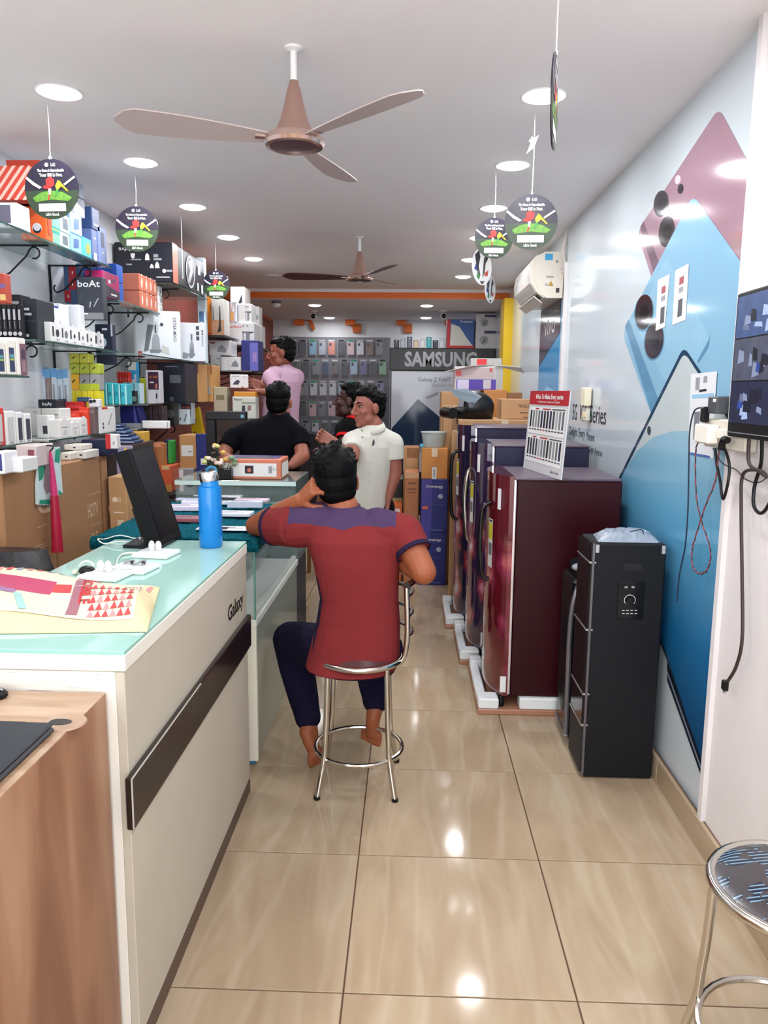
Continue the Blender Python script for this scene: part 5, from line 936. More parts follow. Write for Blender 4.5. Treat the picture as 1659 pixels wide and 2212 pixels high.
PB('earphone_box', 'white box with a big royal blue flash', 88, 655, 130, ZB + e_, (224, 228, 236), [('q', 'N', [(.0, .98), (.9, .92), (1, .45), (.5, .45), (.35, .1)], C((40, 74, 190))), ('p', 'N', .3, .75, .6, .82, W_)], Y=3.86, dep=.1)
PB('earphone_box', 'plain white box leaning behind the earphone row', 132, 658, 172, ZB + e_, (226, 228, 232), [('p', 'N', .6, .1, .85, .3, C((190, 192, 196))), ('p', 'N', .0, .0, .2, 1, C((200, 202, 208)))], Y=4.0, dep=.06)
us = [109, 130, 148, 166, 184, 202, 224]
for k in range(6):
    SB('earphone_box', 'white earphone box, %s from left in the row on the shelf' % ORD[k], us[k], us[k + 1], 697 + k * 4.5, ZB + e_, (232, 232, 230), [('p', 'R', .12, .3, .3, .8, C((70, 72, 80))), ('c', 'R', .66, .48, .2 if k < 2 else .12, C((44, 48, 60)) if k % 2 == 0 else C((120, 122, 130))), ('p', 'R', .5, .12, .85, .16, G_), ('p', 'R', .35, .98, .6, 1.1, W_)], dep=.07, grp='white earphone boxes in a row')
PB('neckband_pack', 'navy neckband packet hanging at the end of the earphone row', 205, 700, 243, ZB - .075, (36, 42, 62), [('c', 'N', .35, .55, .13, C((190, 210, 226))), ('p', 'N', .4, .85, .7, .9, W_), ('p', 'N', .9, .7, 1, 1, C((206, 206, 220)))], Y=4.385, dep=.05)
# --- hanging headphone box and neighbours under the top shelf
t = carton('headphone_box', 'charcoal headphone box with big white lettering hanging under the top shelf', 'box', (onY(166, 640, 4.06).x, 4.06, onY(190, 690, 4.06).z), (onY(222, 640, 4.06).x, 4.12, onY(190, 598, 4.06).z), C((50, 54, 64)),
    [('t', 'N', .48, .84, .15, 'boAt', C((220, 224, 230)), .86), ('p', 'N', .0, .0, 1, .16, C((120, 122, 128))), ('p', 'N', .05, .12, .4, .15, W_), ('q', 'N', [(.46, .28), (.5, .28), (.55, .42), (.5, .42)], C((170, 174, 182))), ('q', 'N', [(.62, .3), (.66, .3), (.85, .5), (.8, .5)], C((170, 174, 182))), ('q', 'N', [(.12, .45), (.15, .45), (.25, .65), (.22, .65)], C((76, 80, 92)))])
b = MB(); b.tube([(t.location.x, 4.09, onY(190, 598, 4.06).z), (t.location.x, 4.09, ZA - .008)], .003, 6); b.build('hanger', M_blackm, t)
for k in range(3):
    PB('gadget_box', 'blue box with a red square, %s of the column under the top shelf' % ['lowest', 'middle', 'topmost'][k], 138, 626 - k * 26, 166, ZA - .008 - .062 * (3 - k) - .01, (56, 84, 122), [('p', 'N', .05 + .35 * (k > 0), .1, .55 + .4 * (k > 0), .95, C((170, 30, 40))), ('p', 'N', .3 + .35 * (k > 0), .4, .38 + .35 * (k > 0), .6, W_)], Y=4.22, dep=.09, v1=645)
SB('razor_box', 'magenta and black printed box at the near end of the bulb shelf', 221, 257, 590, ZF_ + e_, (176, 30, 100), [('q', 'R', [(0, 0), (1, 0), (1, .3), (.4, .42), (0, .5)], C((56, 40, 60))), ('q', 'R', [(.3, .65), (.8, .8), (.78, .72), (.32, .55)], C((90, 60, 100))), ('p', 'R', .3, .55, .45, .7, W_), ('p', 'R', .45, .1, .8, .17, W_)], dep=.1)
for r_ in range(2):
    for c_ in range(2):
        zz = ZF_ + e_ + r_ * .102; ya = onX(258, 620, SF).y + .01; xa = -1.905 + c_ * .117
        carton('bulb_box', 'royal blue bulb box, %s %s of the four' % (['lower', 'upper'][r_], ['left', 'right'][c_]), 'box', (xa, ya, zz), (xa + .115, ya + .10, zz + .1), C((36, 92, 186)), [('p', 'N', .2, .78, .65, .92, W_), ('p', 'N', .1, .1, .35, .3, C((150, 190, 220))), ('p', 'N', .42, .1, .9, .3, C((206, 216, 230))), ('p', 'N', .3, .5, .6, .56, C((150, 190, 230)))], group='royal blue bulb boxes')
ya = onX(304, 620, SF).y + .01
for r_ in range(2):
    for k in range(4):
        yy = ya + .005 + k * .083; zz = ZF_ + e_ + r_ * .102
        carton('bulb_box', 'terracotta bulb box, %s from left in the %s row' % (ORD[k], ['lower', 'upper'][r_]), 'box', (-1.79, yy, zz), (SF - .012, yy + .081, zz + .1), C((196, 112, 88)), [('q', 'R', [(.35, .2), (.6, .2), (.7, .55), (.5, .85), (.28, .55)], C((232, 200, 186))), ('p', 'R', .4, .92, .6, 1, W_)], group='terracotta bulb boxes')
for k in range(3):
    zz = ZF_ + e_ + k * .059; yy = ya + .36
    carton('bulb_box', 'small white bulb box at the far end of the bulb shelf, %s' % ['bottom', 'middle', 'top'][k], 'box', (-1.78, yy, zz), (SF - .01, yy + .07, zz + .058), C((226, 226, 224)), [('q', 'R', [(.4, .2), (.7, .3), (.5, .8)], DK)], group='white bulb boxes')
# --- black mixer carton on the far high shelf
yb_ = 5.10
t = carton('mixer_carton', 'large black mixer carton with white appliance icons near the ceiling', 'box', (-1.93, yb_, ZG + e_), (onY(372, 570, yb_).x, 5.88, onY(300, 523, yb_).z), C((26, 28, 38)),
    [('t', 'N', .18, .82, .07, 'BAJAJ', W_, .2), ('q', 'N', [(.28, .72), (.36, .72), (.35, .62), (.32, .58), (.29, .62)], W_), ('p', 'N', .28, .55, .46, .58, G_), ('q', 'N', [(.53, .55), (.61, .55), (.6, .68), (.57, .73), (.54, .68)], W_), ('p', 'N', .68, .62, .76, .7, G_), ('p', 'N', .68, .55, .82, .6, G_), ('p', 'N', .2, .42, .3, .46, G_), ('q', 'N', [(.61, .35), (.68, .35), (.67, .42), (.64, .46), (.62, .42)], W_), ('q', 'N', [(.7, .35), (.78, .35), (.77, .46), (.74, .52), (.71, .46)], W_), ('c', 'N', .86, .28, .05, W_), ('p', 'N', .9, .26, 1, .31, G_), ('p', 'N', .72, .1, .95, .14, G_),
     ('p', 'R', .0, .0, .14, 1, C((206, 112, 86))), ('c', 'R', .52, .5, .44, C((170, 172, 178))), ('c', 'R', .52, .5, .38, C((44, 48, 58))), ('q', 'R', [(.42, .2), (.5, .2), (.6, .55), (.56, .85), (.45, .75), (.52, .55)], C((150, 152, 160))), ('p', 'R', .76, .55, .84, .8, C((190, 190, 196))), ('p', 'R', .72, .08, .78, .3, C((150, 150, 156))), ('p', 'R', .86, .05, .92, .3, C((170, 170, 176)))])
# --- white mixer cartons
zmx = ZH + e_
def mixer(label, u0, v0, u1, Y, dep, big):
    it = [('v', 'N', .88, .62 if big else .6, .07, 'OSTER MIXO' if big else 'MIXO', C((70, 74, 84)), .5 if big else .42), ('q', 'N', [(.36, .18), (.56, .18), (.54, .45), (.5, .52), (.42, .52), (.38, .42)], C((150, 154, 160))), ('q', 'N', [(.42, .52), (.52, .52), (.54, .72), (.4, .72)], C((186, 190, 196))), ('p', 'N', .45, .54, .48, .7, DK), ('q', 'N', [(.34, .13), (.54, .13), (.6, .2), (.32, .2)], C((120, 124, 130)))]
    if big: it += [('q', 'N', [(.2, .15), (.3, .18), (.42, .7), (.3, .72)], C((104, 108, 116))), ('p', 'N', .08, .02, .16, .16, C((176, 60, 50))), ('c', 'N', .6, .72, .035, C((50, 52, 60))), ('q', 'N', [(.58, .16), (.76, .1), (.74, .24), (.6, .3)], C((196, 194, 188))), ('p', 'N', .0, .0, .04, 1, C((190, 190, 192)))]
    else: it += [('p', 'N', .64, .82, .76, .92, C((60, 62, 72))), ('p', 'N', .64, .68, .76, .78, C((60, 62, 72))), ('p', 'N', .64, .55, .76, .65, C((60, 62, 72))), ('q', 'N', [(.1, .1), (.3, .08), (.34, .2), (.12, .24)], C((140, 144, 150))), ('q', 'N', [(.36, .08), (.5, .1), (.52, .34), (.42, .36)], C((120, 124, 132)))]
    return PB('mixer_carton', label, u0, v0, u1, zmx, (222, 224, 230), it, Y=Y, dep=dep, grp='white mixer cartons', rz=.27)
mixer('white mixer grinder carton nearer the camera on the far middle shelf', 282, 671, 378, 5.16, .19, True)
mixer('smaller white mixer grinder carton behind the nearer one', 380, 697, 434, 5.48, .2, False)
# --- blister pack, orange carton, vacuum carton on the far shelves
PB('blister_pack', 'tall clear blister pack with green label beside the black mixer carton', 424, 556, 441, ZH + e_, (206, 218, 226), [('p', 'N', .1, .75, .6, .95, C((110, 170, 70))), ('p', 'N', .2, .02, .8, .5, C((80, 110, 150))), ('p', 'N', .3, .3, .7, .4, W_)], Y=6.02, dep=.06)
zq = onY(450, 716, 6.12).z
t = PB('vacuum_carton', 'white carton printed with an upright vacuum cleaner', 456, 645, 483, onY(465, 724, 6.2).z, (214, 210, 204), [('p', 'N', .0, .0, 1, .42, C((214, 160, 124))), ('q', 'N', [(.6, .2), (.75, .2), (.72, .8), (.66, .8)], DK), ('q', 'N', [(.45, .06), (.8, .12), (.72, .3), (.6, .3)], C((50, 52, 60))), ('q', 'N', [(.1, .4), (.2, .4), (.16, .8), (.12, .8)], C((90, 80, 76)))], Y=6.2, dep=.2)
PB('orange_carton', 'bright orange carton left of the vacuum cleaner carton', 443, 640, 456, onY(465, 724, 6.2).z, (244, 140, 40), [('p', 'N', .0, .0, 1, .08, C((240, 90, 40))), ('p', 'N', .0, .6, .5, .8, C((250, 170, 60)))], Y=6.25, dep=.2)
b = MB(); zsh = onY(465, 724, 6.2).z - .001; b.box(XL + .01, 6.18, zsh - .012, onY(484, 724, 6.2).x + .01, 6.6, zsh); tt = thing('shelf_board', 'small dark shelf board under the vacuum carton', 'shelf', (-1.75, 6.35, zsh)); b.build('board', mat('dark_shelf_board', (50, 46, 46), .4), tt); b = MB(); b.box(XL + .002, 6.3, zsh - .12, XL + .02, 6.33, zsh - .012); b.build('bracket', M_blackm, tt)
def pot(fc='N'): return [('q', fc, [(.58, .12), (.82, .12), (.84, .55), (.56, .55)], C((120, 124, 130))), ('q', fc, [(.62, .14), (.68, .14), (.69, .52), (.61, .52)], C((214, 216, 220))), ('q', fc, [(.82, .5), (.98, .55), (.98, .6), (.82, .58)], DK), ('p', fc, .55, .55, .85, .6, C((90, 94, 100))), ('c', fc, .6, .85, .05, G_), ('c', fc, .75, .85, .05, G_)]
zc_ = 1.9256
PB('cookware_carton', 'wide white cookware carton with red lettering', 491, 697, 549, zc_, (214, 214, 214), [('t', 'N', .28, .82, .11, 'Sunflame', RD, .5), ('c', 'N', .2, .2, .07, G_), ('c', 'N', .38, .2, .07, G_)] + pot(), Y=6.62, dep=.3)
PB('cookware_carton', 'white cookware carton behind the wide one at its right', 549, 703, 564, zc_, (208, 208, 208), [('c', 'N', .5, .7, .1, G_), ('p', 'N', .2, .45, .6, .55, DK)], Y=7.0, dep=.2)
zt_ = onY(520, 697, 6.62).z + .001
PB('cookware_carton', 'small white saucepan carton on top of the wide cookware one', 514, 656, 543, zt_, (212, 212, 212), pot(), Y=6.64, dep=.2)
PB('cookware_carton', 'narrow white carton topmost right in the cookware stack', 544, 662, 560, zc_ + .0, (206, 206, 206), [('p', 'N', .1, .4, .7, .48, DK), ('c', 'N', .6, .75, .06, G_)], Y=7.32, dep=.15)
PB('cookware_carton', 'pinkish carton near the ceiling above the saucepan carton', 497, 619, 528, zt_, (196, 186, 184), [('q', 'N', [(.5, .5), (.8, .8), (.85, .6)], DK)], Y=6.86, dep=.25)
PB('film_bundle', 'silver film wrapped bundle beside the saucepan carton', 496, 652, 512, zt_, mat('silver_film', (206, 212, 222), .2, metal=.5, noise=.3, scale=30, bump=.6, bscale=40), [('p', 'N', .1, .1, .5, .5, C((226, 170, 90)))], Y=6.62, dep=.15)
PB('iron_carton', 'white dry iron carton upper left in the far stack', 451, 736, 499, onY(480, 767, 6.3).z, (216, 214, 218), [('q', 'N', [(.35, .25), (.75, .2), (.8, .35), (.6, .75), (.45, .6)], C((150, 152, 158))), ('p', 'N', .08, .8, .28, .9, C((150, 50, 70)))], Y=6.36, dep=.22)
zi = 1.7006
PB('iron_carton', 'white dry iron carton lower left in the far stack', 454, 766, 477, zi, (208, 208, 212), [('p', 'N', .6, .7, .9, .8, G_)], Y=6.36, dep=.2)
PB('iron_carton', 'white iron carton at the lower right with an iron picture', 478, 771, 520, zi, (214, 212, 212), [('p', 'N', .0, .0, .3, 1, C((228, 228, 228))), ('q', 'N', [(.5, .3), (.85, .25), (.9, .4), (.75, .75), (.6, .6)], C((130, 132, 138)))], Y=6.34, dep=.22)
PB('blue_carton', 'deep blue appliance carton beside the white iron cartons', 521, 735, 558, zi, (30, 34, 110), [('p', 'N', .5, .0, .98, .92, C((96, 96, 176))), ('p', 'N', .65, .3, .9, .6, C((150, 120, 180)))], Y=6.36, dep=.22)
# --- lower bay, near left edge
for k, (a, c, vt, cc, lb) in enumerate(((-20, 8, 880, (200, 60, 56), 'red topped box at the left edge of the lower shelf'), (10, 33, 888, (226, 228, 226), 'white carton with grey print on the lower left shelf'), (34, 49, 890, (222, 222, 222), 'white windowed phone box on the lower left shelf, nearer'), (51, 67, 893, (224, 224, 224), 'white windowed phone box on the lower left shelf, farther'))):
    SB('phone_box', lb, a, c, vt, ZD + e_, cc, [('p', 'R', .2, .12, .8, .82, C((60, 64, 78)) if k > 1 else C((190, 192, 192))), ('p', 'R', .3, .05, .7, .1, G_)], dep=.1)
# --- lower crowded shelf
PB('white_box', 'large white box behind the small boxes, left one', 47, 882, 88, ZE + e_, (212, 212, 208), [('p', 'N', .6, .85, .8, .9, G_)], Y=3.72, dep=.12)
PB('white_box', 'large white box behind the small boxes, right one', 89, 882, 130, ZE + e_, (218, 216, 210), [('p', 'N', .0, .44, 1, .46, C((180, 178, 172))), ('p', 'N', .7, .75, .9, .8, G_)], Y=3.72, dep=.12)
PB('white_box', 'white box with a dark window in front of the large ones', 78, 897, 103, ZE + e_, (230, 230, 230), [('p', 'N', .55, .2, .95, .55, C((60, 62, 68)))], Y=3.58, dep=.08)
PB('white_box', 'rounded white canister box beside the windowed one', 104, 914, 126, ZE + e_, (222, 218, 210), [('p', 'N', .1, .96, .9, 1, C((200, 196, 190)))], Y=3.6, dep=.08)
for k, (a, c, vt) in enumerate(((127, 152, 906), (153, 171, 911), (172, 187, 902), (188, 212, 903))):
    SB('charger_box', 'small white charger box, %s along the shelf edge' % ORD[k], a, c, vt, ZE + e_, (232, 230, 226), [('p', 'R', .2, .55, .8, .6, G_), ('q', 'R', [(.3, .15), (.7, .15), (.6, .45), (.4, .45)], C((206, 206, 206))), ('p', 'R', .3, .98, .7, 1.08, W_)], dep=.07, grp='small white charger boxes')
SB('charger_box', 'taller white box with grey cable print at the shelf end', 213, 249, 879, ZE + e_, (230, 228, 224), [('p', 'R', .1, .3, .25, .4, C((70, 72, 80))), ('p', 'R', .1, .15, .25, .25, C((70, 72, 80))), ('q', 'R', [(.5, .3), (.55, .3), (.8, .75), (.75, .75)], C((150, 150, 152))), ('p', 'R', .1, .92, .5, 1, RD)], dep=.09)
for k, (u0, v0, u1, Y, cc, lb) in enumerate(((141, 868, 180, 3.95, (196, 40, 40), 'wide red box behind the small white chargers'), (136, 888, 166, 3.86, (214, 60, 44), 'lower red box with pale band before the wide red one'), (170, 880, 190, 3.92, (226, 66, 44), 'orange red box right of the wide red one'), (190, 880, 204, 3.94, (110, 92, 92), 'brown grey box beside the orange red one'), (205, 878, 213, 4.0, (228, 228, 228), 'white slim box behind the chargers'))):
    PB('small_box', lb, u0, v0, u1, ZE + e_, cc, [('p', 'N', .1, .8, .9, .9, C([min(255, x + 30) for x in cc])), ('p', 'N', .49, .0, .51, 1, C([int(x * .8) for x in cc]))], Y=Y, dep=.05)
PB('headphone_case', 'black box with white script on top of the large white boxes', 82, 863, 122, onY(90, 882, 3.72).z + .001, (24, 28, 40), [('t', 'N', .5, .5, .4, 'boAt', W_, .5)], Y=3.74, dep=.09)
PB('small_box', 'dark navy bag like box between the black box and red box', 124, 862, 140, ZE + e_, (30, 30, 56), [('p', 'N', .2, .6, .8, .7, C((60, 60, 90)))], Y=4.04, dep=.05)
zz = onY(160, 868, 3.95).z + .001
PB('small_box', 'blue grey box lying on the wide red box', 166, 858, 192, zz, (44, 70, 104), [('p', 'N', .1, .3, .9, .5, C((70, 100, 140)))], Y=3.96, dep=.04)
PB('camera_pack', 'white round lens pack standing above the brown grey box', 191, 862, 213, onY(200, 880, 3.94).z + .001, (222, 222, 226), [('c', 'N', .25, .7, .25, C((40, 40, 70))), ('c', 'N', .6, .75, .22, C((30, 30, 34)))], Y=3.95, dep=.05)
for k in range(5):
    PB('brush_box', '%s tall pale blue slim box leaning in the white shelf corner' % ORD[k], 84 + k * 12.6, 793 + (k % 2) * 3 + k, 96 + k * 12.6, ZE + e_, (206, 222, 236) if k != 1 else (150, 128, 122), [('p', 'N', .0, .86, 1, 1, C((110, 170, 220))), ('p', 'N', .3, .35, .6, .75, G_), ('p', 'N', .3, .02, .9, .14, C((60, 100, 200)) if k == 4 else C((220, 226, 232)))], Y=4.06, dep=.05, grp='slim tall boxes')
yw = 4.1
for r_, (v0, n_, cc) in enumerate(((843, 5, (222, 206, 40)), (808, 3, (196, 190, 60)), (785, 3, (170, 180, 60)), (763, 2, (190, 190, 70)))):
    for k in range(n_):
        u0 = 149 + k * (66 / max(n_, 3)) ; u1 = u0 + 64 / max(n_, 3)
        zlo = ZE + e_ if r_ == 0 else onY(180, [0, 843, 808, 785][r_], yw + .001).z + .001
        c2 = (226, 170, 40) if (r_ == 1 and k == 0) else ((150, 150, 150) if (r_ == 1) else cc)
        PB('bulb_box', '%s box, %s from left in the %s row of the yellow stack' % ('amber' if (r_ == 1 and k == 0) else 'grey and green' if r_ == 1 else 'yellow', ORD[k], ['bottom', 'second', 'third', 'top'][r_]), u0, v0, u1, zlo, c2, [('q', 'N', [(.3, .5), (.6, .7), (.65, .6), (.35, .42)], C((60, 60, 30)))] + ([('p', 'N', 0, 0, 1, .4, C((180, 190, 40)))] if r_ == 1 and k else []), Y=yw, dep=.07, grp='yellow bulb boxes')
# --- turquoise boxes and neighbours on the next shelf
for k in range(4):
    u0 = 218 + k * 14; PB('cable_box', '%s turquoise upright box on the shelf beside the yellow stack' % ORD[k], u0, 826 + k * 1.2, u0 + 13, ZI + e_, (40, 160, 176) if k % 2 == 0 else (56, 176, 190), [('p', 'N', .8, .0, 1, .95, C((190, 224, 232))), ('p', 'N', .2, .4, .6, .6, C((30, 130, 150)))], Y=4.33, dep=.09, grp='turquoise upright boxes')
for k in range(3):
    u0 = 264 + k * 13; PB('cable_box', '%s slanted turquoise and white box before the yellow carton' % ORD[k], u0, 826 + k, u0 + 12, ZI + e_, [(36, 150, 164), (60, 190, 200), (206, 228, 240)][k], [('q', 'N', [(.2, 1), (.9, 1), (1, .0), (.6, 0)], C((150, 214, 226)))], Y=4.66, dep=.08)
PB('small_box', 'black box standing before the slanted turquoise boxes', 275, 844, 292, ZI + e_, (22, 24, 30), [('c', 'N', .85, .4, .2, C((120, 150, 140)))], Y=4.52, dep=.05)
PB('small_box', 'white flat tray lying below the turquoise boxes', 234, 866, 266, ZE + .03, (228, 228, 224), [('p', 'N', .1, .3, .9, .6, W_)], Y=4.24, dep=.03) if False else None
for k in range(5): PB('pen_pack', '%s red pen pack behind the turquoise boxes' % ORD[k], 252 + k * 5.6, 803, 257 + k * 5.6, ZI + e_, (206, 44, 40), [('p', 'N', .0, .0, 1, .06, DK), ('p', 'N', .3, .7, .7, .8, C((240, 120, 100)))], Y=4.78, dep=.04, grp='red pen packs')
PB('tube_box', 'cyan and white tall box above the red pen packs', 277, 782, 294, ZI + e_, (60, 166, 220), [('p', 'N', .0, .8, 1, 1, C((226, 226, 216))), ('p', 'N', .1, .5, .9, .58, W_), ('p', 'N', .7, .0, 1, .7, C((206, 226, 236)))], Y=4.9, dep=.06)
PB('yellow_carton', 'bright yellow carton behind the turquoise boxes', 279, 817, 319, ZI + e_, (222, 222, 40), [('c', 'N', .15, .88, .03, DK), ('c', 'N', .3, .88, .03, DK)], Y=4.98, dep=.05)
PB('phone_carton', 'white box with plum panel and orange lettering on the shelf end', 314, 800, 344, ZI + e_, (214, 212, 220), [('p', 'N', .18, .42, .95, .95, C((66, 26, 56))), ('t', 'N', .6, .8, .07, 'K-105', C((226, 130, 40)), .55), ('p', 'N', .3, .62, .6, .66, W_), ('p', 'N', .7, .45, .85, .6, C((200, 120, 100))), ('p', 'N', .15, .0, .65, .4, C((232, 232, 236))), ('p', 'N', .72, .15, .82, .3, DK)], Y=4.86, dep=.08)
PB('large_black_carton', 'large dark navy carton below the white mixer carton', 339, 784, 399, ZI + e_, (14, 16, 34), [('p', 'N', .45, .5, .85, .7, C((96, 98, 108))), ('p', 'N', .3, .9, .75, .92, C((120, 124, 140))), ('c', 'N', .5, .1, .06, C((80, 84, 96)))], Y=5.2, dep=.3)
for k in range(2):
    PB('tan_carton', 'tan carton printed with glass tubes, %s one' % ['nearer', 'farther'][k], 398 + k * 31, 786 + k * 2, 428 + k * 30, ZI + e_, (206, 152, 92), [('q', 'N', [(.5, .2), (.9, .2), (.85, .42), (.55, .42)], C((170, 166, 160))), ('p', 'N', .64, .42, .72, .72, C((180, 170, 156))), ('t', 'N', .3, .93, .045, 'usha', C((120, 80, 40))), ('p', 'N', .52, .17, .58, .2, DK), ('p', 'N', .8, .17, .86, .2, DK), ('p', 'N', .88, .75, 1, 1, C((150, 90, 70)))], Y=5.55 + k * .32, dep=.25, grp='tan cartons')
# --- lowest far shelf
zj = ZJ + e_
p = onY(282, 900, 4.72); t = thing('navy_lamp_carton', 'navy sleeve carton with silver foot on the lowest far shelf', 'box', (p.x, 4.76, ZJ))
q0, q1 = onY(260, 900, 4.72), onY(304, 900, 4.72); zt_ = onY(280, 877, 4.72).z
b = MB(); b.plate([V(q0.x, 4.72, zj + .03), V(q1.x, 4.72, zj + .03), V(q1.x - .025, 4.72, zt_), V(q0.x, 4.72, zt_)], (0, .12, 0)); b.build('sleeve', C((22, 28, 104)), t); b = MB(); b.box(q0.x, 4.715, zj, q1.x, 4.85, zj + .03, .003); b.build('silver_foot', C((176, 178, 184)), t); b = MB(); b.plate([V(q1.x - .04, 4.719, zj + .03), V(q1.x - .02, 4.719, zj + .03), V(q1.x - .035, 4.719, zt_), V(q1.x - .045, 4.719, zt_)], (0, -.0006, 0)); b.build('painted_sheen', C((84, 92, 170)), t)  # the sleeve's sheen is a paler strip of colour
for k in range(4): PB('dark_case', '%s dark brown upright case on the lowest far shelf' % ORD[k], 306 + k * 11.5, 877, 317 + k * 11.5, zj, (52, 38, 44), [('p', 'N', .9, 0, 1, 1, C((100, 84, 88))), ('p', 'N', .2, .7, .7, .75, C((90, 74, 80)))], Y=4.92, dep=.1, grp='dark upright cases')
PB('white_bar_light', 'bright white bar lying at the edge of the lowest far shelf', 306, 909, 364, zj, (250, 250, 250), [('p', 'N', .02, .1, .05, .9, G_), ('p', 'N', .95, .1, .98, .9, G_)], Y=4.70, dep=.04) 
PB('phone_carton', 'white and plum box with orange lettering on the lowest far shelf', 377, 868, 413, zj, (170, 178, 188), [('p', 'N', .4, .35, .98, .92, C((66, 26, 56))), ('t', 'N', .7, .75, .09, 'K-105', C((226, 130, 40)), .45)], Y=5.36, dep=.1)
PB('earbud_carton', 'pale blue white box in front of the plum lettered one', 385, 884, 407, zj, (206, 220, 226), [('q', 'N', [(.5, .2), (.65, .2), (.9, .7), (.75, .7)], C((110, 140, 150))), ('p', 'N', .15, .3, .25, .45, DK)], Y=5.28, dep=.05)
PB('black_carton', 'black carton with round print behind on the lowest far shelf', 351, 868, 375, zj, (14, 14, 18), [('c', 'N', .7, .5, .18, C((70, 72, 76)))], Y=5.12, dep=.1)
# yellow carrier bag hanging from the shelf end
p = onY(428, 920, 5.75); t = thing('yellow_bag', 'yellow carrier bag with a looped handle at the end of the lowest far shelf', 'bag', (p.x, 5.75, onY(425, 945, 5.75).z))
q = [onY(u, v, 5.75) for u, v in ((412, 885), (428, 879), (440, 945), (415, 945))]
b = MB(); b.plate([q[0], q[1], q[2], q[3]], (0, .06, 0)); b.build('bag_body', mat('yellow_plastic', (226, 186, 30), .25, noise=.15, scale=14), t); c_ = onY(412, 930, 5.745); b = MB(); b.tube(arc(c_, V(1, 0, 0), V(0, 0, 1), .035, 3.4, 6.1, 12), .006, 6); b.build('handle', C((110, 60, 20)), t); b = MB(); b.poly([onY(u, v, 5.7485) for u, v in ((414, 905), (424, 905), (422, 915), (415, 918))]); b.build('dark_print', DK, t)
# ================================================================== television cartons and heap under the shelves
def tvcarton(label, u0, u1, vt0, Xf, y0, y1, zt, marks, dep=.17):
    return carton('tv_carton', label, 'box', (Xf - dep, y0, 0.001), (Xf, y1, zt), M_card, marks, group='television cartons', bev=.006)
Wm = C((206, 178, 148))
zt1 = onX(60, 1010, -1.48).z; yA, yB = 2.72, onX(112, 1000, -1.48).y
tvcarton('wide brown television carton nearest the office chair', 0, 0, 0, -1.48, yA, yB, zt1, [('p', 'R', .60, .80, .82, .802, Wm), ('p', 'R', .02, .74, .98, .742, Wm), ('p', 'R', .02, .73, .98, .732, Wm), ('p', 'R', .76, .84, .9, .92, Wm), ('c', 'R', .75, .88, .04, Wm), ('p', 'R', .2, .2, .9, .202, Wm), ('t', 'R', .82, .87, .03, 'EMI', M_card)])
yC = onX(232, 1000, -1.48).y
tvcarton('brown television carton marked HDTV behind the broom', 0, 0, 0, -1.481, yB + .01, yC, onX(180, 992, -1.48).z, [('t', 'R', .66, .80, .05, 'HDTV', Wm, .2), ('p', 'R', .6, .86, .86, .862, Wm), ('p', 'R', .6, .74, .86, .742, Wm), ('t', 'R', .66, .69, .045, 'OLE', Wm, .14), ('p', 'R', .6, .63, .86, .632, Wm), ('p', 'R', .66, .12, .84, .22, C((196, 172, 144))), ('p', 'R', .84, .0, .86, 1, C((150, 108, 76)))])
# boxes lying on the television cartons
zc1 = zt1 + .001
PB('white_box', 'long white box lying on the television carton at far left', 10, 990, 48, zc1, (222, 222, 220), [('p', 'N', .1, .4, .4, .5, G_), ('p', 'N', .1, .6, .3, .66, G_)], Y=2.72, dep=.12, grp='boxes under the shelves')
PB('violet_box', 'white edged violet box at the left frame edge', -20, 976, 8, zc1, (226, 226, 230), [('p', 'N', .0, .15, .85, .9, C((56, 56, 120)))], Y=2.66, dep=.1, grp='boxes under the shelves')
PB('floral_box', 'rose printed box under the lower shelf', 34, 962, 78, zc1, (206, 190, 190), [('p', 'N', .6, .3, .9, .8, C((140, 70, 80))), ('p', 'N', .1, .2, .5, .5, C((170, 120, 126)))], Y=2.93, dep=.15, grp='boxes under the shelves')
zc2 = onX(180, 992, -1.48).z + .001
PB('white_box', 'thin white phone box on the HDTV carton, lower left', 131, 978, 152, zc2, (214, 208, 200), [('p', 'N', .5, .4, .7, .6, DK)], Y=3.35, dep=.15, grp='boxes under the shelves')
PB('white_box', 'thin white phone box on the HDTV carton, lower right', 155, 974, 186, zc2, (214, 208, 200), [('p', 'N', .55, .4, .75, .6, DK)], Y=3.42, dep=.15, grp='boxes under the shelves')
zw = onY(160, 974, 3.42).z + .001
PB('white_box', 'thin white phone box stacked above the lower pair', 138, 961, 175, zw, (212, 206, 196), [('p', 'N', .55, .4, .7, .6, DK)], Y=3.44, dep=.13, grp='boxes under the shelves')
PB('navy_box', 'navy cloth bundle on the HDTV carton under the shelf', 176, 950, 236, zc2, (24, 32, 66), [('p', 'N', .1, .6, .5, .64, C((60, 74, 120))), ('p', 'N', .3, .3, .9, .34, C((50, 60, 104)))], Y=3.62, dep=.11, grp='boxes under the shelves')
PB('red_white_box', 'red and white box beneath the crowded white shelf', 228, 938, 252, onY(240, 965, 3.7).z, (226, 222, 222), [('p', 'N', .0, .0, .45, 1, C((196, 40, 44))), ('p', 'N', .65, .3, .8, .5, G_)], Y=3.56, dep=.05, grp='boxes under the shelves')
t = None
# stacked blue jeans like notebooks hanging over
zb0 = 0.95
for k in range(6):
    p = onY(272, 958 - k * 7, 4.3); carton('notebook', '%s blue notebook from the bottom of the slanting pile' % ORD[k], 'book', (p.x - .10 - .012 * (k % 2), 4.3 + .01 * k, p.z), (p.x + .05 - .02 * k, 4.45, p.z + .016), C((66, 92, 136) if k % 2 else (44, 62, 100)), [('p', 'N', .02, .3, .98, .7, C((170, 184, 206)))], group='pile of blue notebooks')
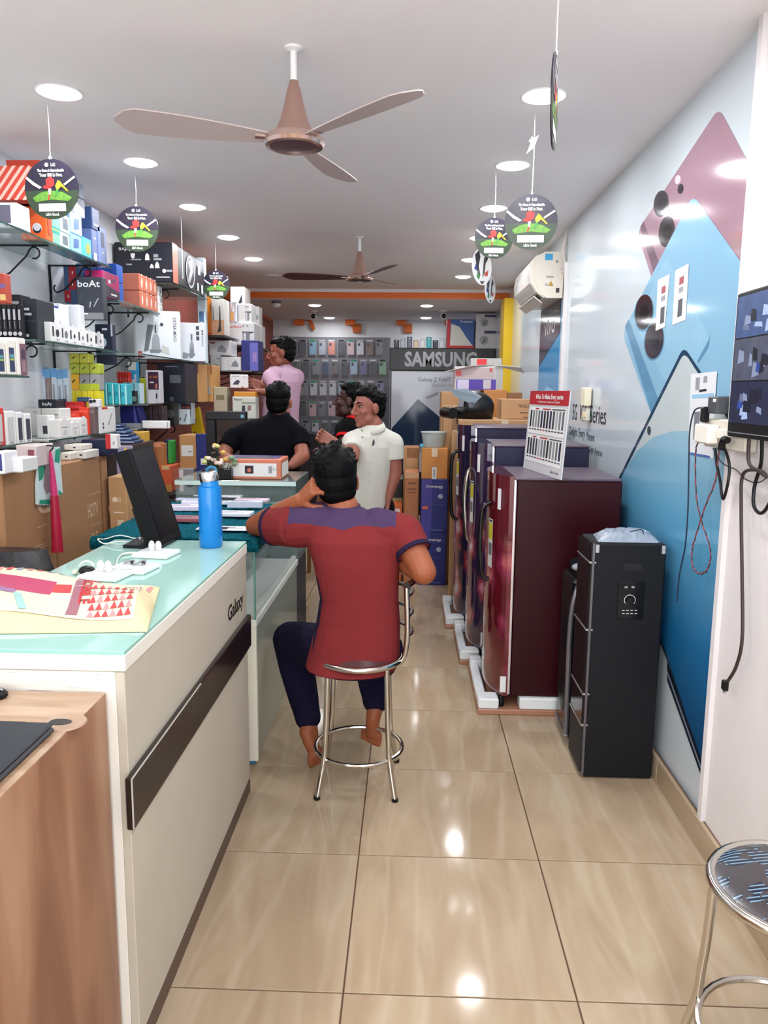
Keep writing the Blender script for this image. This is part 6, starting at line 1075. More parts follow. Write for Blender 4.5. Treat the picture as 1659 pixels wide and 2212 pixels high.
# support crate for that pile and the tan parcel
def crate(label, u0, v0, u1, zb, Y, dep, col, items=(), name='carton_box'): return PB(name, label, u0, v0, u1, zb, col, items, Y=Y, dep=dep, grp='cartons under the far shelves')
zN = onY(272, 958, 4.3).z - .001
carton('carton_box', 'dark carton under the blue notebook pile', 'box', (-1.93, 4.28, .001), (onY(290, 990, 4.28).x, 4.62, zN), C((60, 46, 44)), [('p', 'N', .3, .5, .7, .7, C((90, 74, 70)))])
carton('lilac_folder', 'lilac folder with a yellow tip beside the black display', 'folder', (onY(251, 1000, 4.1).x, 4.1, .9), (onY(286, 1000, 4.1).x, 4.12, onY(268, 963, 4.1).z), C((170, 158, 190)), [('q', 'N', [(.4, .85), (.6, 1), (1, .82)], C((236, 200, 110)))])
carton('carton_box', 'brown carton carrying the lilac folder', 'box', (-1.9, 3.9, .001), (onY(296, 1050, 3.9).x + .05, 4.16, .899), M_card, [('p', 'R', .2, .6, .8, .7, Wm)])
# LG carton with hand hole
yl = 3.66; q0 = onY(233, 1040, yl); q1 = onY(272, 1040, yl)
carton('brand_carton', 'tall brown carton with pale logo and hand hole by the black display', 'box', (q0.x, yl, .001), (q1.x, yl + .2, onY(250, 1030, yl).z), mat('light_cardboard', (190, 148, 104), .8, noise=.06), [('t', 'N', .55, .9, .018, 'LG', C((232, 214, 190)), .3), ('c', 'N', .35, .9, .012, C((232, 214, 190))), ('p', 'N', .25, .84, .8, .846, C((232, 214, 190))), ('p', 'N', .45, .76, .8, .81, C((226, 206, 180))), ('p', 'N', .25, .68, .8, .708, C((30, 22, 18))), ('p', 'N', .28, .62, .75, .63, C((232, 214, 190))), ('p', 'N', .35, .55, .7, .58, C((222, 200, 172)))])
# tan parcel on the shelf gap
crate('mustard yellow parcel above the blue notebook pile', 272, 933, 309, onY(290, 950, 4.75).z, 4.5, .12, (206, 160, 60), [('p', 'N', .1, .8, .9, .95, C((226, 184, 90)))], 'parcel')
# cartons by the black display, farther
Yq = 4.75
for (lb, u0, v0, u1, vb, dep, col, it, Y) in (
    ('brown carton with orange net top beside the black display', 316, 958, 352, 1008, .18, (176, 112, 66), [('p', 'N', .1, .85, .9, 1, C((224, 150, 116))), ('p', 'N', .4, .1, .5, .3, C((130, 76, 40)))], 4.72),
    ('orange red printed carton under the net topped one', 330, 1006, 370, 1062, .2, (206, 92, 56), [('p', 'N', .4, .0, 1, .28, C((190, 130, 70))), ('p', 'N', .1, .3, .4, .8, C((236, 110, 64))), ('p', 'N', .5, .85, .9, 1, C((214, 180, 130)))], 4.70),
    ('navy folder standing right of the brown cartons', 354, 950, 362, 1002, .1, (24, 34, 80), [('p', 'N', .6, .1, .9, .9, C((40, 54, 110)))], 4.8),
    ('green folder standing beside the navy one', 362, 952, 370, 1002, .1, (48, 150, 60), [('p', 'N', .2, .1, .5, .9, C((70, 176, 80)))], 4.8),
    ('grey white carton with a dark picture behind the blue bottle', 374, 1012, 418, 1070, .2, (150, 150, 156), [('p', 'N', .3, .15, .5, .95, W_), ('c', 'N', .8, .5, .2, C((24, 22, 26)))], 4.85),
    ('brown carton with a white address label left of the navy board', 387, 940, 424, 1013, .2, (190, 138, 88), [('p', 'N', .12, .38, .8, .7, C((226, 226, 222))), ('p', 'N', .5, .5, .75, .53, G_), ('p', 'N', .0, .98, 1, 1, C((206, 160, 110)))], 4.88)):
    zb = onY((u0 + u1) / 2, vb, Y).z; PB('carton_box', lb, u0, v0, u1, zb, col, it, Y=Y, dep=dep, grp='cartons under the far shelves')
zlow = onY(350, 1063, 4.70).z
carton('storage_bench', 'dark low bench carrying the cartons behind the black display', 'bench', (-1.93, 4.66, .001), (-1.335, 5.3, onY(396, 1071, 4.85).z - .001), C((36, 32, 36)), [('p', 'R', .1, .6, .9, .8, C((60, 54, 60))), ('p', 'N', .1, .6, .9, .8, C((60, 54, 60)))])
# navy standing board
q0, q1 = onY(424, 1000, 4.7), onY(452, 1000, 4.7)
carton('navy_board', 'navy printed board standing left of the black lamp', 'sign', (q0.x, 4.7, .001), (q1.x, 4.74, onY(437, 937, 4.7).z), C((24, 36, 104)), [('p', 'N', .35, .85, .9, .88, W_), ('p', 'N', .15, .62, .85, .68, C((110, 124, 180))), ('p', 'N', .15, .48, .85, .53, C((110, 124, 180))), ('p', 'N', .15, .28, .85, .36, C((110, 124, 180)))])
# bag, cartons at the far end under the iron shelf
crate('glossy grey bag of goods right of the tan cartons', 461, 836, 490, onY(490, 906, 5.88).z + .001, 5.89, .14, (176, 164, 140), [('p', 'N', .2, .6, .8, .75, C((120, 108, 80)))], 'parcel')
crate('amber carton just below the held white iron box', 505, 846, 552, onY(525, 857, 5.9).z, 5.9, .13, (206, 140, 40), [('p', 'N', .0, .0, 1, .2, C((170, 104, 30)))])
crate('white and pale green blender carton in the far corner', 502, 857, 552, onY(525, 905, 5.88).z + .001, 5.89, .14, (206, 208, 198), [('t', 'N', .25, .86, .1, 'Rapid', C((50, 50, 54)), .35), ('p', 'N', .4, .68, 1, .76, C((140, 160, 140))), ('q', 'N', [(.4, .3), (.55, .35), (.55, .6), (.42, .6)], C((56, 50, 70))), ('q', 'N', [(.65, .35), (.8, .4), (.82, .6), (.66, .62)], C((150, 110, 100)))])
crate('dark wooden cupboard under the far cartons', 455, 906, 555, .001, 5.88, .16, (58, 44, 40), [('p', 'N', .05, .05, .48, .9, C((76, 58, 52))), ('p', 'N', .52, .05, .95, .9, C((76, 58, 52)))], 'cupboard')
# pink broom and teal wrapper hanging from the lower shelf
p = onX(105, 975, -1.44); t = thing('hanging_broom', 'pink bristled broom in a clear sleeve hanging before the television cartons', 'broom', (p.x, p.y, onX(120, 1190, -1.44).z))
P = spline([onX(u, v, -1.44) for u, v in ((108, 975), (112, 1010), (117, 1070), (121, 1130), (124, 1192))], 5); b = MB(); b.tube(P, [.004 + .011 * min(1, i / 10) for i in range(len(P))], 10); b.build('bristles', mat('pink_bristle', (196, 50, 110), .6, noise=.4, scale=60), t, smooth=True)
b = MB(); b.tube(P[10:], [.0165 + .0008 * i for i in range(len(P) - 10)], 10); b.build('red_sleeve', mat('red_sleeve_film', (176, 30, 60), .3, noise=.3, scale=30), t, smooth=True)
hk = onX(106, 962, -1.44); b = MB(); b.tube(spline([P[0], hk, V(SF - .01, hk.y, ZD - .01)], 4), .003, 6); b.build('hook', M_blackm, t)
t = thing('plastic_bag', 'white and teal printed plastic bag hanging beside the pink broom', 'bag', onX(108, 1090, -1.46))
outl = [(92, 968), (130, 965), (131, 1000), (136, 1066), (128, 1070), (118, 1074), (112, 1092), (84, 1090), (83, 1050), (86, 1005)]
b = MB(); b.plate([onX(u, v, -1.462) for u, v in outl], (-.014, 0, 0)); o = b.build('bag_film', mat('milky_film', (206, 226, 228), .3, noise=.1, scale=20), t)
for pts in ([(120, 972), (130, 968), (129, 1000), (118, 998)], [(83, 1010), (100, 1000), (92, 1035), (84, 1040)], [(86, 1080), (112, 1078), (111, 1090), (85, 1089)], [(126, 1058), (136, 1066), (127, 1070)]): b = MB(); b.poly([onX(u, v, -1.4612) for u, v in pts]); b.build('teal_print', C((30, 150, 120)), t)
b = MB(); b.poly([onX(u, v, -1.4612) for u, v in ((96, 1008), (108, 1003), (112, 1060), (100, 1068), (94, 1050))]); b.build('grey_window', C((140, 128, 132)), t)
hk = onX(110, 962, -1.46); b = MB(); b.tube([onX(110, 970, -1.462), V(SF - .03, hk.y, ZD - .01)], .003, 5); b.build('hook', M_blackm, t)
# ================================================================== things on the white counter
CT = CZ + .0004
# customer display: black slab on a flat stand, leaning back over the staff side
A = onZ(346, 1186, CT); B_ = onZ(392, 1161, CT)
t = thing('customer_display', 'black tilted customer display on a flat stand on the white counter', 'screen', (A.x - .03, (A.y + B_.y) / 2, CT))
wv = (B_ - A); wv.z = 0; W = wv.length; wv.normalize(); tp = onY(300, 976, A.y + .05); lean = V(tp.x - A.x - .02, -.0, tp.z - CT)
H = lean.length; upv = lean.normalized(); nr = wv.cross(upv); nr = nr if nr.x > 0 else -nr
o0 = A + V(0, 0, .012); th = .05
def slab(nm, u0, v0, u1, v1, d0, d1, m, par, bev=None):
    f = lambda u, v, d: o0 + wv * (u * W) + upv * (v * H) - nr * d
    b_ = MB(); b_.plate([f(u0, v0, d0), f(u1, v0, d0), f(u1, v1, d0), f(u0, v1, d0)], -nr * (d1 - d0)); return b_.build(nm, m, par)
bd = slab('housing', 0, 0, 1, 1, 0, th, mat('matte_black_housing', (8, 9, 12), .5, spec=.2), t)
slab('screen_glass', .1, .06, .93, .97, -.0012, .0004, mat('dark_screen', (5, 9, 18), .2, noise=0, spec=.25), bd)
slab('rear_neck', .25, .12, .75, .42, th, th + .03, M_black, t)
q = [onZ(u, v, CT) for u, v in ((266, 1184), (345, 1187), (392, 1162), (318, 1156))]; b = MB(); b.plate([V(p.x, p.y, CT) for p in q], (0, 0, .011)); b.build('foot_plate', M_black, t)
# blue water bottle
p = onZ(453, 1183, CT); r_ = .041; hB = .252
M_btl = mat('blue_translucent_plastic', (30, 160, 232), .12, trans=.75, noise=0, ior=1.2); M_btlw = mat('blue_water_plastic', (30, 150, 226), .15, noise=.05, alpha=.75)
t = thing('water_bottle', 'blue translucent water bottle with steel cap on the white counter', 'bottle', (p.x, p.y + .02, CT)); c = (p.x, p.y + .02, CT)
prof = [(.0, .0), (.037, .0), (r_, .006), (r_, .205), (r_ - .002, .214), (.032, .217), (.030, .232), (.030, .236)]
b = MB(); b.lathe(prof + [(.027, .236), (.027, .217), (r_ - .004, .211), (r_ - .004, .008), (0, .006)], c, 32); b.build('bottle_body', mat('blue_bottle_plastic', (18, 140, 226), .1, noise=.04, alpha=.66, spec=.6), t, smooth=True)
tc_ = V(c[0], c[1], c[2]); b = MB(); b.lathe([(0, .234), (.032, .234), (.033, .238), (.033, .264), (.03, .268), (0, .268)], c, 28); M_ = Matrix.Rotation(math.radians(-9), 4, 'Y'); b.v = [tc_ + V(0, 0, .236) + (M_ @ (q_ - tc_ - V(0, 0, .236))) for q_ in b.v]; b.build('steel_cap', mat('brushed_steel', (206, 206, 204), .22, metal=1, noise=0), t, smooth=True)
b = MB(); b.tube(arc(tc_ + V(.008, 0, .266), V(1, 0, 0), V(0, 0, 1), .017, .1, 3.0, 10), .0055, 8); b.build('carry_loop', C((30, 110, 150)), t, smooth=True)
b = MB(); b.lathe([(0, .0), (.034, .0), (.034, .002), (0, .012)], (c[0], c[1], c[2] + .001), 24); b.build('punt', C((20, 120, 200)), t, smooth=True)
# white earphone display plates
for k, (u, v, lb) in enumerate(((338, 1200, 'white earbud display plate nearest the black display'), (288, 1232, 'white earphone display plate in the middle of the counter'), (229, 1247, 'white earbud display plate next to the paper bag'))):
    p = onZ(u, v, CT); t = thing('display_plate', lb, 'display plate', (p.x, p.y, CT), math.radians(-8), 'white display plates')
    b = MB(); b.box(-.062, -.055, 0, .062, .055, .014, .003); b.build('plate', C((236, 240, 240), .3), t, world=False)
    b = MB(); b.box(-.045, -.04, .014, .045, .04, .0165, .001); b.build('raised_tray', C((228, 234, 236), .3), t, world=False)
    if k == 1:
        b = MB(); b.tube(spline([(-.03, .0, .022), (-.01, .02, .026), (.01, -.005, .022), (.03, .02, .03), (.034, .0, .02)], 5), .0035, 7); b.build('neckband', C((150, 152, 156)), t, world=False, smooth=True)
        for x_ in (-.005, .032): b = MB(); b.ell((x_, .005, .024), (.007, .006, .006), n=8, m=5); b.build('earbud', C((40, 40, 46)), t, world=False, smooth=True)
    else:
        for x_ in (-.018, .006): b = MB(); b.ell((x_, .004, .032), (.011, .009, .018), n=10, m=7); b.build('earbud', C((242, 242, 242)), t, world=False, smooth=True); b = MB(); b.tube([(x_ + .006, .0, .03), (x_ + .008, -.002, .017)], .004, 7); b.build('earbud_stem', C((242, 242, 242)), t, world=False)
# white cable ring and the cable with a black reel
p = onZ(258, 1172, CT); t = thing('cable_loop', 'thin white cable lying in a loop behind the display stand', 'cable', (p.x, p.y, CT)); b = MB(); b.tube([(p.x + .075 * math.cos(a), p.y + .06 * math.sin(a), CT + .006 + .01 * math.sin(a * 2 + 1) ** 2) for a in [i * .3 for i in range(21)]], .0022, 6); b.build('lead', C((232, 236, 226)), t, smooth=True); b = MB(); b.box(p.x + .07, p.y - .004, CT + .001, p.x + .09, p.y + .004, CT + .007, .001); b.build('plug', M_wht, t)
p = onZ(188, 1242, CT); t = thing('cable_reel', 'black round gadget on a white cable behind the paper bag', 'gadget', (p.x, p.y, CT))
b = MB(); b.ell((p.x, p.y, CT + .014), (.024, .022, .014)); b.build('reel_body', M_black, t, smooth=True)
b = MB(); b.tube(arc((p.x, p.y, CT + .02), V(.9, .3, 0), V(0, 0, 1), .022, .3, 2.8, 10), .003, 6); b.build('strap', M_wht, t, smooth=True)
q1 = onZ(262, 1202, CT); b = MB(); b.tube(spline([(p.x + .02, p.y, CT + .006), (p.x + .06, p.y + .05, CT + .006), (q1.x, q1.y, CT + .006), (q1.x + .06, q1.y + .04, CT + .005)], 5), [.0022] * 11 + [.0045] * 5, 6); b.build('lead', C((226, 232, 220)), t, smooth=True)
b = MB(); b.ell((p.x - .035, p.y + .0, CT + .008), (.010, .010, .008), n=10, m=6); b.build('plug_end', C((226, 226, 206)), t, smooth=True)
# printed paper bag lying on the near end
def bag():
    P00, P10, P11, P01 = onZ(-150, 1372, CT), onZ(318, 1366, CT), onZ(345, 1272, CT), onZ(-60, 1236, CT)
    r = random.Random(12); ph = [(r.uniform(4, 11), r.uniform(4, 11), r.uniform(0, 6)) for _ in range(5)]
    def surf(u, v, e=0.0):
        p = P00 * (1 - u) * (1 - v) + P10 * u * (1 - v) + P11 * u * v + P01 * (1 - u) * v
        edge = min(1, (1 - u) * 14, v * 9, (1 - v) * 9); z = .012 + .040 * math.sin(math.pi * min(1, max(0, v))) ** .8 * (.75 + .25 * math.sin(u * 5 + 1)) + sum(.0028 * math.sin(a * u + c_ * v + d_) for a, c_, d_ in ph)
        return V(p.x, p.y, CT + .002 + max(.001, z * max(0.05, edge) ** .6) + e)
    t = thing('paper_bag', 'cream printed paper shop bag lying on the near end of the counter', 'bag', ((P00 + P11) / 2)); nx, ny = 60, 22
    vs = [surf(i / nx, j / ny) for j in range(ny + 1) for i in range(nx + 1)]; m_ = len(vs); vs += [V(p.x, p.y, CT + .001) for p in vs[:]]
    fs = []
    for j in range(ny):
        for i in range(nx):
            a = j * (nx + 1) + i; fs += [(a, a + 1, a + nx + 2, a + nx + 1), (m_ + a, m_ + a + nx + 1, m_ + a + nx + 2, m_ + a + 1)]
    rim = [i for i in range(nx + 1)] + [j * (nx + 1) + nx for j in range(1, ny + 1)] + [ny * (nx + 1) + i for i in range(nx - 1, -1, -1)] + [j * (nx + 1) for j in range(ny - 1, 0, -1)]
    fs += [(rim[i], rim[(i + 1) % len(rim)], m_ + rim[(i + 1) % len(rim)], m_ + rim[i]) for i in range(len(rim))]
    b_ = MB(); b_.add(vs, fs); b_.build('bag_body', mat('cream_paper', (216, 200, 156), .6, noise=.08, scale=10, bump=.3, bscale=30), t, smooth=True)
    def patch(nm, pts, col, e=.0012, k=6):           # draped print: fan of small quads
        b2 = MB(); pts = [Vector(p) for p in pts]
        if len(pts) == 4:
            g = [[pts[0] * (1 - a) * (1 - c_) + pts[1] * a * (1 - c_) + pts[2] * a * c_ + pts[3] * (1 - a) * c_ for a in [i / k for i in range(k + 1)]] for c_ in [j / k for j in range(k + 1)]]
            b2.add([surf(q_.x, q_.y, e) for row in g for q_ in row], [(j * (k + 1) + i, j * (k + 1) + i + 1, (j + 1) * (k + 1) + i + 1, (j + 1) * (k + 1) + i) for j in range(k) for i in range(k)])
        else: b2.add([surf(q_.x, q_.y, e) for q_ in pts], [tuple(range(len(pts)))])
        b2.build(nm, C(col, .6), t)
    patch('cream_panel', [(.02, .14), (.93, .10), (.93, .96), (.02, .96)], (224, 212, 184), .0008, 14)
    R_, P_ = (200, 62, 66), (226, 140, 140)
    for r0 in range(5):
        for c0 in range(6):
            u0, v0 = .70 + c0 * .036, .14 + r0 * .085; patch('triangle_print', [(u0, v0), (u0 + .034, v0), (u0 + .017, v0 + .08)], R_ if (r0 + c0) % 3 else P_, .0022)
    patch('ribbon_print', [(.60, .16), (.655, .16), (.67, .85), (.62, .85)], (150, 96, 108), .0018)
    patch('bottle_print', [(.02, .5), (.5, .42), (.52, .58), (.02, .8)], (176, 60, 96), .0018, 10); patch('bottle_shade', [(.02, .38), (.32, .38), (.34, .46), (.02, .52)], (150, 110, 150), .0018); patch('bottle_neck', [(.5, .45), (.6, .44), (.6, .54), (.5, .55)], R_, .0018)
    for k in range(9): patch('striped_banner', [(.06 + k * .055, .80), (.09 + k * .055, .79), (.10 + k * .055, .93), (.07 + k * .055, .95)], [(206, 80, 80), (140, 150, 170), (226, 150, 140)][k % 3], .0018, 3)
    patch('blue_stripe', [(.38, .16), (.42, .16), (.36, .40), (.32, .40)], (150, 194, 190), .0018)
    for k in range(10): patch('dot_print', [(.84 + (k % 5) * .018, .74 + (k // 5) * .06), (.852 + (k % 5) * .018, .74 + (k // 5) * .06), (.852 + (k % 5) * .018, .765 + (k // 5) * .06), (.84 + (k % 5) * .018, .765 + (k // 5) * .06)], (60, 80, 76) if k % 2 else (196, 90, 90), .002, 1)
    patch('corner_triangle', [(.90, .92), (.975, .90), (.965, .72)], (226, 130, 130), .002)
    for s, u, v, du, dv, hh, ww in (('MOBILE', .675, .5, 0, -1, .028, .19), ('SRI', .70, .88, 0, -1, .02, .06)):
        c_ = surf(u, v); xd = (surf(u, v - .2) - surf(u, v)).normalized(); yd = (surf(u + .1, v) - surf(u, v)).normalized()
        f = lambda p: surf_at(p, surf)
        text(s, c_, xd, yd, hh, C((190, 40, 50), .6), t, w=ww, bold=.03, surf=lambda p: lift(p))
    return surf
_bag_pts = None
def lift(p):
    # drop lettering onto the bag: find the surface height by sampling
    best = min(_bs, key=lambda q_: (q_.x - p.x) ** 2 + (q_.y - p.y) ** 2); return V(p.x, p.y, best.z + .0035)
def surf_at(p, s): return p
_bs = []
def _prep():
    P00, P10, P11, P01 = onZ(-150, 1372, CT), onZ(318, 1366, CT), onZ(345, 1272, CT), onZ(-60, 1236, CT); r = random.Random(12); ph = [(r.uniform(4, 11), r.uniform(4, 11), r.uniform(0, 6)) for _ in range(5)]
    for i in range(81):
        for j in range(41):
            u, v = .55 + .3 * i / 80, j / 40; p = P00 * (1 - u) * (1 - v) + P10 * u * (1 - v) + P11 * u * v + P01 * (1 - u) * v
            edge = min(1, (1 - u) * 14, v * 9, (1 - v) * 9); z = .012 + .040 * math.sin(math.pi * v) ** .8 * (.75 + .25 * math.sin(u * 5 + 1)) + sum(.0028 * math.sin(a * u + c_ * v + d_) for a, c_, d_ in ph)
            _bs.append(V(p.x, p.y, CT + .002 + max(.001, z * max(.05, edge) ** .6)))
_prep(); bag()
# ================================================================== phone cases on the back wall
M_slat = mat('grey_slatwall', (136, 134, 142), .5, noise=.05); xs0, xs1 = XL + .006, onY(842, 800, YB - .02).x
zs_0, zs_1 = onY(700, 945, YB - .02).z, onY(700, 728, YB - .02).z
b = MB(); b.box(xs0, YB - .02, zs_0, xs1, YB - .001, zs_1); pn = b.build('case_display_panel', M_slat); tag(pn, 'grey back panel carrying rows of hanging phone cases', 'display panel')
M_bag = mat('clear_packet_film', (226, 232, 240), .12, noise=.15, scale=40, alpha=.16, bump=.7, bscale=60)
CCOL = [('black', (26, 28, 36)), ('dark grey', (58, 60, 66)), ('sky blue', (120, 176, 206)), ('silver', (176, 184, 200)), ('coral', (232, 140, 116)), ('charcoal', (40, 44, 54)), ('pink', (226, 190, 196)), ('white', (214, 218, 224)), ('olive', (86, 96, 84)), ('purple', (110, 100, 160)), ('brown', (120, 84, 72)), ('mint', (140, 190, 150)), ('navy', (44, 74, 120)), ('lilac', (160, 140, 200)), ('grey', (130, 134, 142)), ('pale blue', (170, 196, 226)), ('rose', (190, 150, 156)), ('taupe', (110, 100, 98))]
rows = [(737, 765, 634, 10, [0, 0, 2, 3, 4, 5, 6, 7, 10, 14, 1]), (777, 810, 641, 10, [8, 1, 14, 12, 17, 5, 15, 9, 1, 11]), (822, 856, 636, 10, [7, 14, 7, 7, 7, 15, 3, 3, 10, 13]), (868, 900, 634, 10, [16, 1, 6, 14, 6, 9, 16, 13, 14, 1]), (910, 940, 640, 7, [1, 14, 7, 8, 0, 7, 14])]
def case_proto():
    q = MB(); q.box(-.042, -.006, -.088, .042, .004, .068, .004); q2 = MB(); q2.box(-.05, -.010, -.10, .05, .007, .10, .003); q3 = MB(); q3.box(-.03, -.009, .02, -.002, -.0055, .055, .002); q4 = MB(); q4.tube([(0, .0, .09), (0, .02, .092)], .003, 6)
    q5 = MB(); q5.box(-.035, -.0108, .074, .035, -.0098, .094)
    return q.mesh('phone_case'), q2.mesh('clear_packet'), q3.mesh('camera_island'), q4.mesh('peg'), q5.mesh('header_card')
PR = {}
base = case_proto()
for m_ in base: m_.transform(Matrix.Scale(1.12, 4))
for m_, k_ in ((base[1], M_bag), (base[2], C((24, 24, 30))), (base[3], M_silver)): m_.materials.append(k_)
for ri, (v0, v1, u0, n_, cols) in enumerate(rows):
    for k in range(len(cols)):
        u = u0 + k * 20.6; cn, cc = CCOL[cols[k]]
        if u > 832: continue
        p = onY(u, (v0 + v1) / 2, YB - .042)
        t = thing('phone_case_packet', '%s phone case packet, %s from left in the %s row' % (cn, ORD[k], ['top', 'second', 'third', 'fourth', 'bottom'][ri]), 'phone case', (p.x, YB - .042, p.z), 0, 'phone case packets on the back wall')
        key = cols[k]
        if key not in PR: me = base[0].copy(); me.materials.append(C(cc, .35)); PR[key] = me
        link('phone_case', PR[key], t); link('clear_packet', base[1], t); link('camera_island', base[2], t); link('peg', base[3], t)
        hk = 'h%d' % (k % 4)
        if hk not in PR: me = base[4].copy(); me.materials.append(C([(214, 218, 224), (40, 44, 52), (60, 160, 120), (190, 190, 200)][k % 4])); PR[hk] = me
        link('header_card', PR[hk], t)
# orange scroll brackets, cameras on the back wall
def scroll(u, lb, hook):
    p, q = onY(u, 672, YB - .1), onY(u + 21, 702, YB - .1); w = q.x - p.x
    t = thing('wall_scroll', lb, 'wall ornament', ((p.x + q.x) / 2, YB - .05, q.z)); b_ = MB(); b_.box(p.x, YB - .12, q.z, q.x, YB - .001, min(p.z, ZC2 - .002), .003); b_.build('block', M_orange, t)
    P = [V(q.x + x_, YB - .06, q.z + z_) for x_, z_ in ((-.06, -.01), (-.02, .05), (.02, .075), (.06, .05), (.09, -.02), (.13, -.07), (.15, -.04), (.12, .04), (.08, .1), (.0, .11))]
    P = P if hook else [V(q.x + x_, YB - .06, q.z + z_) for x_, z_ in ((-.05, .02), (.08, .02), (.08, -.1), (-.03, -.1))]
    b_ = MB(); b_.plate(P, (0, .055, 0)); b_.build('scroll_foot', mat('dark_orange_paint', (206, 100, 30), .5), t)
scroll(635, 'orange ornamental block with a curl, leftmost on the back wall', True); scroll(746, 'orange ornamental block above the cases, second from left', False); scroll(857, 'orange ornamental block left of the sign boxes, third from left', False); scroll(962, 'orange ornamental block behind the appliance cartons, rightmost', False)
for (u, v, lb) in ((678, 681, 'small black lensed security camera beside the left ornament'), (958, 680, 'small security camera above the red and blue carton')):
    p = onZ(u, v - 10, ZC2); p.y = min(p.y, YB - .25); c = V(onY(u, v, p.y).x, p.y, ZC2 - .06); t = thing('security_camera', lb, 'camera', (c.x, c.y, ZC2))
    b = MB(); b.lathe([(.0, 0), (.045, 0), (.045, -.012), (.015, -.03), (0, -.03)], (c.x, c.y, ZC2 - .0005), 16); b.build('mount', M_trim, t, smooth=True); b = MB(); b.tube([c + V(0, .03, 0), c + V(0, -.05, -.012)], .034, 14); b.build('barrel', M_trim, t); b = MB(); b.ell(c + V(0, -.052, -.012), (.03, .014, .03)); b.build('lens', M_black, t, smooth=True)
p = onZ(597, 650, ZC2); t = thing('dome_camera', 'white dome security camera on the back ceiling at left', 'camera', (p.x, p.y, ZC2)); b = MB(); b.lathe([(0, 0), (.055, 0), (.055, -.025), (.05, -.03)], (p.x, p.y, ZC2 - .0005), 20); b.build('base', mat('grey_base', (90, 90, 96), .4), t, smooth=True); b = MB(); b.lathe([(.05, -.028), (.045, -.05), (.028, -.068), (0, -.075)], (p.x, p.y, ZC2), 20); b.build('dome', M_trim, t, smooth=True)
# ================================================================== cartons along the right side behind the refrigerators
def RC(name, label, u0, v0, u1, v1, Y, dep, col, items=(), z0=None, **k): return pbox(name, label, 'box', u0, v0, u1, v1, Y, dep, col if hasattr(col, 'node_tree') else C(col), z0, items, group='cartons behind the refrigerators', **k)
M_cb2 = mat('tan_cardboard', (186, 144, 104), .8, noise=.08, scale=10); M_cb3 = mat('dark_cardboard', (150, 104, 70), .8, noise=.1, scale=10); M_tape = mat('clear_tape', (214, 190, 160), .2)
yl_ = 5.50
zlc = onY(1070, 907, yl_).z
carton('long_carton', 'long tan appliance carton with care icons behind the refrigerators', 'box', (onY(990, 930, yl_).x, yl_, .001), (1.0, yl_ + .62, zlc), M_cb2, [('p', 'N', .0, .93, .9, .95, Wm)] + [('p', 'N', .22 + .1 * k, .928, .29 + .1 * k, .975, C((120, 88, 60))) for k in range(4)] + [('p', 'N', .226 + .1 * k, .932, .284 + .1 * k, .971, M_cb2) for k in range(4)], tape=M_tape)
hz_ = zlc + .001
# helmet
p = onY(1022, 902, 5.62); hx, hy_, hzc = p.x + .01, 5.66, hz_ 
t = thing('helmet', 'black full face helmet with raised visor on the long carton', 'helmet', (hx, hy_, hz_)); M_hel = mat('matte_black_shell', (12, 12, 16), .4)
b = MB(); n, m_ = 24, 12; vs = []
for i in range(m_ + 1):
    th = math.pi * .5 * i / m_ * 1.0
    for k in range(n):
        a = 2 * math.pi * k / n; rr = math.cos(th); vs.append(V(hx + .145 * rr * math.cos(a) + .02 * (1 - math.sin(th)) * 0, hy_ + .118 * rr * math.sin(a), hzc + .085 + .115 * math.sin(th)))
for k in range(n): a = 2 * math.pi * k / n; vs.append(V(hx + .135 * math.cos(a), hy_ + .108 * math.sin(a), hzc + .001))
fs = [(i * n + k, i * n + (k + 1) % n, (i + 1) * n + (k + 1) % n, (i + 1) * n + k) for i in range(m_) for k in range(n)] + [(k, (m_ + 1) * n + k, (m_ + 1) * n + (k + 1) % n, (k + 1) % n) for k in range(n)]
keep = []
for f in fs:                                     # eye opening towards the aisle
    c = sum((vs[i] for i in f), V(0, 0, 0)) / len(f)
    if not (c.x < hx - .06 and hzc + .075 < c.z < hzc + .165): keep.append(f)
b.add(vs, keep); o = b.build('shell', M_hel, t, smooth=True); md = o.modifiers.new('thickness', 'SOLIDIFY'); md.thickness = .012
b = MB(); b.plate([V(hx - .02, hy_ - .12, hzc + .10), V(hx - .16, hy_ - .07, hzc + .17), V(hx - .175, hy_ - .06, hzc + .215), V(hx - .06, hy_ - .07, hzc + .215), V(hx + .04, hy_ - .11, hzc + .16)], (0, .004, 0)); b.build('visor', mat('smoke_visor', (120, 134, 144), .05, noise=.05, spec=.7), t)
b = MB(); b.tube([V(hx - .16, hy_ - .10, hzc + .04), V(hx - .215, hy_, hzc + .045), V(hx - .16, hy_ + .1, hzc + .04)], .04, 12); b.build('chin_bar', M_hel, t, smooth=True)
b = MB(); b.lathe([(0, -.008), (.022, -.006), (.024, 0)], (hx - .03, hy_ - .117, hzc + .10), 16, ax='y'); b.build('visor_pivot', mat('grey_pivot', (70, 72, 78), .3), t, smooth=True)
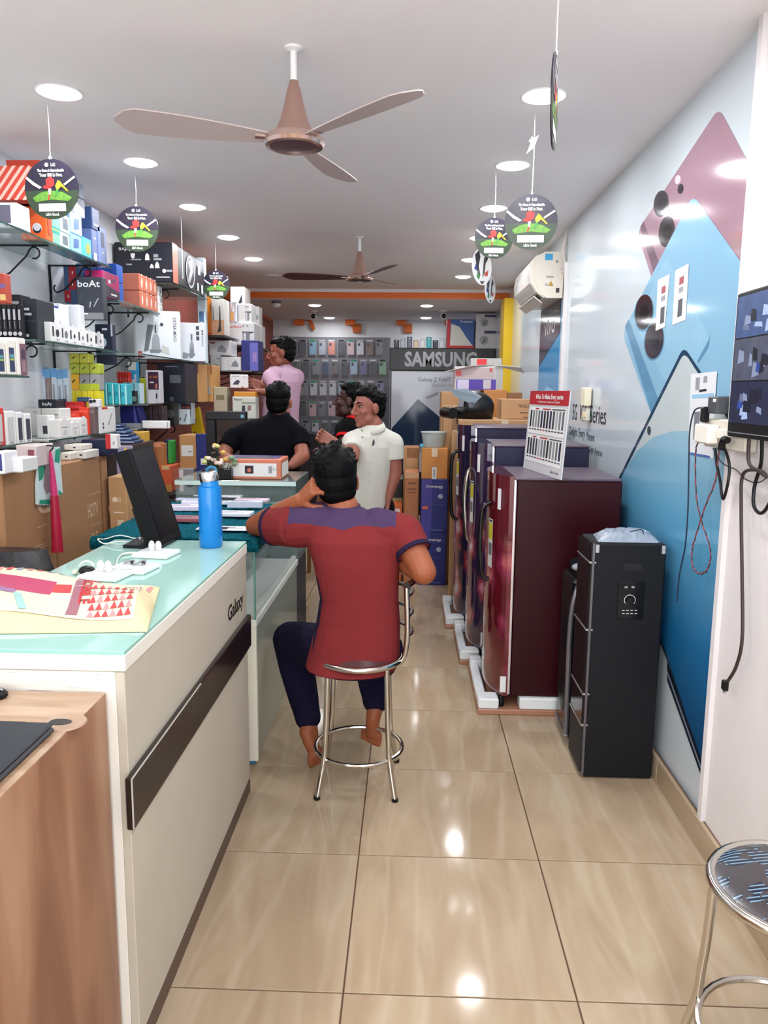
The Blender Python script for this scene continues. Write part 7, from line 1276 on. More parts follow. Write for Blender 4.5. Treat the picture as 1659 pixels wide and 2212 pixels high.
# cartons around it
RC('carton_box', 'brown carton with lettering right of the helmet', 1083, 862, 1150, 905, 5.62, .3, M_cb2, [('t', 'N', .72, .66, .16, 'FRAGILE', C((70, 50, 36)), .34), ('p', 'N', .6, .3, .85, .36, C((110, 80, 56))), ('p', 'N', .7, .08, .9, .13, C((110, 80, 56)))], z0=hz_)
zz = 0.001
RC('carton_box', 'tall tan carton behind the helmet at left', 953, 846, 990, 905, 6.24, .3, M_cb2, [('p', 'N', .1, .9, .9, .93, Wm)], z0=.001)
RC('carton_box', 'low tan carton in front of the tall one left of the helmet', 958, 876, 978, 930, 6.195, .04, M_cb2, [('p', 'N', .2, .5, .8, .55, Wm)], z0=.001)
RC('carton_box', 'amber brown carton behind the helmet under the printer carton', 1045, 842, 1095, 880, 6.2, .35, mat('amber_card', (196, 132, 76), .8, noise=.08), [('p', 'N', .0, .45, 1, .47, C((226, 200, 170)))], z0=.001)
RC('carton_box', 'flat brown carton behind the lettered one', 1096, 848, 1128, 862, 6.2, .3, M_cb3, [('p', 'N', .1, .8, .9, .9, Wm)], z0=.001)
# open printer carton
zpc = onY(1045, 843, 6.28).z
t = RC('printer_carton', 'opened white and purple printer carton on the amber carton', 982, 792, 1086, 842, 6.24, .26, (196, 190, 190), [('p', 'N', .04, .02, .86, .46, C((84, 60, 160))), ('p', 'N', .06, .04, .3, .44, C((206, 196, 220))), ('p', 'N', .6, .06, .76, .44, C((196, 186, 190))), ('p', 'N', .0, .5, .82, .96, C((190, 170, 172))), ('p', 'N', .02, .6, .14, .82, C((206, 80, 76))), ('p', 'N', .72, .78, .78, .94, C((196, 90, 90))), ('p', 'N', .86, .0, 1, 1, C((176, 174, 170)))], z0=onY(1045, 843, 6.24).z)
q = [onY(u, v, 6.235) for u, v in ((975, 800), (1025, 790), (1070, 789), (1020, 795))]
b = MB(); b.plate([onY(962, 803, 6.2), onY(1020, 790, 6.2), onY(1075, 788, 6.3), onY(1010, 798, 6.3)], (0, 0, .004)); b.build('open_flap', C((206, 200, 194)), t)
b = MB(); b.plate([onY(1068, 789, 6.22), onY(1125, 794, 6.22), onY(1132, 806, 6.3), onY(1125, 799, 6.34), onY(1075, 791, 6.34)], (0, 0, .005)); b.build('torn_flap', C((214, 210, 202)), t)
b = MB(); b.box(onY(1018, 790, 6.3).x, 6.36, onY(1018, 792, 6.36).z - .02, onY(1086, 790, 6.3).x, 6.5, onY(1050, 774, 6.36).z, .003); up_ = b.build('upper_box', C((176, 174, 170)), t)
b = MB(); b.box(onY(1030, 790, 6.36).x, 6.357, onY(1018, 792, 6.36).z - .01, onY(1051, 790, 6.36).x, 6.3595, onY(1050, 776, 6.36).z); b.build('red_label', C((206, 44, 50)), up_)
# floor stack in the aisle
yb1 = onZ(935, 1264, 0).y
za, zb_ = onY(935, 1150, yb1).z, onY(935, 1035, yb1).z
def blue(label, z0, z1, u0, u1):
    return carton('water_heater_carton', label, 'box', (onY(u0, 1150, yb1).x, yb1, z0), (onY(u1, 1150, yb1).x, yb1 + .19, z1), C((34, 40, 120)), [('p', 'N', .02, .0, .4, 1, C((70, 62, 150))), ('t', 'N', .48, .86, .045, 'Crompton', W_, .62), ('p', 'N', .66, .83, .78, .84, W_), ('c', 'N', .72, .68, .045, C((170, 176, 206))), ('p', 'N', .1, .53, .9, .536, C((80, 86, 160))), ('p', 'N', .06, .44, .26, .49, C((230, 110, 60))), ('p', 'N', .4, .04, .8, .05, C((140, 146, 200)))], group='blue water heater cartons')
blue('blue water heater carton standing on the floor, lower of two', .001, za - .001, 905, 965); blue('blue water heater carton stacked upon the other', za, zb_, 908, 966)
z3 = onY(938, 968, yb1).z
carton('carton_box', 'orange brown taped carton on top of the blue cartons', 'box', (onY(911, 1000, yb1).x, yb1 + .005, zb_ + .001), (onY(967, 1000, yb1).x, yb1 + .19, z3), mat('orange_card', (206, 140, 76), .75, noise=.08), [('p', 'N', .38, .72, .6, 1, C((226, 206, 180))), ('p', 'N', .4, .0, .58, .38, C((222, 224, 226))), ('p', 'N', .46, .06, .52, .32, C((150, 150, 156)))])
p0_, p1_ = onY(910, 950, yb1), onY(966, 950, yb1); cxx = (p0_.x + p1_.x) / 2; rr = (p1_.x - p0_.x) / 2
t = thing('plastic_tub', 'pale translucent plastic tub on top of the orange brown carton', 'tub', (cxx, yb1 + .1, z3)); zt2 = onY(938, 934, yb1).z
b = MB(); b.lathe([(0, .001), (rr * .78, .001), (rr * .8, .006), (rr * .98, zt2 - z3 - .012), (rr * 1.04, zt2 - z3 - .010), (rr * 1.04, zt2 - z3), (rr * .94, zt2 - z3), (rr * .78, .01), (0, .008)], (cxx, yb1 + .1, z3 + .001), 28); b.build('tub_wall', mat('frosted_plastic', (196, 206, 206), .35, noise=.04, alpha=.9), t, smooth=True)
b = MB(); b.box(cxx - rr * 1.1, yb1 + .02, z3 + .002, cxx - rr * .8, yb1 + .05, z3 + .03, .004); b.build('blue_tag', C((90, 170, 210)), t)
RC('tall_carton', 'tall narrow brown carton beside the blue cartons', 873, 1021, 903, 1240, yb1 + .05, .3, mat('red_brown_card', (176, 116, 78), .8, noise=.08), [('p', 'N', .0, .95, 1, 1, C((206, 160, 120))), ('p', 'N', .25, .9, .85, .915, C((120, 76, 50))), ('p', 'N', .2, .85, .85, .862, C((130, 84, 56))), ('p', 'N', .2, .82, .8, .83, C((130, 84, 56)))], z0=.001)
RC('carton_box', 'brown carton seen above the tall narrow carton', 872, 967, 906, 1022, yb1 + .42, .3, M_cb3, [('p', 'N', .1, .8, .9, .92, C((196, 150, 104))), ('p', 'N', .0, .0, .2, 1, C((186, 140, 96)))], z0=.001)
RC('carton_box', 'orange carton with white tape partly behind the seated man', 848, 1090, 868, 1180, yb1 + .1, .2, (206, 100, 52), [('p', 'N', .0, .7, .8, .95, C((226, 206, 196)))], z0=.001)
RC('dark_rack', 'dark narrow rack between the man in white and the cartons', 840, 985, 870, 1085, yb1 + .5, .3, (46, 42, 44), [('p', 'N', .0, .8, 1, .84, C((190, 190, 186))), ('p', 'N', .0, .55, 1, .64, C((170, 150, 100))), ('p', 'N', .0, .3, 1, .4, C((120, 76, 56)))], z0=.001)
carton('long_upright_carton', 'tall tan carton edge between the blue cartons and refrigerators', 'box', (onY(971, 1150, 5.49).x, 5.46, .001), (onY(989, 1150, 5.46).x, 5.495, onY(980, 930, 5.46).z), M_cb2, [('p', 'L', .3, .02, .32, .98, C((160, 116, 80))), ('p', 'N', .3, .5, .7, .52, Wm)])
# back counter below the cases
carton('back_counter', 'dark counter running below the hanging phone cases', 'counter', (xs0, 10.2, .001), (-.30, 10.9, .98), C((40, 38, 44)), [('p', 'T', .0, .0, 1, 1, C((70, 76, 86))), ('p', 'N', .05, .1, .95, .8, C((52, 50, 58)))])
# ================================================================== people
def remesh(mb, voxel, smooth=4):
    me = mb.mesh('tmp_blob'); o = D.objects.new('tmp_blob', me); COL.objects.link(o)
    md = o.modifiers.new('r', 'REMESH'); md.mode = 'VOXEL'; md.voxel_size = voxel; md.use_smooth_shade = True
    ms = o.modifiers.new('s', 'SMOOTH'); ms.factor = .5; ms.iterations = smooth
    dg = bpy.context.evaluated_depsgraph_get(); dg.update(); out = D.meshes.new_from_object(o.evaluated_get(dg))
    D.objects.remove(o); D.meshes.remove(me); return out
def blob(name, mb, m, parent, voxel=.005, smooth=4):
    me = remesh(mb, voxel, smooth); me.name = name; me.materials.clear(); me.materials.append(m)
    off = ORG[parent.name]; me.transform(Matrix.Translation(-off)); me.shade_smooth(); return link(name, me, parent)
def blob_split(mb, parent, voxel, smooth, parts, fn):
    """one remeshed garment cut into panels: fn(centre, normal) -> index into parts [(name, material)]"""
    me = remesh(mb, voxel, smooth); off = ORG[parent.name]; buck = [[] for _ in parts]
    for p in me.polygons: buck[fn(p.center, p.normal)].append(tuple(p.vertices))
    co = [v.co.copy() for v in me.vertices]; first = None
    for (nm, mm), fs in zip(parts, buck):
        if not fs: continue
        ix = {}; vs = []
        for f in fs:
            for i in f:
                if i not in ix: ix[i] = len(vs); vs.append(co[i] - off)
        m2 = D.meshes.new(nm); m2.from_pydata(vs, [], [tuple(ix[i] for i in f) for f in fs]); m2.materials.append(mm); m2.shade_smooth()
        o = link(nm, m2, parent if first is None else first); first = first or o
    D.meshes.remove(me); return first
def limb(mb, pts, ends=True, n=14):
    P = [Vector(p) for p, r in pts]; R = [r for p, r in pts]
    if len(P) > 2:
        Q = spline(P, 5); RR = []
        for i in range(len(P) - 1): RR += [R[i] + (R[i + 1] - R[i]) * j / 5 for j in range(5)]
        RR.append(R[-1])
    else: Q, RR = P, R
    mb.tube(Q, RR, n)
    if ends: mb.ell(P[0], (R[0],) * 3, n=12, m=8); mb.ell(P[-1], (R[-1],) * 3, n=12, m=8)
def loft(mb, secs, n=28, pw=.85):
    vs = []
    for c, ax, ay in secs:
        c = Vector(c); ax = Vector(ax); ay = Vector(ay)
        for k in range(n):
            a = 2 * math.pi * k / n; ca, sa = math.cos(a), math.sin(a)
            vs.append(c + ax * math.copysign(abs(ca) ** pw, ca) + ay * math.copysign(abs(sa) ** pw, sa))
    m = len(secs); fs = [(i * n + k, i * n + (k + 1) % n, (i + 1) * n + (k + 1) % n, (i + 1) * n + k) for i in range(m - 1) for k in range(n)]
    fs += [tuple(range(n))[::-1], tuple((m - 1) * n + k for k in range(n))]; mb.add(vs, fs)
def frame(f, up=(0, 0, 1), tilt=0):
    f = Vector(f).normalized(); r = f.cross(Vector(up)).normalized(); u = r.cross(f).normalized()
    if tilt: r, u = r * math.cos(tilt) + u * math.sin(tilt), u * math.cos(tilt) - r * math.sin(tilt)
    return r, f, u
def head(mb, t, c, fdir, up=(0, 0, 1), s=1.0, hair=(4, 4, 5), brow=True, seed=1, hair_top=1.0, tuft=.006, tilt=0, neck=None, beard=None):
    r, f, u = frame(fdir, up, tilt); c = Vector(c); L = lambda x, y, z: c + (r * x + f * y + u * z) * s
    M = Matrix((r, f, u)).transposed()
    E = lambda p, q, b=mb: b.ell(L(*p), tuple(x * s for x in q), M, 18, 12)
    E((0, -.012, .03), (.073, .094, .084)); E((0, .026, -.03), (.061, .066, .088)); E((0, .042, -.082), (.044, .045, .036)); E((0, .074, -.103), (.02, .018, .016))
    for sx in (-1, 1):
        E((sx * .038, .06, -.022), (.024, .026, .024)); E((sx * .076, -.006, -.008), (.011, .021, .033)); E((sx * .012, .099, -.036), (.010, .010, .008)); E((sx * .05, .02, -.07), (.018, .035, .03))
    limb(mb, [(L(0, .088, .02), .009 * s), (L(0, .103, -.008), .010 * s), (L(0, .115, -.032), .0125 * s)])
    limb(mb, [(L(-.038, .074, .024), .010 * s), (L(0, .086, .024), .010 * s), (L(.038, .074, .024), .010 * s)])
    limb(mb, [(L(-.021, .083, -.062), .0055 * s), (L(0, .092, -.060), .0075 * s), (L(.021, .083, -.062), .0055 * s)]); limb(mb, [(L(-.018, .082, -.073), .006 * s), (L(0, .090, -.074), .008 * s), (L(.018, .082, -.073), .006 * s)])
    if neck is not None: limb(mb, [(L(0, -.022, -.06), .052 * s), (neck, .058 * s)])
    hb = MB(); E((0, -.032, .044), (.081, .098, .080 * hair_top), hb); E((0, -.052, .0), (.076, .068, .072), hb)
    E((0, .012, .088), (.066, .068, .036 * hair_top), hb); E((.0, -.06, -.04), (.066, .048, .042), hb)
    rd = random.Random(seed)
    for _ in range(90):
        a, e = rd.uniform(0, 6.283), rd.uniform(.05, 1.5); d = V(math.cos(a) * math.cos(e), math.sin(a) * math.cos(e), math.sin(e))
        b0 = V(d.x * .076, d.y * .092 - .03, d.z * .078 * hair_top + .044)
        if b0.y > .045 and b0.z < .085: continue
        tip = b0 + d * tuft + V(rd.uniform(-.010, .010), rd.uniform(-.006, .012), rd.uniform(-.004, .008)); limb(hb, [(L(*b0), .009 * s), (L(*tip), .004 * s)], n=6)
    mh = mat('hair_%02x%02x%02x' % tuple(hair), hair, .55, noise=.3, scale=60, bump=.25, bscale=120, spec=.12); ho = blob('hair', hb, mh, t, .0042 * s, 2)
    for sx in (-1, 1):
        b_ = MB(); b_.ell(L(sx * .031, .074, .008), (.0115 * s, .0100 * s, .0062 * s), M, 12, 8); ey = b_.build('eye', C((150, 138, 132), .2), t, smooth=True)
        b_ = MB(); b_.ell(L(sx * .031, .082, .008), (.0055 * s, .0035 * s, .0055 * s), M, 10, 6); b_.build('iris', C((24, 16, 14), .15), ey, smooth=True)
        b_ = MB(); b_.tube([L(sx * .031 + .012 * math.cos(a), .0835 - .004 * abs(math.cos(a)), .011 + .005 * math.sin(a)) for a in [i * math.pi / 6 for i in range(7)]], .0014 * s, 5); b_.build('eyelid', mh, ey)
        if brow:
            b_ = MB(); b_.tube([L(sx * x_, y_, z_) for x_, y_, z_ in ((.012, .094, .028), (.028, .090, .034), (.046, .076, .030))], [.0035 * s, .0042 * s, .0018 * s], 6); b_.build('eyebrow', mh, t, smooth=True)
    b_ = MB(); b_.tube([L(-.02, .0875, -.067), L(0, .0975, -.067), L(.02, .0875, -.067)], .0016 * s, 5); b_.build('mouth_line', C((96, 44, 40), .5), t)
    return L
def hand(mb, w, d, nrm, thumb=1, curl=.35, s=1.0, spread=.0):
    """w wrist, d pointing direction, nrm the way the palm faces, thumb = side"""
    d = Vector(d).normalized(); nrm = Vector(nrm); nrm = (nrm - d * nrm.dot(d)).normalized(); sd = d.cross(nrm) * thumb; w = Vector(w)
    for k in range(4): limb(mb, [(w + sd * ((k - 1.5) * .010) * s + d * .006 * s, .019 * s), (w + (d * .084 + sd * (k - 1.5) * .0195) * s, .0125 * s)], n=8)
    for k, ln in enumerate((.060, .074, .080, .070)):
        p = w + (d * .086 + sd * (k - 1.5) * .0200) * s; a = curl * .8; dd = d + sd * (k - 1.5) * spread
        for j, q in enumerate((.46, .31, .23)):
            v = (dd.normalized() * math.cos(a) + nrm * math.sin(a)); e = p + v * (ln * q * s * 1.0); limb(mb, [(p, (.0092 - .0009 * j) * s), (e, (.0083 - .0009 * j) * s)], n=8); p = e; a += curl
    p = w + (d * .022 + sd * .030 + nrm * .006) * s; v = (d * .62 + sd * .62 + nrm * (.25 + .35 * min(1, curl))).normalized()
    e = p + v * .038 * s; limb(mb, [(p, .0135 * s), (e, .0105 * s)], n=8); v2 = (v + d * .3 + nrm * .5 * min(1.2, curl) - sd * .45 * min(1.3, curl)).normalized(); limb(mb, [(e, .0103 * s), (e + v2 * .03 * s, .0082 * s)], n=8)
def foot(mb, ank, heel, ball, toe, up, s=1.0):
    heel, ball, toe, up = (Vector(x) for x in (heel, ball, toe, up)); ank = Vector(ank); d = (toe - heel).normalized(); sd = d.cross(up).normalized()
    limb(mb, [(ank, .036 * s), (heel, .031 * s)]); limb(mb, [(heel, .030 * s), ((heel + ball) / 2, .030 * s), (ball, .026 * s)]); limb(mb, [(ank, .034 * s), (ball, .022 * s)])
    limb(mb, [(ball - sd * .024 * s, .018 * s), (ball + sd * .024 * s, .017 * s)])
    for k in range(5): b0 = ball + sd * (k - 2) * .0175 * s; limb(mb, [(b0, .0125 * s), (b0 + (toe - ball) * (1.0 - .09 * abs(k - .5)), (.0118 if k else .013) * s)], n=8)
def skin(nm, c): return mat('skin_' + nm, c, .48, noise=.06, scale=18, spec=.4)
def cloth(nm, c, **k): return mat('cloth_' + nm, c, .9, **{**dict(noise=.07, scale=14, bump=.3, bscale=22, spec=.15), **k})
Yx = lambda u, v, Y: onY(u, v, Y)
X1, Y1, Z1 = V(1, 0, 0), V(0, 1, 0), V(0, 0, 1)
# ------------------------------------------------------------------ man in maroon on the stool, seen from behind
def seated():
    t = thing('person', 'man in a maroon T-shirt sitting on the bar stool, head on fist', 'person', (SX, SY, 0))
    sk = skin('seated', (150, 84, 54)); body = MB(); sh = MB()
    S = [(758, 1436, 2.866, .178, .171), (766, 1408, 2.872, .178, .146), (774, 1340, 2.868, .162, .122), (776, 1290, 2.86, .151, .114), (770, 1215, 2.852, .165, .112), (762, 1165, 2.852, .178, .106), (750, 1128, 2.865, .165, .088), (742, 1106, 2.88, .110, .072), (740, 1094, 2.888, .066, .060)]
    loft(sh, [(Yx(u, v, Y), X1 * a, (Y1 * b_)) for u, v, Y, a, b_ in S]); loft(body, [(Yx(u, v, Y), X1 * a * .9, (Y1 * b_ * .9)) for u, v, Y, a, b_ in S])
    # left arm propped on the case
    shl, elb, wr = Yx(640, 1136, 2.885), Yx(552, 1136, 3.045), Yx(648, 1082, 2.885)
    cuffl = shl + (elb - shl) * .52
    limb(sh, [(Yx(690, 1132, 2.87), .085), (shl + V(.01, 0, -.004), .082)]); sh.tube([shl, cuffl], [.084, .077], 18)
    limb(body, [(Yx(690, 1130, 2.875), .06), (shl, .058), (cuffl, .050), (elb + V(.01, 0, 0), .043)]); limb(body, [(elb, .042), (elb + (wr - elb) * .3, .044), (wr, .030)])
    hand(body, wr, (Yx(684, 1044, 2.835) - wr), V(.62, .55, -.55), thumb=-1, curl=1.15, s=1.05)
    # right arm akimbo, forearm hidden in front
    shr, elr = Yx(872, 1150, 2.86), Yx(916, 1236, 2.765); cuffr = shr + (elr - shr) * .50
    limb(sh, [(Yx(815, 1142, 2.865), .082), (shr, .072)]); sh.tube([shr, cuffr], [.074, .068], 18)
    limb(body, [(Yx(815, 1142, 2.87), .06), (shr, .055), (cuffr, .052), (elr, .047)]); wrr = V(elr.x - .13, elr.y + .20, elr.z + .02); limb(body, [(elr, .047), (elr + (wrr - elr) * .35, .043), (wrr, .029)])
    hand(body, wrr, V(-.7, .6, .0), V(-.5, -.3, -.6), thumb=1, curl=.5)
    # legs
    hl, hr = Yx(722, 1405, 2.91), Yx(818, 1405, 2.91); kl, kr = Yx(628, 1382, 3.19), Yx(800, 1400, 3.25); al, ar = Yx(668, 1562, 3.01), Yx(812, 1522, 3.05)
    tr = MB(); loft(tr, [(Yx(768, 1446, 2.90), X1 * .155, Y1 * .13), (Yx(768, 1428, 2.90), X1 * .168, Y1 * .14), (Yx(768, 1370, 2.89), X1 * .15, Y1 * .115), (Yx(770, 1330, 2.88), X1 * .138, Y1 * .10)])
    for h, k, a in ((hl, kl, al), (hr, kr, ar)):
        limb(tr, [(h, .10), (h + (k - h) * .6, .092), (k, .080)]); limb(tr, [(k, .079), (k + (a - k) * .35, .076), (k + (a - k) * .8, .060)]); tr.tube([k + (a - k) * .75, k + (a - k) * .97], [.060, .054], 16); limb(tr, [(k + (a - k) * .90, .056), (k + (a - k) * .93, .056)])
        limb(body, [(h, .08), (k, .058)]); limb(body, [(k, .056), (k + (a - k) * .4, .05), (a, .034)])
    foot(body, al, Yx(662, 1582, 2.985), Yx(681, 1628, 2.975), Yx(684, 1650, 2.985), V(.2, -.3, 1)); foot(body, ar, Yx(806, 1550, 3.03), Yx(803, 1583, 3.045), Yx(800, 1603, 3.05), V(0, -.5, 1))
    nk = Yx(741, 1098, 2.888); hc = Yx(722, 1040, 2.935)
    head(body, t, hc, V(-.22, .95, -.12), up=V(-.10, .06, 1), s=1.09, seed=3, tuft=.009, neck=nk, hair_top=1.1)
    blob('body', body, sk, t, .0048, 3)
    mar, pur, nav = cloth('maroon', (120, 42, 44), bump=.5, bscale=9), cloth('purple_yoke', (72, 54, 86)), cloth('navy_side', (40, 30, 56))
    zl = Yx(745, 1146, 2.77).z; xa, xb = Yx(624, 1130, 2.84).x, Yx(856, 1130, 2.84).x; zs = Yx(690, 1250, 2.8).z; xm = Yx(745, 1130, 2.8).x
    def fn(c, n):
        dip = zl + .014 * min(1, abs(c.x - xm) / .05)
        if xa < c.x < xb and c.z > dip + .016 * math.sin((c.x - xm) * 30) * .2: return 1
        if n.x < -.80 and c.z < zs and c.x > -.36: return 2
        return 0
    so = blob_split(sh, t, .0055, 3, [('t_shirt', mar), ('yoke_panel', pur), ('side_panel', nav)], fn)
    for c0, d0, r0 in ((cuffl, elb - shl, .0785), (cuffr, elr - shr, .0695)):
        d0 = d0.normalized(); b_ = MB(); b_.tube([c0 - d0 * .016, c0 - d0 * .012, c0 + d0 * .003, c0 + d0 * .004], [r0 - .004, r0 + .0015, r0 + .0015, r0 - .006], 24, caps=False); b_.build('sleeve_cuff', nav, so, smooth=True)
    b_ = MB(); cn = Yx(740, 1094, 2.888); b_.tube([cn + V(.063 * math.cos(a), .058 * math.sin(a), .003 + .006 * math.sin(a)) for a in [i * math.pi / 12 for i in range(24)]], .006, 8, closed=True); b_.build('neckband', pur, so, smooth=True)
    blob('trousers', tr, cloth('navy_trousers', (22, 19, 44)), t, .0055, 4)
seated()
# ------------------------------------------------------------------ generic upright figure
def upright(label, Y, hd, hs, fdir, secs, shoulder_l, arm_l, shoulder_r, arm_r, skc, shirt, trous, seed, feet, zfloor=.0, sleeve=.5, hl=None, hr=None, vox=.006, collar=None, placket=None, depth=(0, 1, 0), hem_band=None, shoe=(30, 28, 30), up=(0, 0, 1), ear=None, armr=(.043, .036, .026)):
    """secs: (u, v, half width, half depth) of the shirt from hem to neck; arms: [(u, v, Y) elbow, wrist]; hands: (dir, palm, thumb, curl)"""
    c0 = Yx(secs[0][0], secs[0][1], Y); t = thing('person', label, 'person', (c0.x, Y, zfloor)); sk = skin('p%d' % seed, skc); body, sh = MB(), MB(); dv = Vector(depth).normalized(); wv = dv.cross(Z1)
    loft(sh, [(Yx(u, v, Y), wv * a, dv * b_) for u, v, a, b_ in secs]); loft(body, [(Yx(u, v, Y), wv * a * .9, dv * b_ * .9) for u, v, a, b_ in secs])
    cuffs = []
    for s_, arm, hp in ((shoulder_l, arm_l, hl), (shoulder_r, arm_r, hr)):
        sp = Yx(*s_); e, w = Yx(*arm[0]), Yx(*arm[1]); top = Yx(secs[-3][0], secs[-3][1], Y); cf = sp + (e - sp) * sleeve
        limb(sh, [((sp + top) / 2, .074), (sp, .068)]); sh.tube([sp, cf], [.069, .062], 16); cuffs.append((cf, (e - sp).normalized()))
        limb(body, [((sp + top) / 2, .055), (sp, .052), (cf, .047), (e, armr[0])]); limb(body, [(e, armr[0]), (e + (w - e) * .35, armr[1] + .004), (w, armr[2])])
        if hp: hand(body, w, hp[0], hp[1], hp[2], hp[3], s=.98, spread=hp[4] if len(hp) > 4 else 0)
    hipz = Yx(secs[0][0], secs[0][1], Y).z; hx = c0.x; tr = MB()
    hz = max(hipz + .05, zfloor + .5); loft(tr, [((hx, Y, zfloor + .78 if hipz - zfloor > .85 else hipz - .06), wv * .15, dv * .11), ((hx, Y, hipz + .02), wv * min(.16, secs[0][2] * .96), dv * secs[0][3] * .96), ((hx, Y, hipz + .10), wv * min(.15, secs[0][2] * .9), dv * secs[0][3] * .9)])
    for k, (fx, fy) in enumerate(feet):
        s1 = (-.078 if k == 0 else .078); hp_ = V(hx, Y, min(hipz, zfloor + .88)) + wv * s1; kn = V(hx + fx * .6, Y + fy * .6 - .01, zfloor + .46) + wv * s1 * .5; an = V(hx + fx, Y + fy, zfloor + .09)
        limb(tr, [(hp_, .095), (kn, .066)]); limb(tr, [(kn, .066), (kn + (an - kn) * .4, .062), (an + V(0, 0, .02), .05)]); limb(body, [(hp_, .08), (kn, .052)]); limb(body, [(kn, .05), (an, .036)])
        ff = Vector(fdir); ff.z = 0; ff.normalize(); b_ = MB(); limb(b_, [(an + V(0, 0, -.045) - ff * .05, .042), (an + V(0, 0, -.05) + ff * .08, .040), (an + V(0, 0, -.062) + ff * .15, .028)]); o = blob('shoe', b_, C(shoe, .5), t, .006, 3)
        limb(body, [(an, .036), (an + V(0, 0, -.05), .03)])
    nk = Yx(secs[-1][0], secs[-1][1], Y); head(body, t, Yx(*hd), fdir, up=up, s=hs, seed=seed, neck=nk)
    blob('body', body, sk, t, vox * .82, 3); so = blob('shirt', sh, shirt, t, vox, 3); blob('trousers', tr, trous, t, vox * 1.1, 4)
    if collar:
        r, f, u = frame(fdir); cr = secs[-1][2]
        for sd in (-1, 1):
            b_ = MB(); pts_o, pts_i = [], []
            for i in range(9):
                a = math.pi / 2 * (1 - i / 8 * 2) if False else (math.pi * i / 8)
                x_, y_ = sd * math.sin(a), -math.cos(a); base_ = nk + r * (x_ * .074) + f * (y_ * .066 + .006) + V(0, 0, .018 - .030 * (1 + y_) * .5); pts_i.append(base_); pts_o.append(base_ + r * (x_ * .020) + f * (y_ * .022) + V(0, 0, -.040 - .012 * (i / 8)))
            fs = [(i, i + 1, 9 + i + 1, 9 + i) for i in range(8)]; b_.add(pts_i + pts_o, fs); o = b_.build('collar', collar, so, smooth=True); md = o.modifiers.new('th', 'SOLIDIFY'); md.thickness = .004
    if hem_band:
        for c_, d_ in cuffs: b_ = MB(); b_.tube([c_ - d_ * .022, c_ - d_ * .018, c_ + d_ * .002, c_ + d_ * .003], [.06, .0645, .0642, .058], 20, caps=False); b_.build('sleeve_band', hem_band, so, smooth=True)
    return t, so, cuffs
def dotted():
    m = D.materials.new('cloth_cream_dotted'); m.use_nodes = True; nt = m.node_tree; N, L = nt.nodes, nt.links; bs = N['Principled BSDF']
    tc = N.new('ShaderNodeTexCoord'); vo = N.new('ShaderNodeTexVoronoi'); vo.inputs['Scale'].default_value = 40; vo.inputs['Randomness'].default_value = .55; L.new(tc.outputs['Object'], vo.inputs['Vector'])
    cr = N.new('ShaderNodeValToRGB'); cr.color_ramp.interpolation = 'CONSTANT'; e = cr.color_ramp.elements; e[0].color = (*rgb((120, 124, 128)), 1); e[1].position = .10; e[1].color = (*rgb((206, 204, 194)), 1); L.new(vo.outputs['Distance'], cr.inputs[0]); L.new(cr.outputs[0], bs.inputs['Base Color'])
    nz = N.new('ShaderNodeTexNoise'); nz.inputs['Scale'].default_value = 22; bp = N.new('ShaderNodeBump'); bp.inputs['Strength'].default_value = .35; bp.inputs['Distance'].default_value = .01; L.new(tc.outputs['Object'], nz.inputs['Vector']); L.new(nz.outputs['Fac'], bp.inputs['Height']); L.new(bp.outputs['Normal'], bs.inputs['Normal'])
    bs.inputs['Roughness'].default_value = .85; return m
# man in the cream polo shirt
M_dot = dotted()
t, so, cf = upright('man in a cream dotted polo shirt standing in profile in the aisle', 4.7, (795, 880, 4.7), .99, V(-.78, -.60, -.04), [(795, 1098, .122, .105), (797, 1060, .120, .108), (800, 1005, .136, .112), (805, 965, .150, .108), (806, 942, .140, .092), (806, 928, .095, .075), (806, 918, .060, .058)],
    (762, 955, 4.66), [(760, 990, 4.50), (724, 958, 4.46)], (848, 958, 4.70), [(853, 1022, 4.69), (840, 1074, 4.66)], (150, 92, 78), M_dot, cloth('black_trousers', (16, 16, 22)), 21, [(-.06, .02), (.07, .0)], sleeve=.55,
    hl=(V(-.85, -.15, .45), V(.3, -.9, .1), -1, .75), hr=(V(-.12, -.1, -1), V(-1, 0, .1), 1, .45), vox=.0055, collar=cloth('cream_collar', (206, 204, 194)), depth=(-.35, .94, 0), up=(0, 0, 1))
p = Yx(806, 955, 4.575); b = MB(); b.plate([p + V(-.006, 0, -.02), p + V(.004, 0, -.022), p + V(.01, 0, .0), p + V(.004, 0, .02), p + V(-.003, 0, .006)], (0, -.002, 0)); b.build('chest_emblem', C((40, 44, 60)), so)
for k, v_ in enumerate((930, 944)): p = Yx(782 + k, v_, 4.592); b = MB(); b.ell(p, (.005, .003, .005), n=10, m=6); b.build('button', C((90, 90, 92)), so, smooth=True)
# man with the red collar behind him
t, so, cf = upright('man in a black polo with red collar behind the man in cream', 5.2, (757, 866, 5.2), .98, V(-.97, .12, .12), [(772, 1060, .13, .11), (772, 1000, .135, .11), (770, 945, .150, .11), (770, 920, .145, .10), (770, 905, .095, .078), (770, 897, .060, .058)],
    (752, 925, 5.12), [(742, 965, 5.04), (720, 975, 4.95)], (795, 922, 5.25), [(800, 975, 5.22), (790, 1010, 5.1)], (62, 34, 32), cloth('black_polo', (8, 8, 10)), cloth('black_trousers', (16, 16, 22)), 22, [(-.05, .03), (.06, .05)], sleeve=.6,
    hl=(V(-.9, -.1, .2), V(0, 0, -1), 1, .5), hr=(V(-.5, -.2, -.8), V(-1, 0, 0), 1, .5), vox=.006, collar=cloth('red_collar', (206, 30, 32)), hem_band=cloth('red_band', (206, 30, 32)))
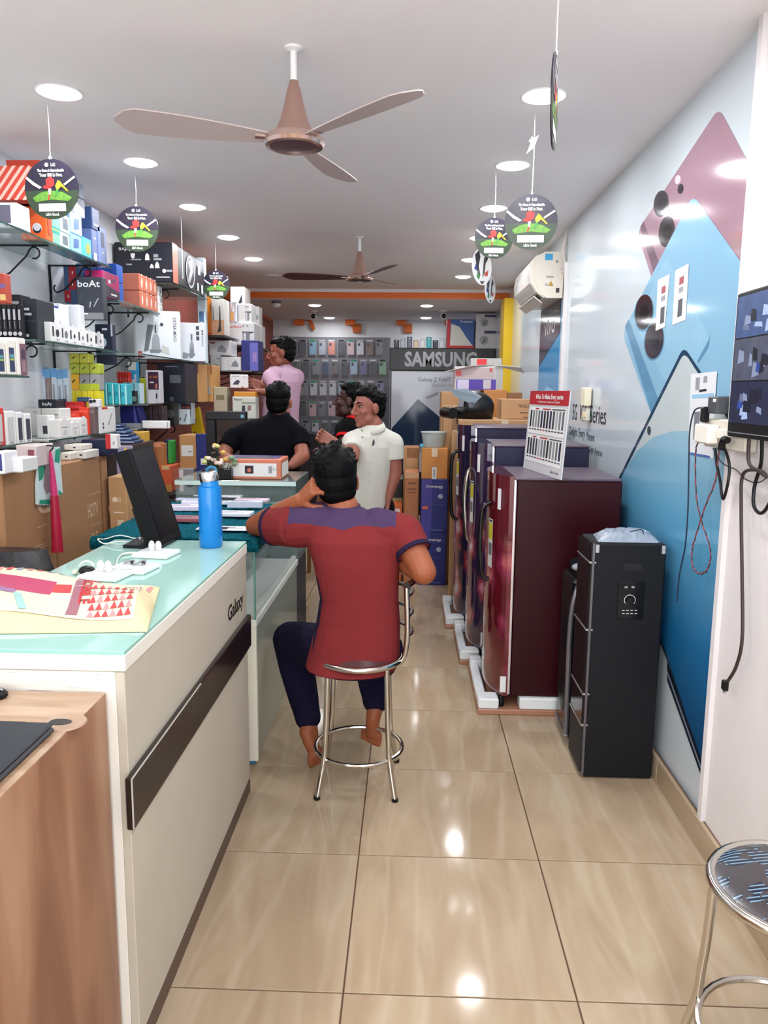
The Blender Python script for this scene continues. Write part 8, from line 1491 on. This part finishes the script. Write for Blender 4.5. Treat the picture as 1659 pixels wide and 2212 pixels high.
# man in black seen from behind
t, so, cf = upright('man in a navy black polo seen from behind at the glass counter', 4.98, (603, 868, 4.98), 1.0, V(.05, 1, -.08), [(585, 1090, .18, .12), (584, 1030, .19, .125), (584, 980, .20, .125), (586, 940, .205, .115), (592, 915, .165, .095), (598, 902, .105, .078), (601, 894, .064, .06)],
    (505, 946, 4.96), [(480, 985, 4.88), (505, 1000, 4.78)], (645, 942, 4.95), [(654, 985, 4.87), (630, 1005, 4.80)], (150, 92, 74), cloth('navy_black', (7, 8, 15)), cloth('black_trousers', (16, 16, 22)), 23, [(-.09, .02), (.09, .0)], sleeve=.55,
    hl=(V(.9, .1, -.2), V(0, 0, -1), 1, .4), hr=(V(-.9, .1, -.2), V(0, 0, -1), -1, .4), vox=.006, collar=cloth('navy_collar', (16, 18, 28)), armr=(.046, .04, .028))
# man in lilac reaching for the iron carton, on a step
ST = .34
t, so, cf = upright('man in a lilac T-shirt lifting a white carton at the far shelves', 6.25, (607, 762, 6.22), 1.0, V(-.96, -.22, -.10), [(604, 945, .16, .12), (604, 900, .155, .12), (606, 860, .155, .12), (608, 825, .165, .118), (609, 806, .150, .10), (609, 794, .098, .078), (609, 786, .062, .06)],
    (585, 815, 6.14), [(606, 851, 6.0), (562, 846, 6.0)], (640, 815, 6.3), [(618, 858, 6.2), (568, 832, 6.14)], (128, 70, 54), cloth('lilac', (186, 152, 172)), cloth('grey_trousers', (60, 58, 66)), 24, [(-.07, .02), (.08, .0)], zfloor=ST, sleeve=.6,
    hl=(V(-1, -.05, .12), V(.1, 0, 1), 1, .22, .25), hr=(V(-.95, -.1, .15), V(-.1, -1, .2), -1, .35, .2), vox=.0062)
c = t.location; t = thing('step_stool', 'low wooden step under the man in lilac', 'step stool', (c.x, 6.25, 0))
b = MB(); b.box(c.x - .26, 6.05, ST - .03, c.x + .24, 6.45, ST - .0005, .004); b.build('tread', M_cb3, t)
for sx in (-.24, .2):
    for sy in (6.07, 6.40): b = MB(); b.box(c.x + sx, sy, 0.001, c.x + sx + .03, sy + .03, ST - .03); b.build('leg', M_cb3, t)
yq = 5.955; q0, q1 = Yx(494, 825, yq), Yx(516, 825, yq)
carton('held_carton', 'white iron carton held up by the man in lilac', 'box', (q0.x, yq, Yx(510, 838, yq).z), (q1.x + .06, yq + .12, Yx(510, 809, yq).z), C((216, 212, 214)), [('q', 'N', [(.15, .25), (.45, .25), (.55, .5), (.4, .62), (.2, .4)], C((50, 40, 60))), ('p', 'N', .1, .85, .5, .9, G_), ('p', 'N', .62, .0, .64, 1, C((236, 236, 236))), ('p', 'N', .7, .8, .9, .85, G_)], rz=.2)
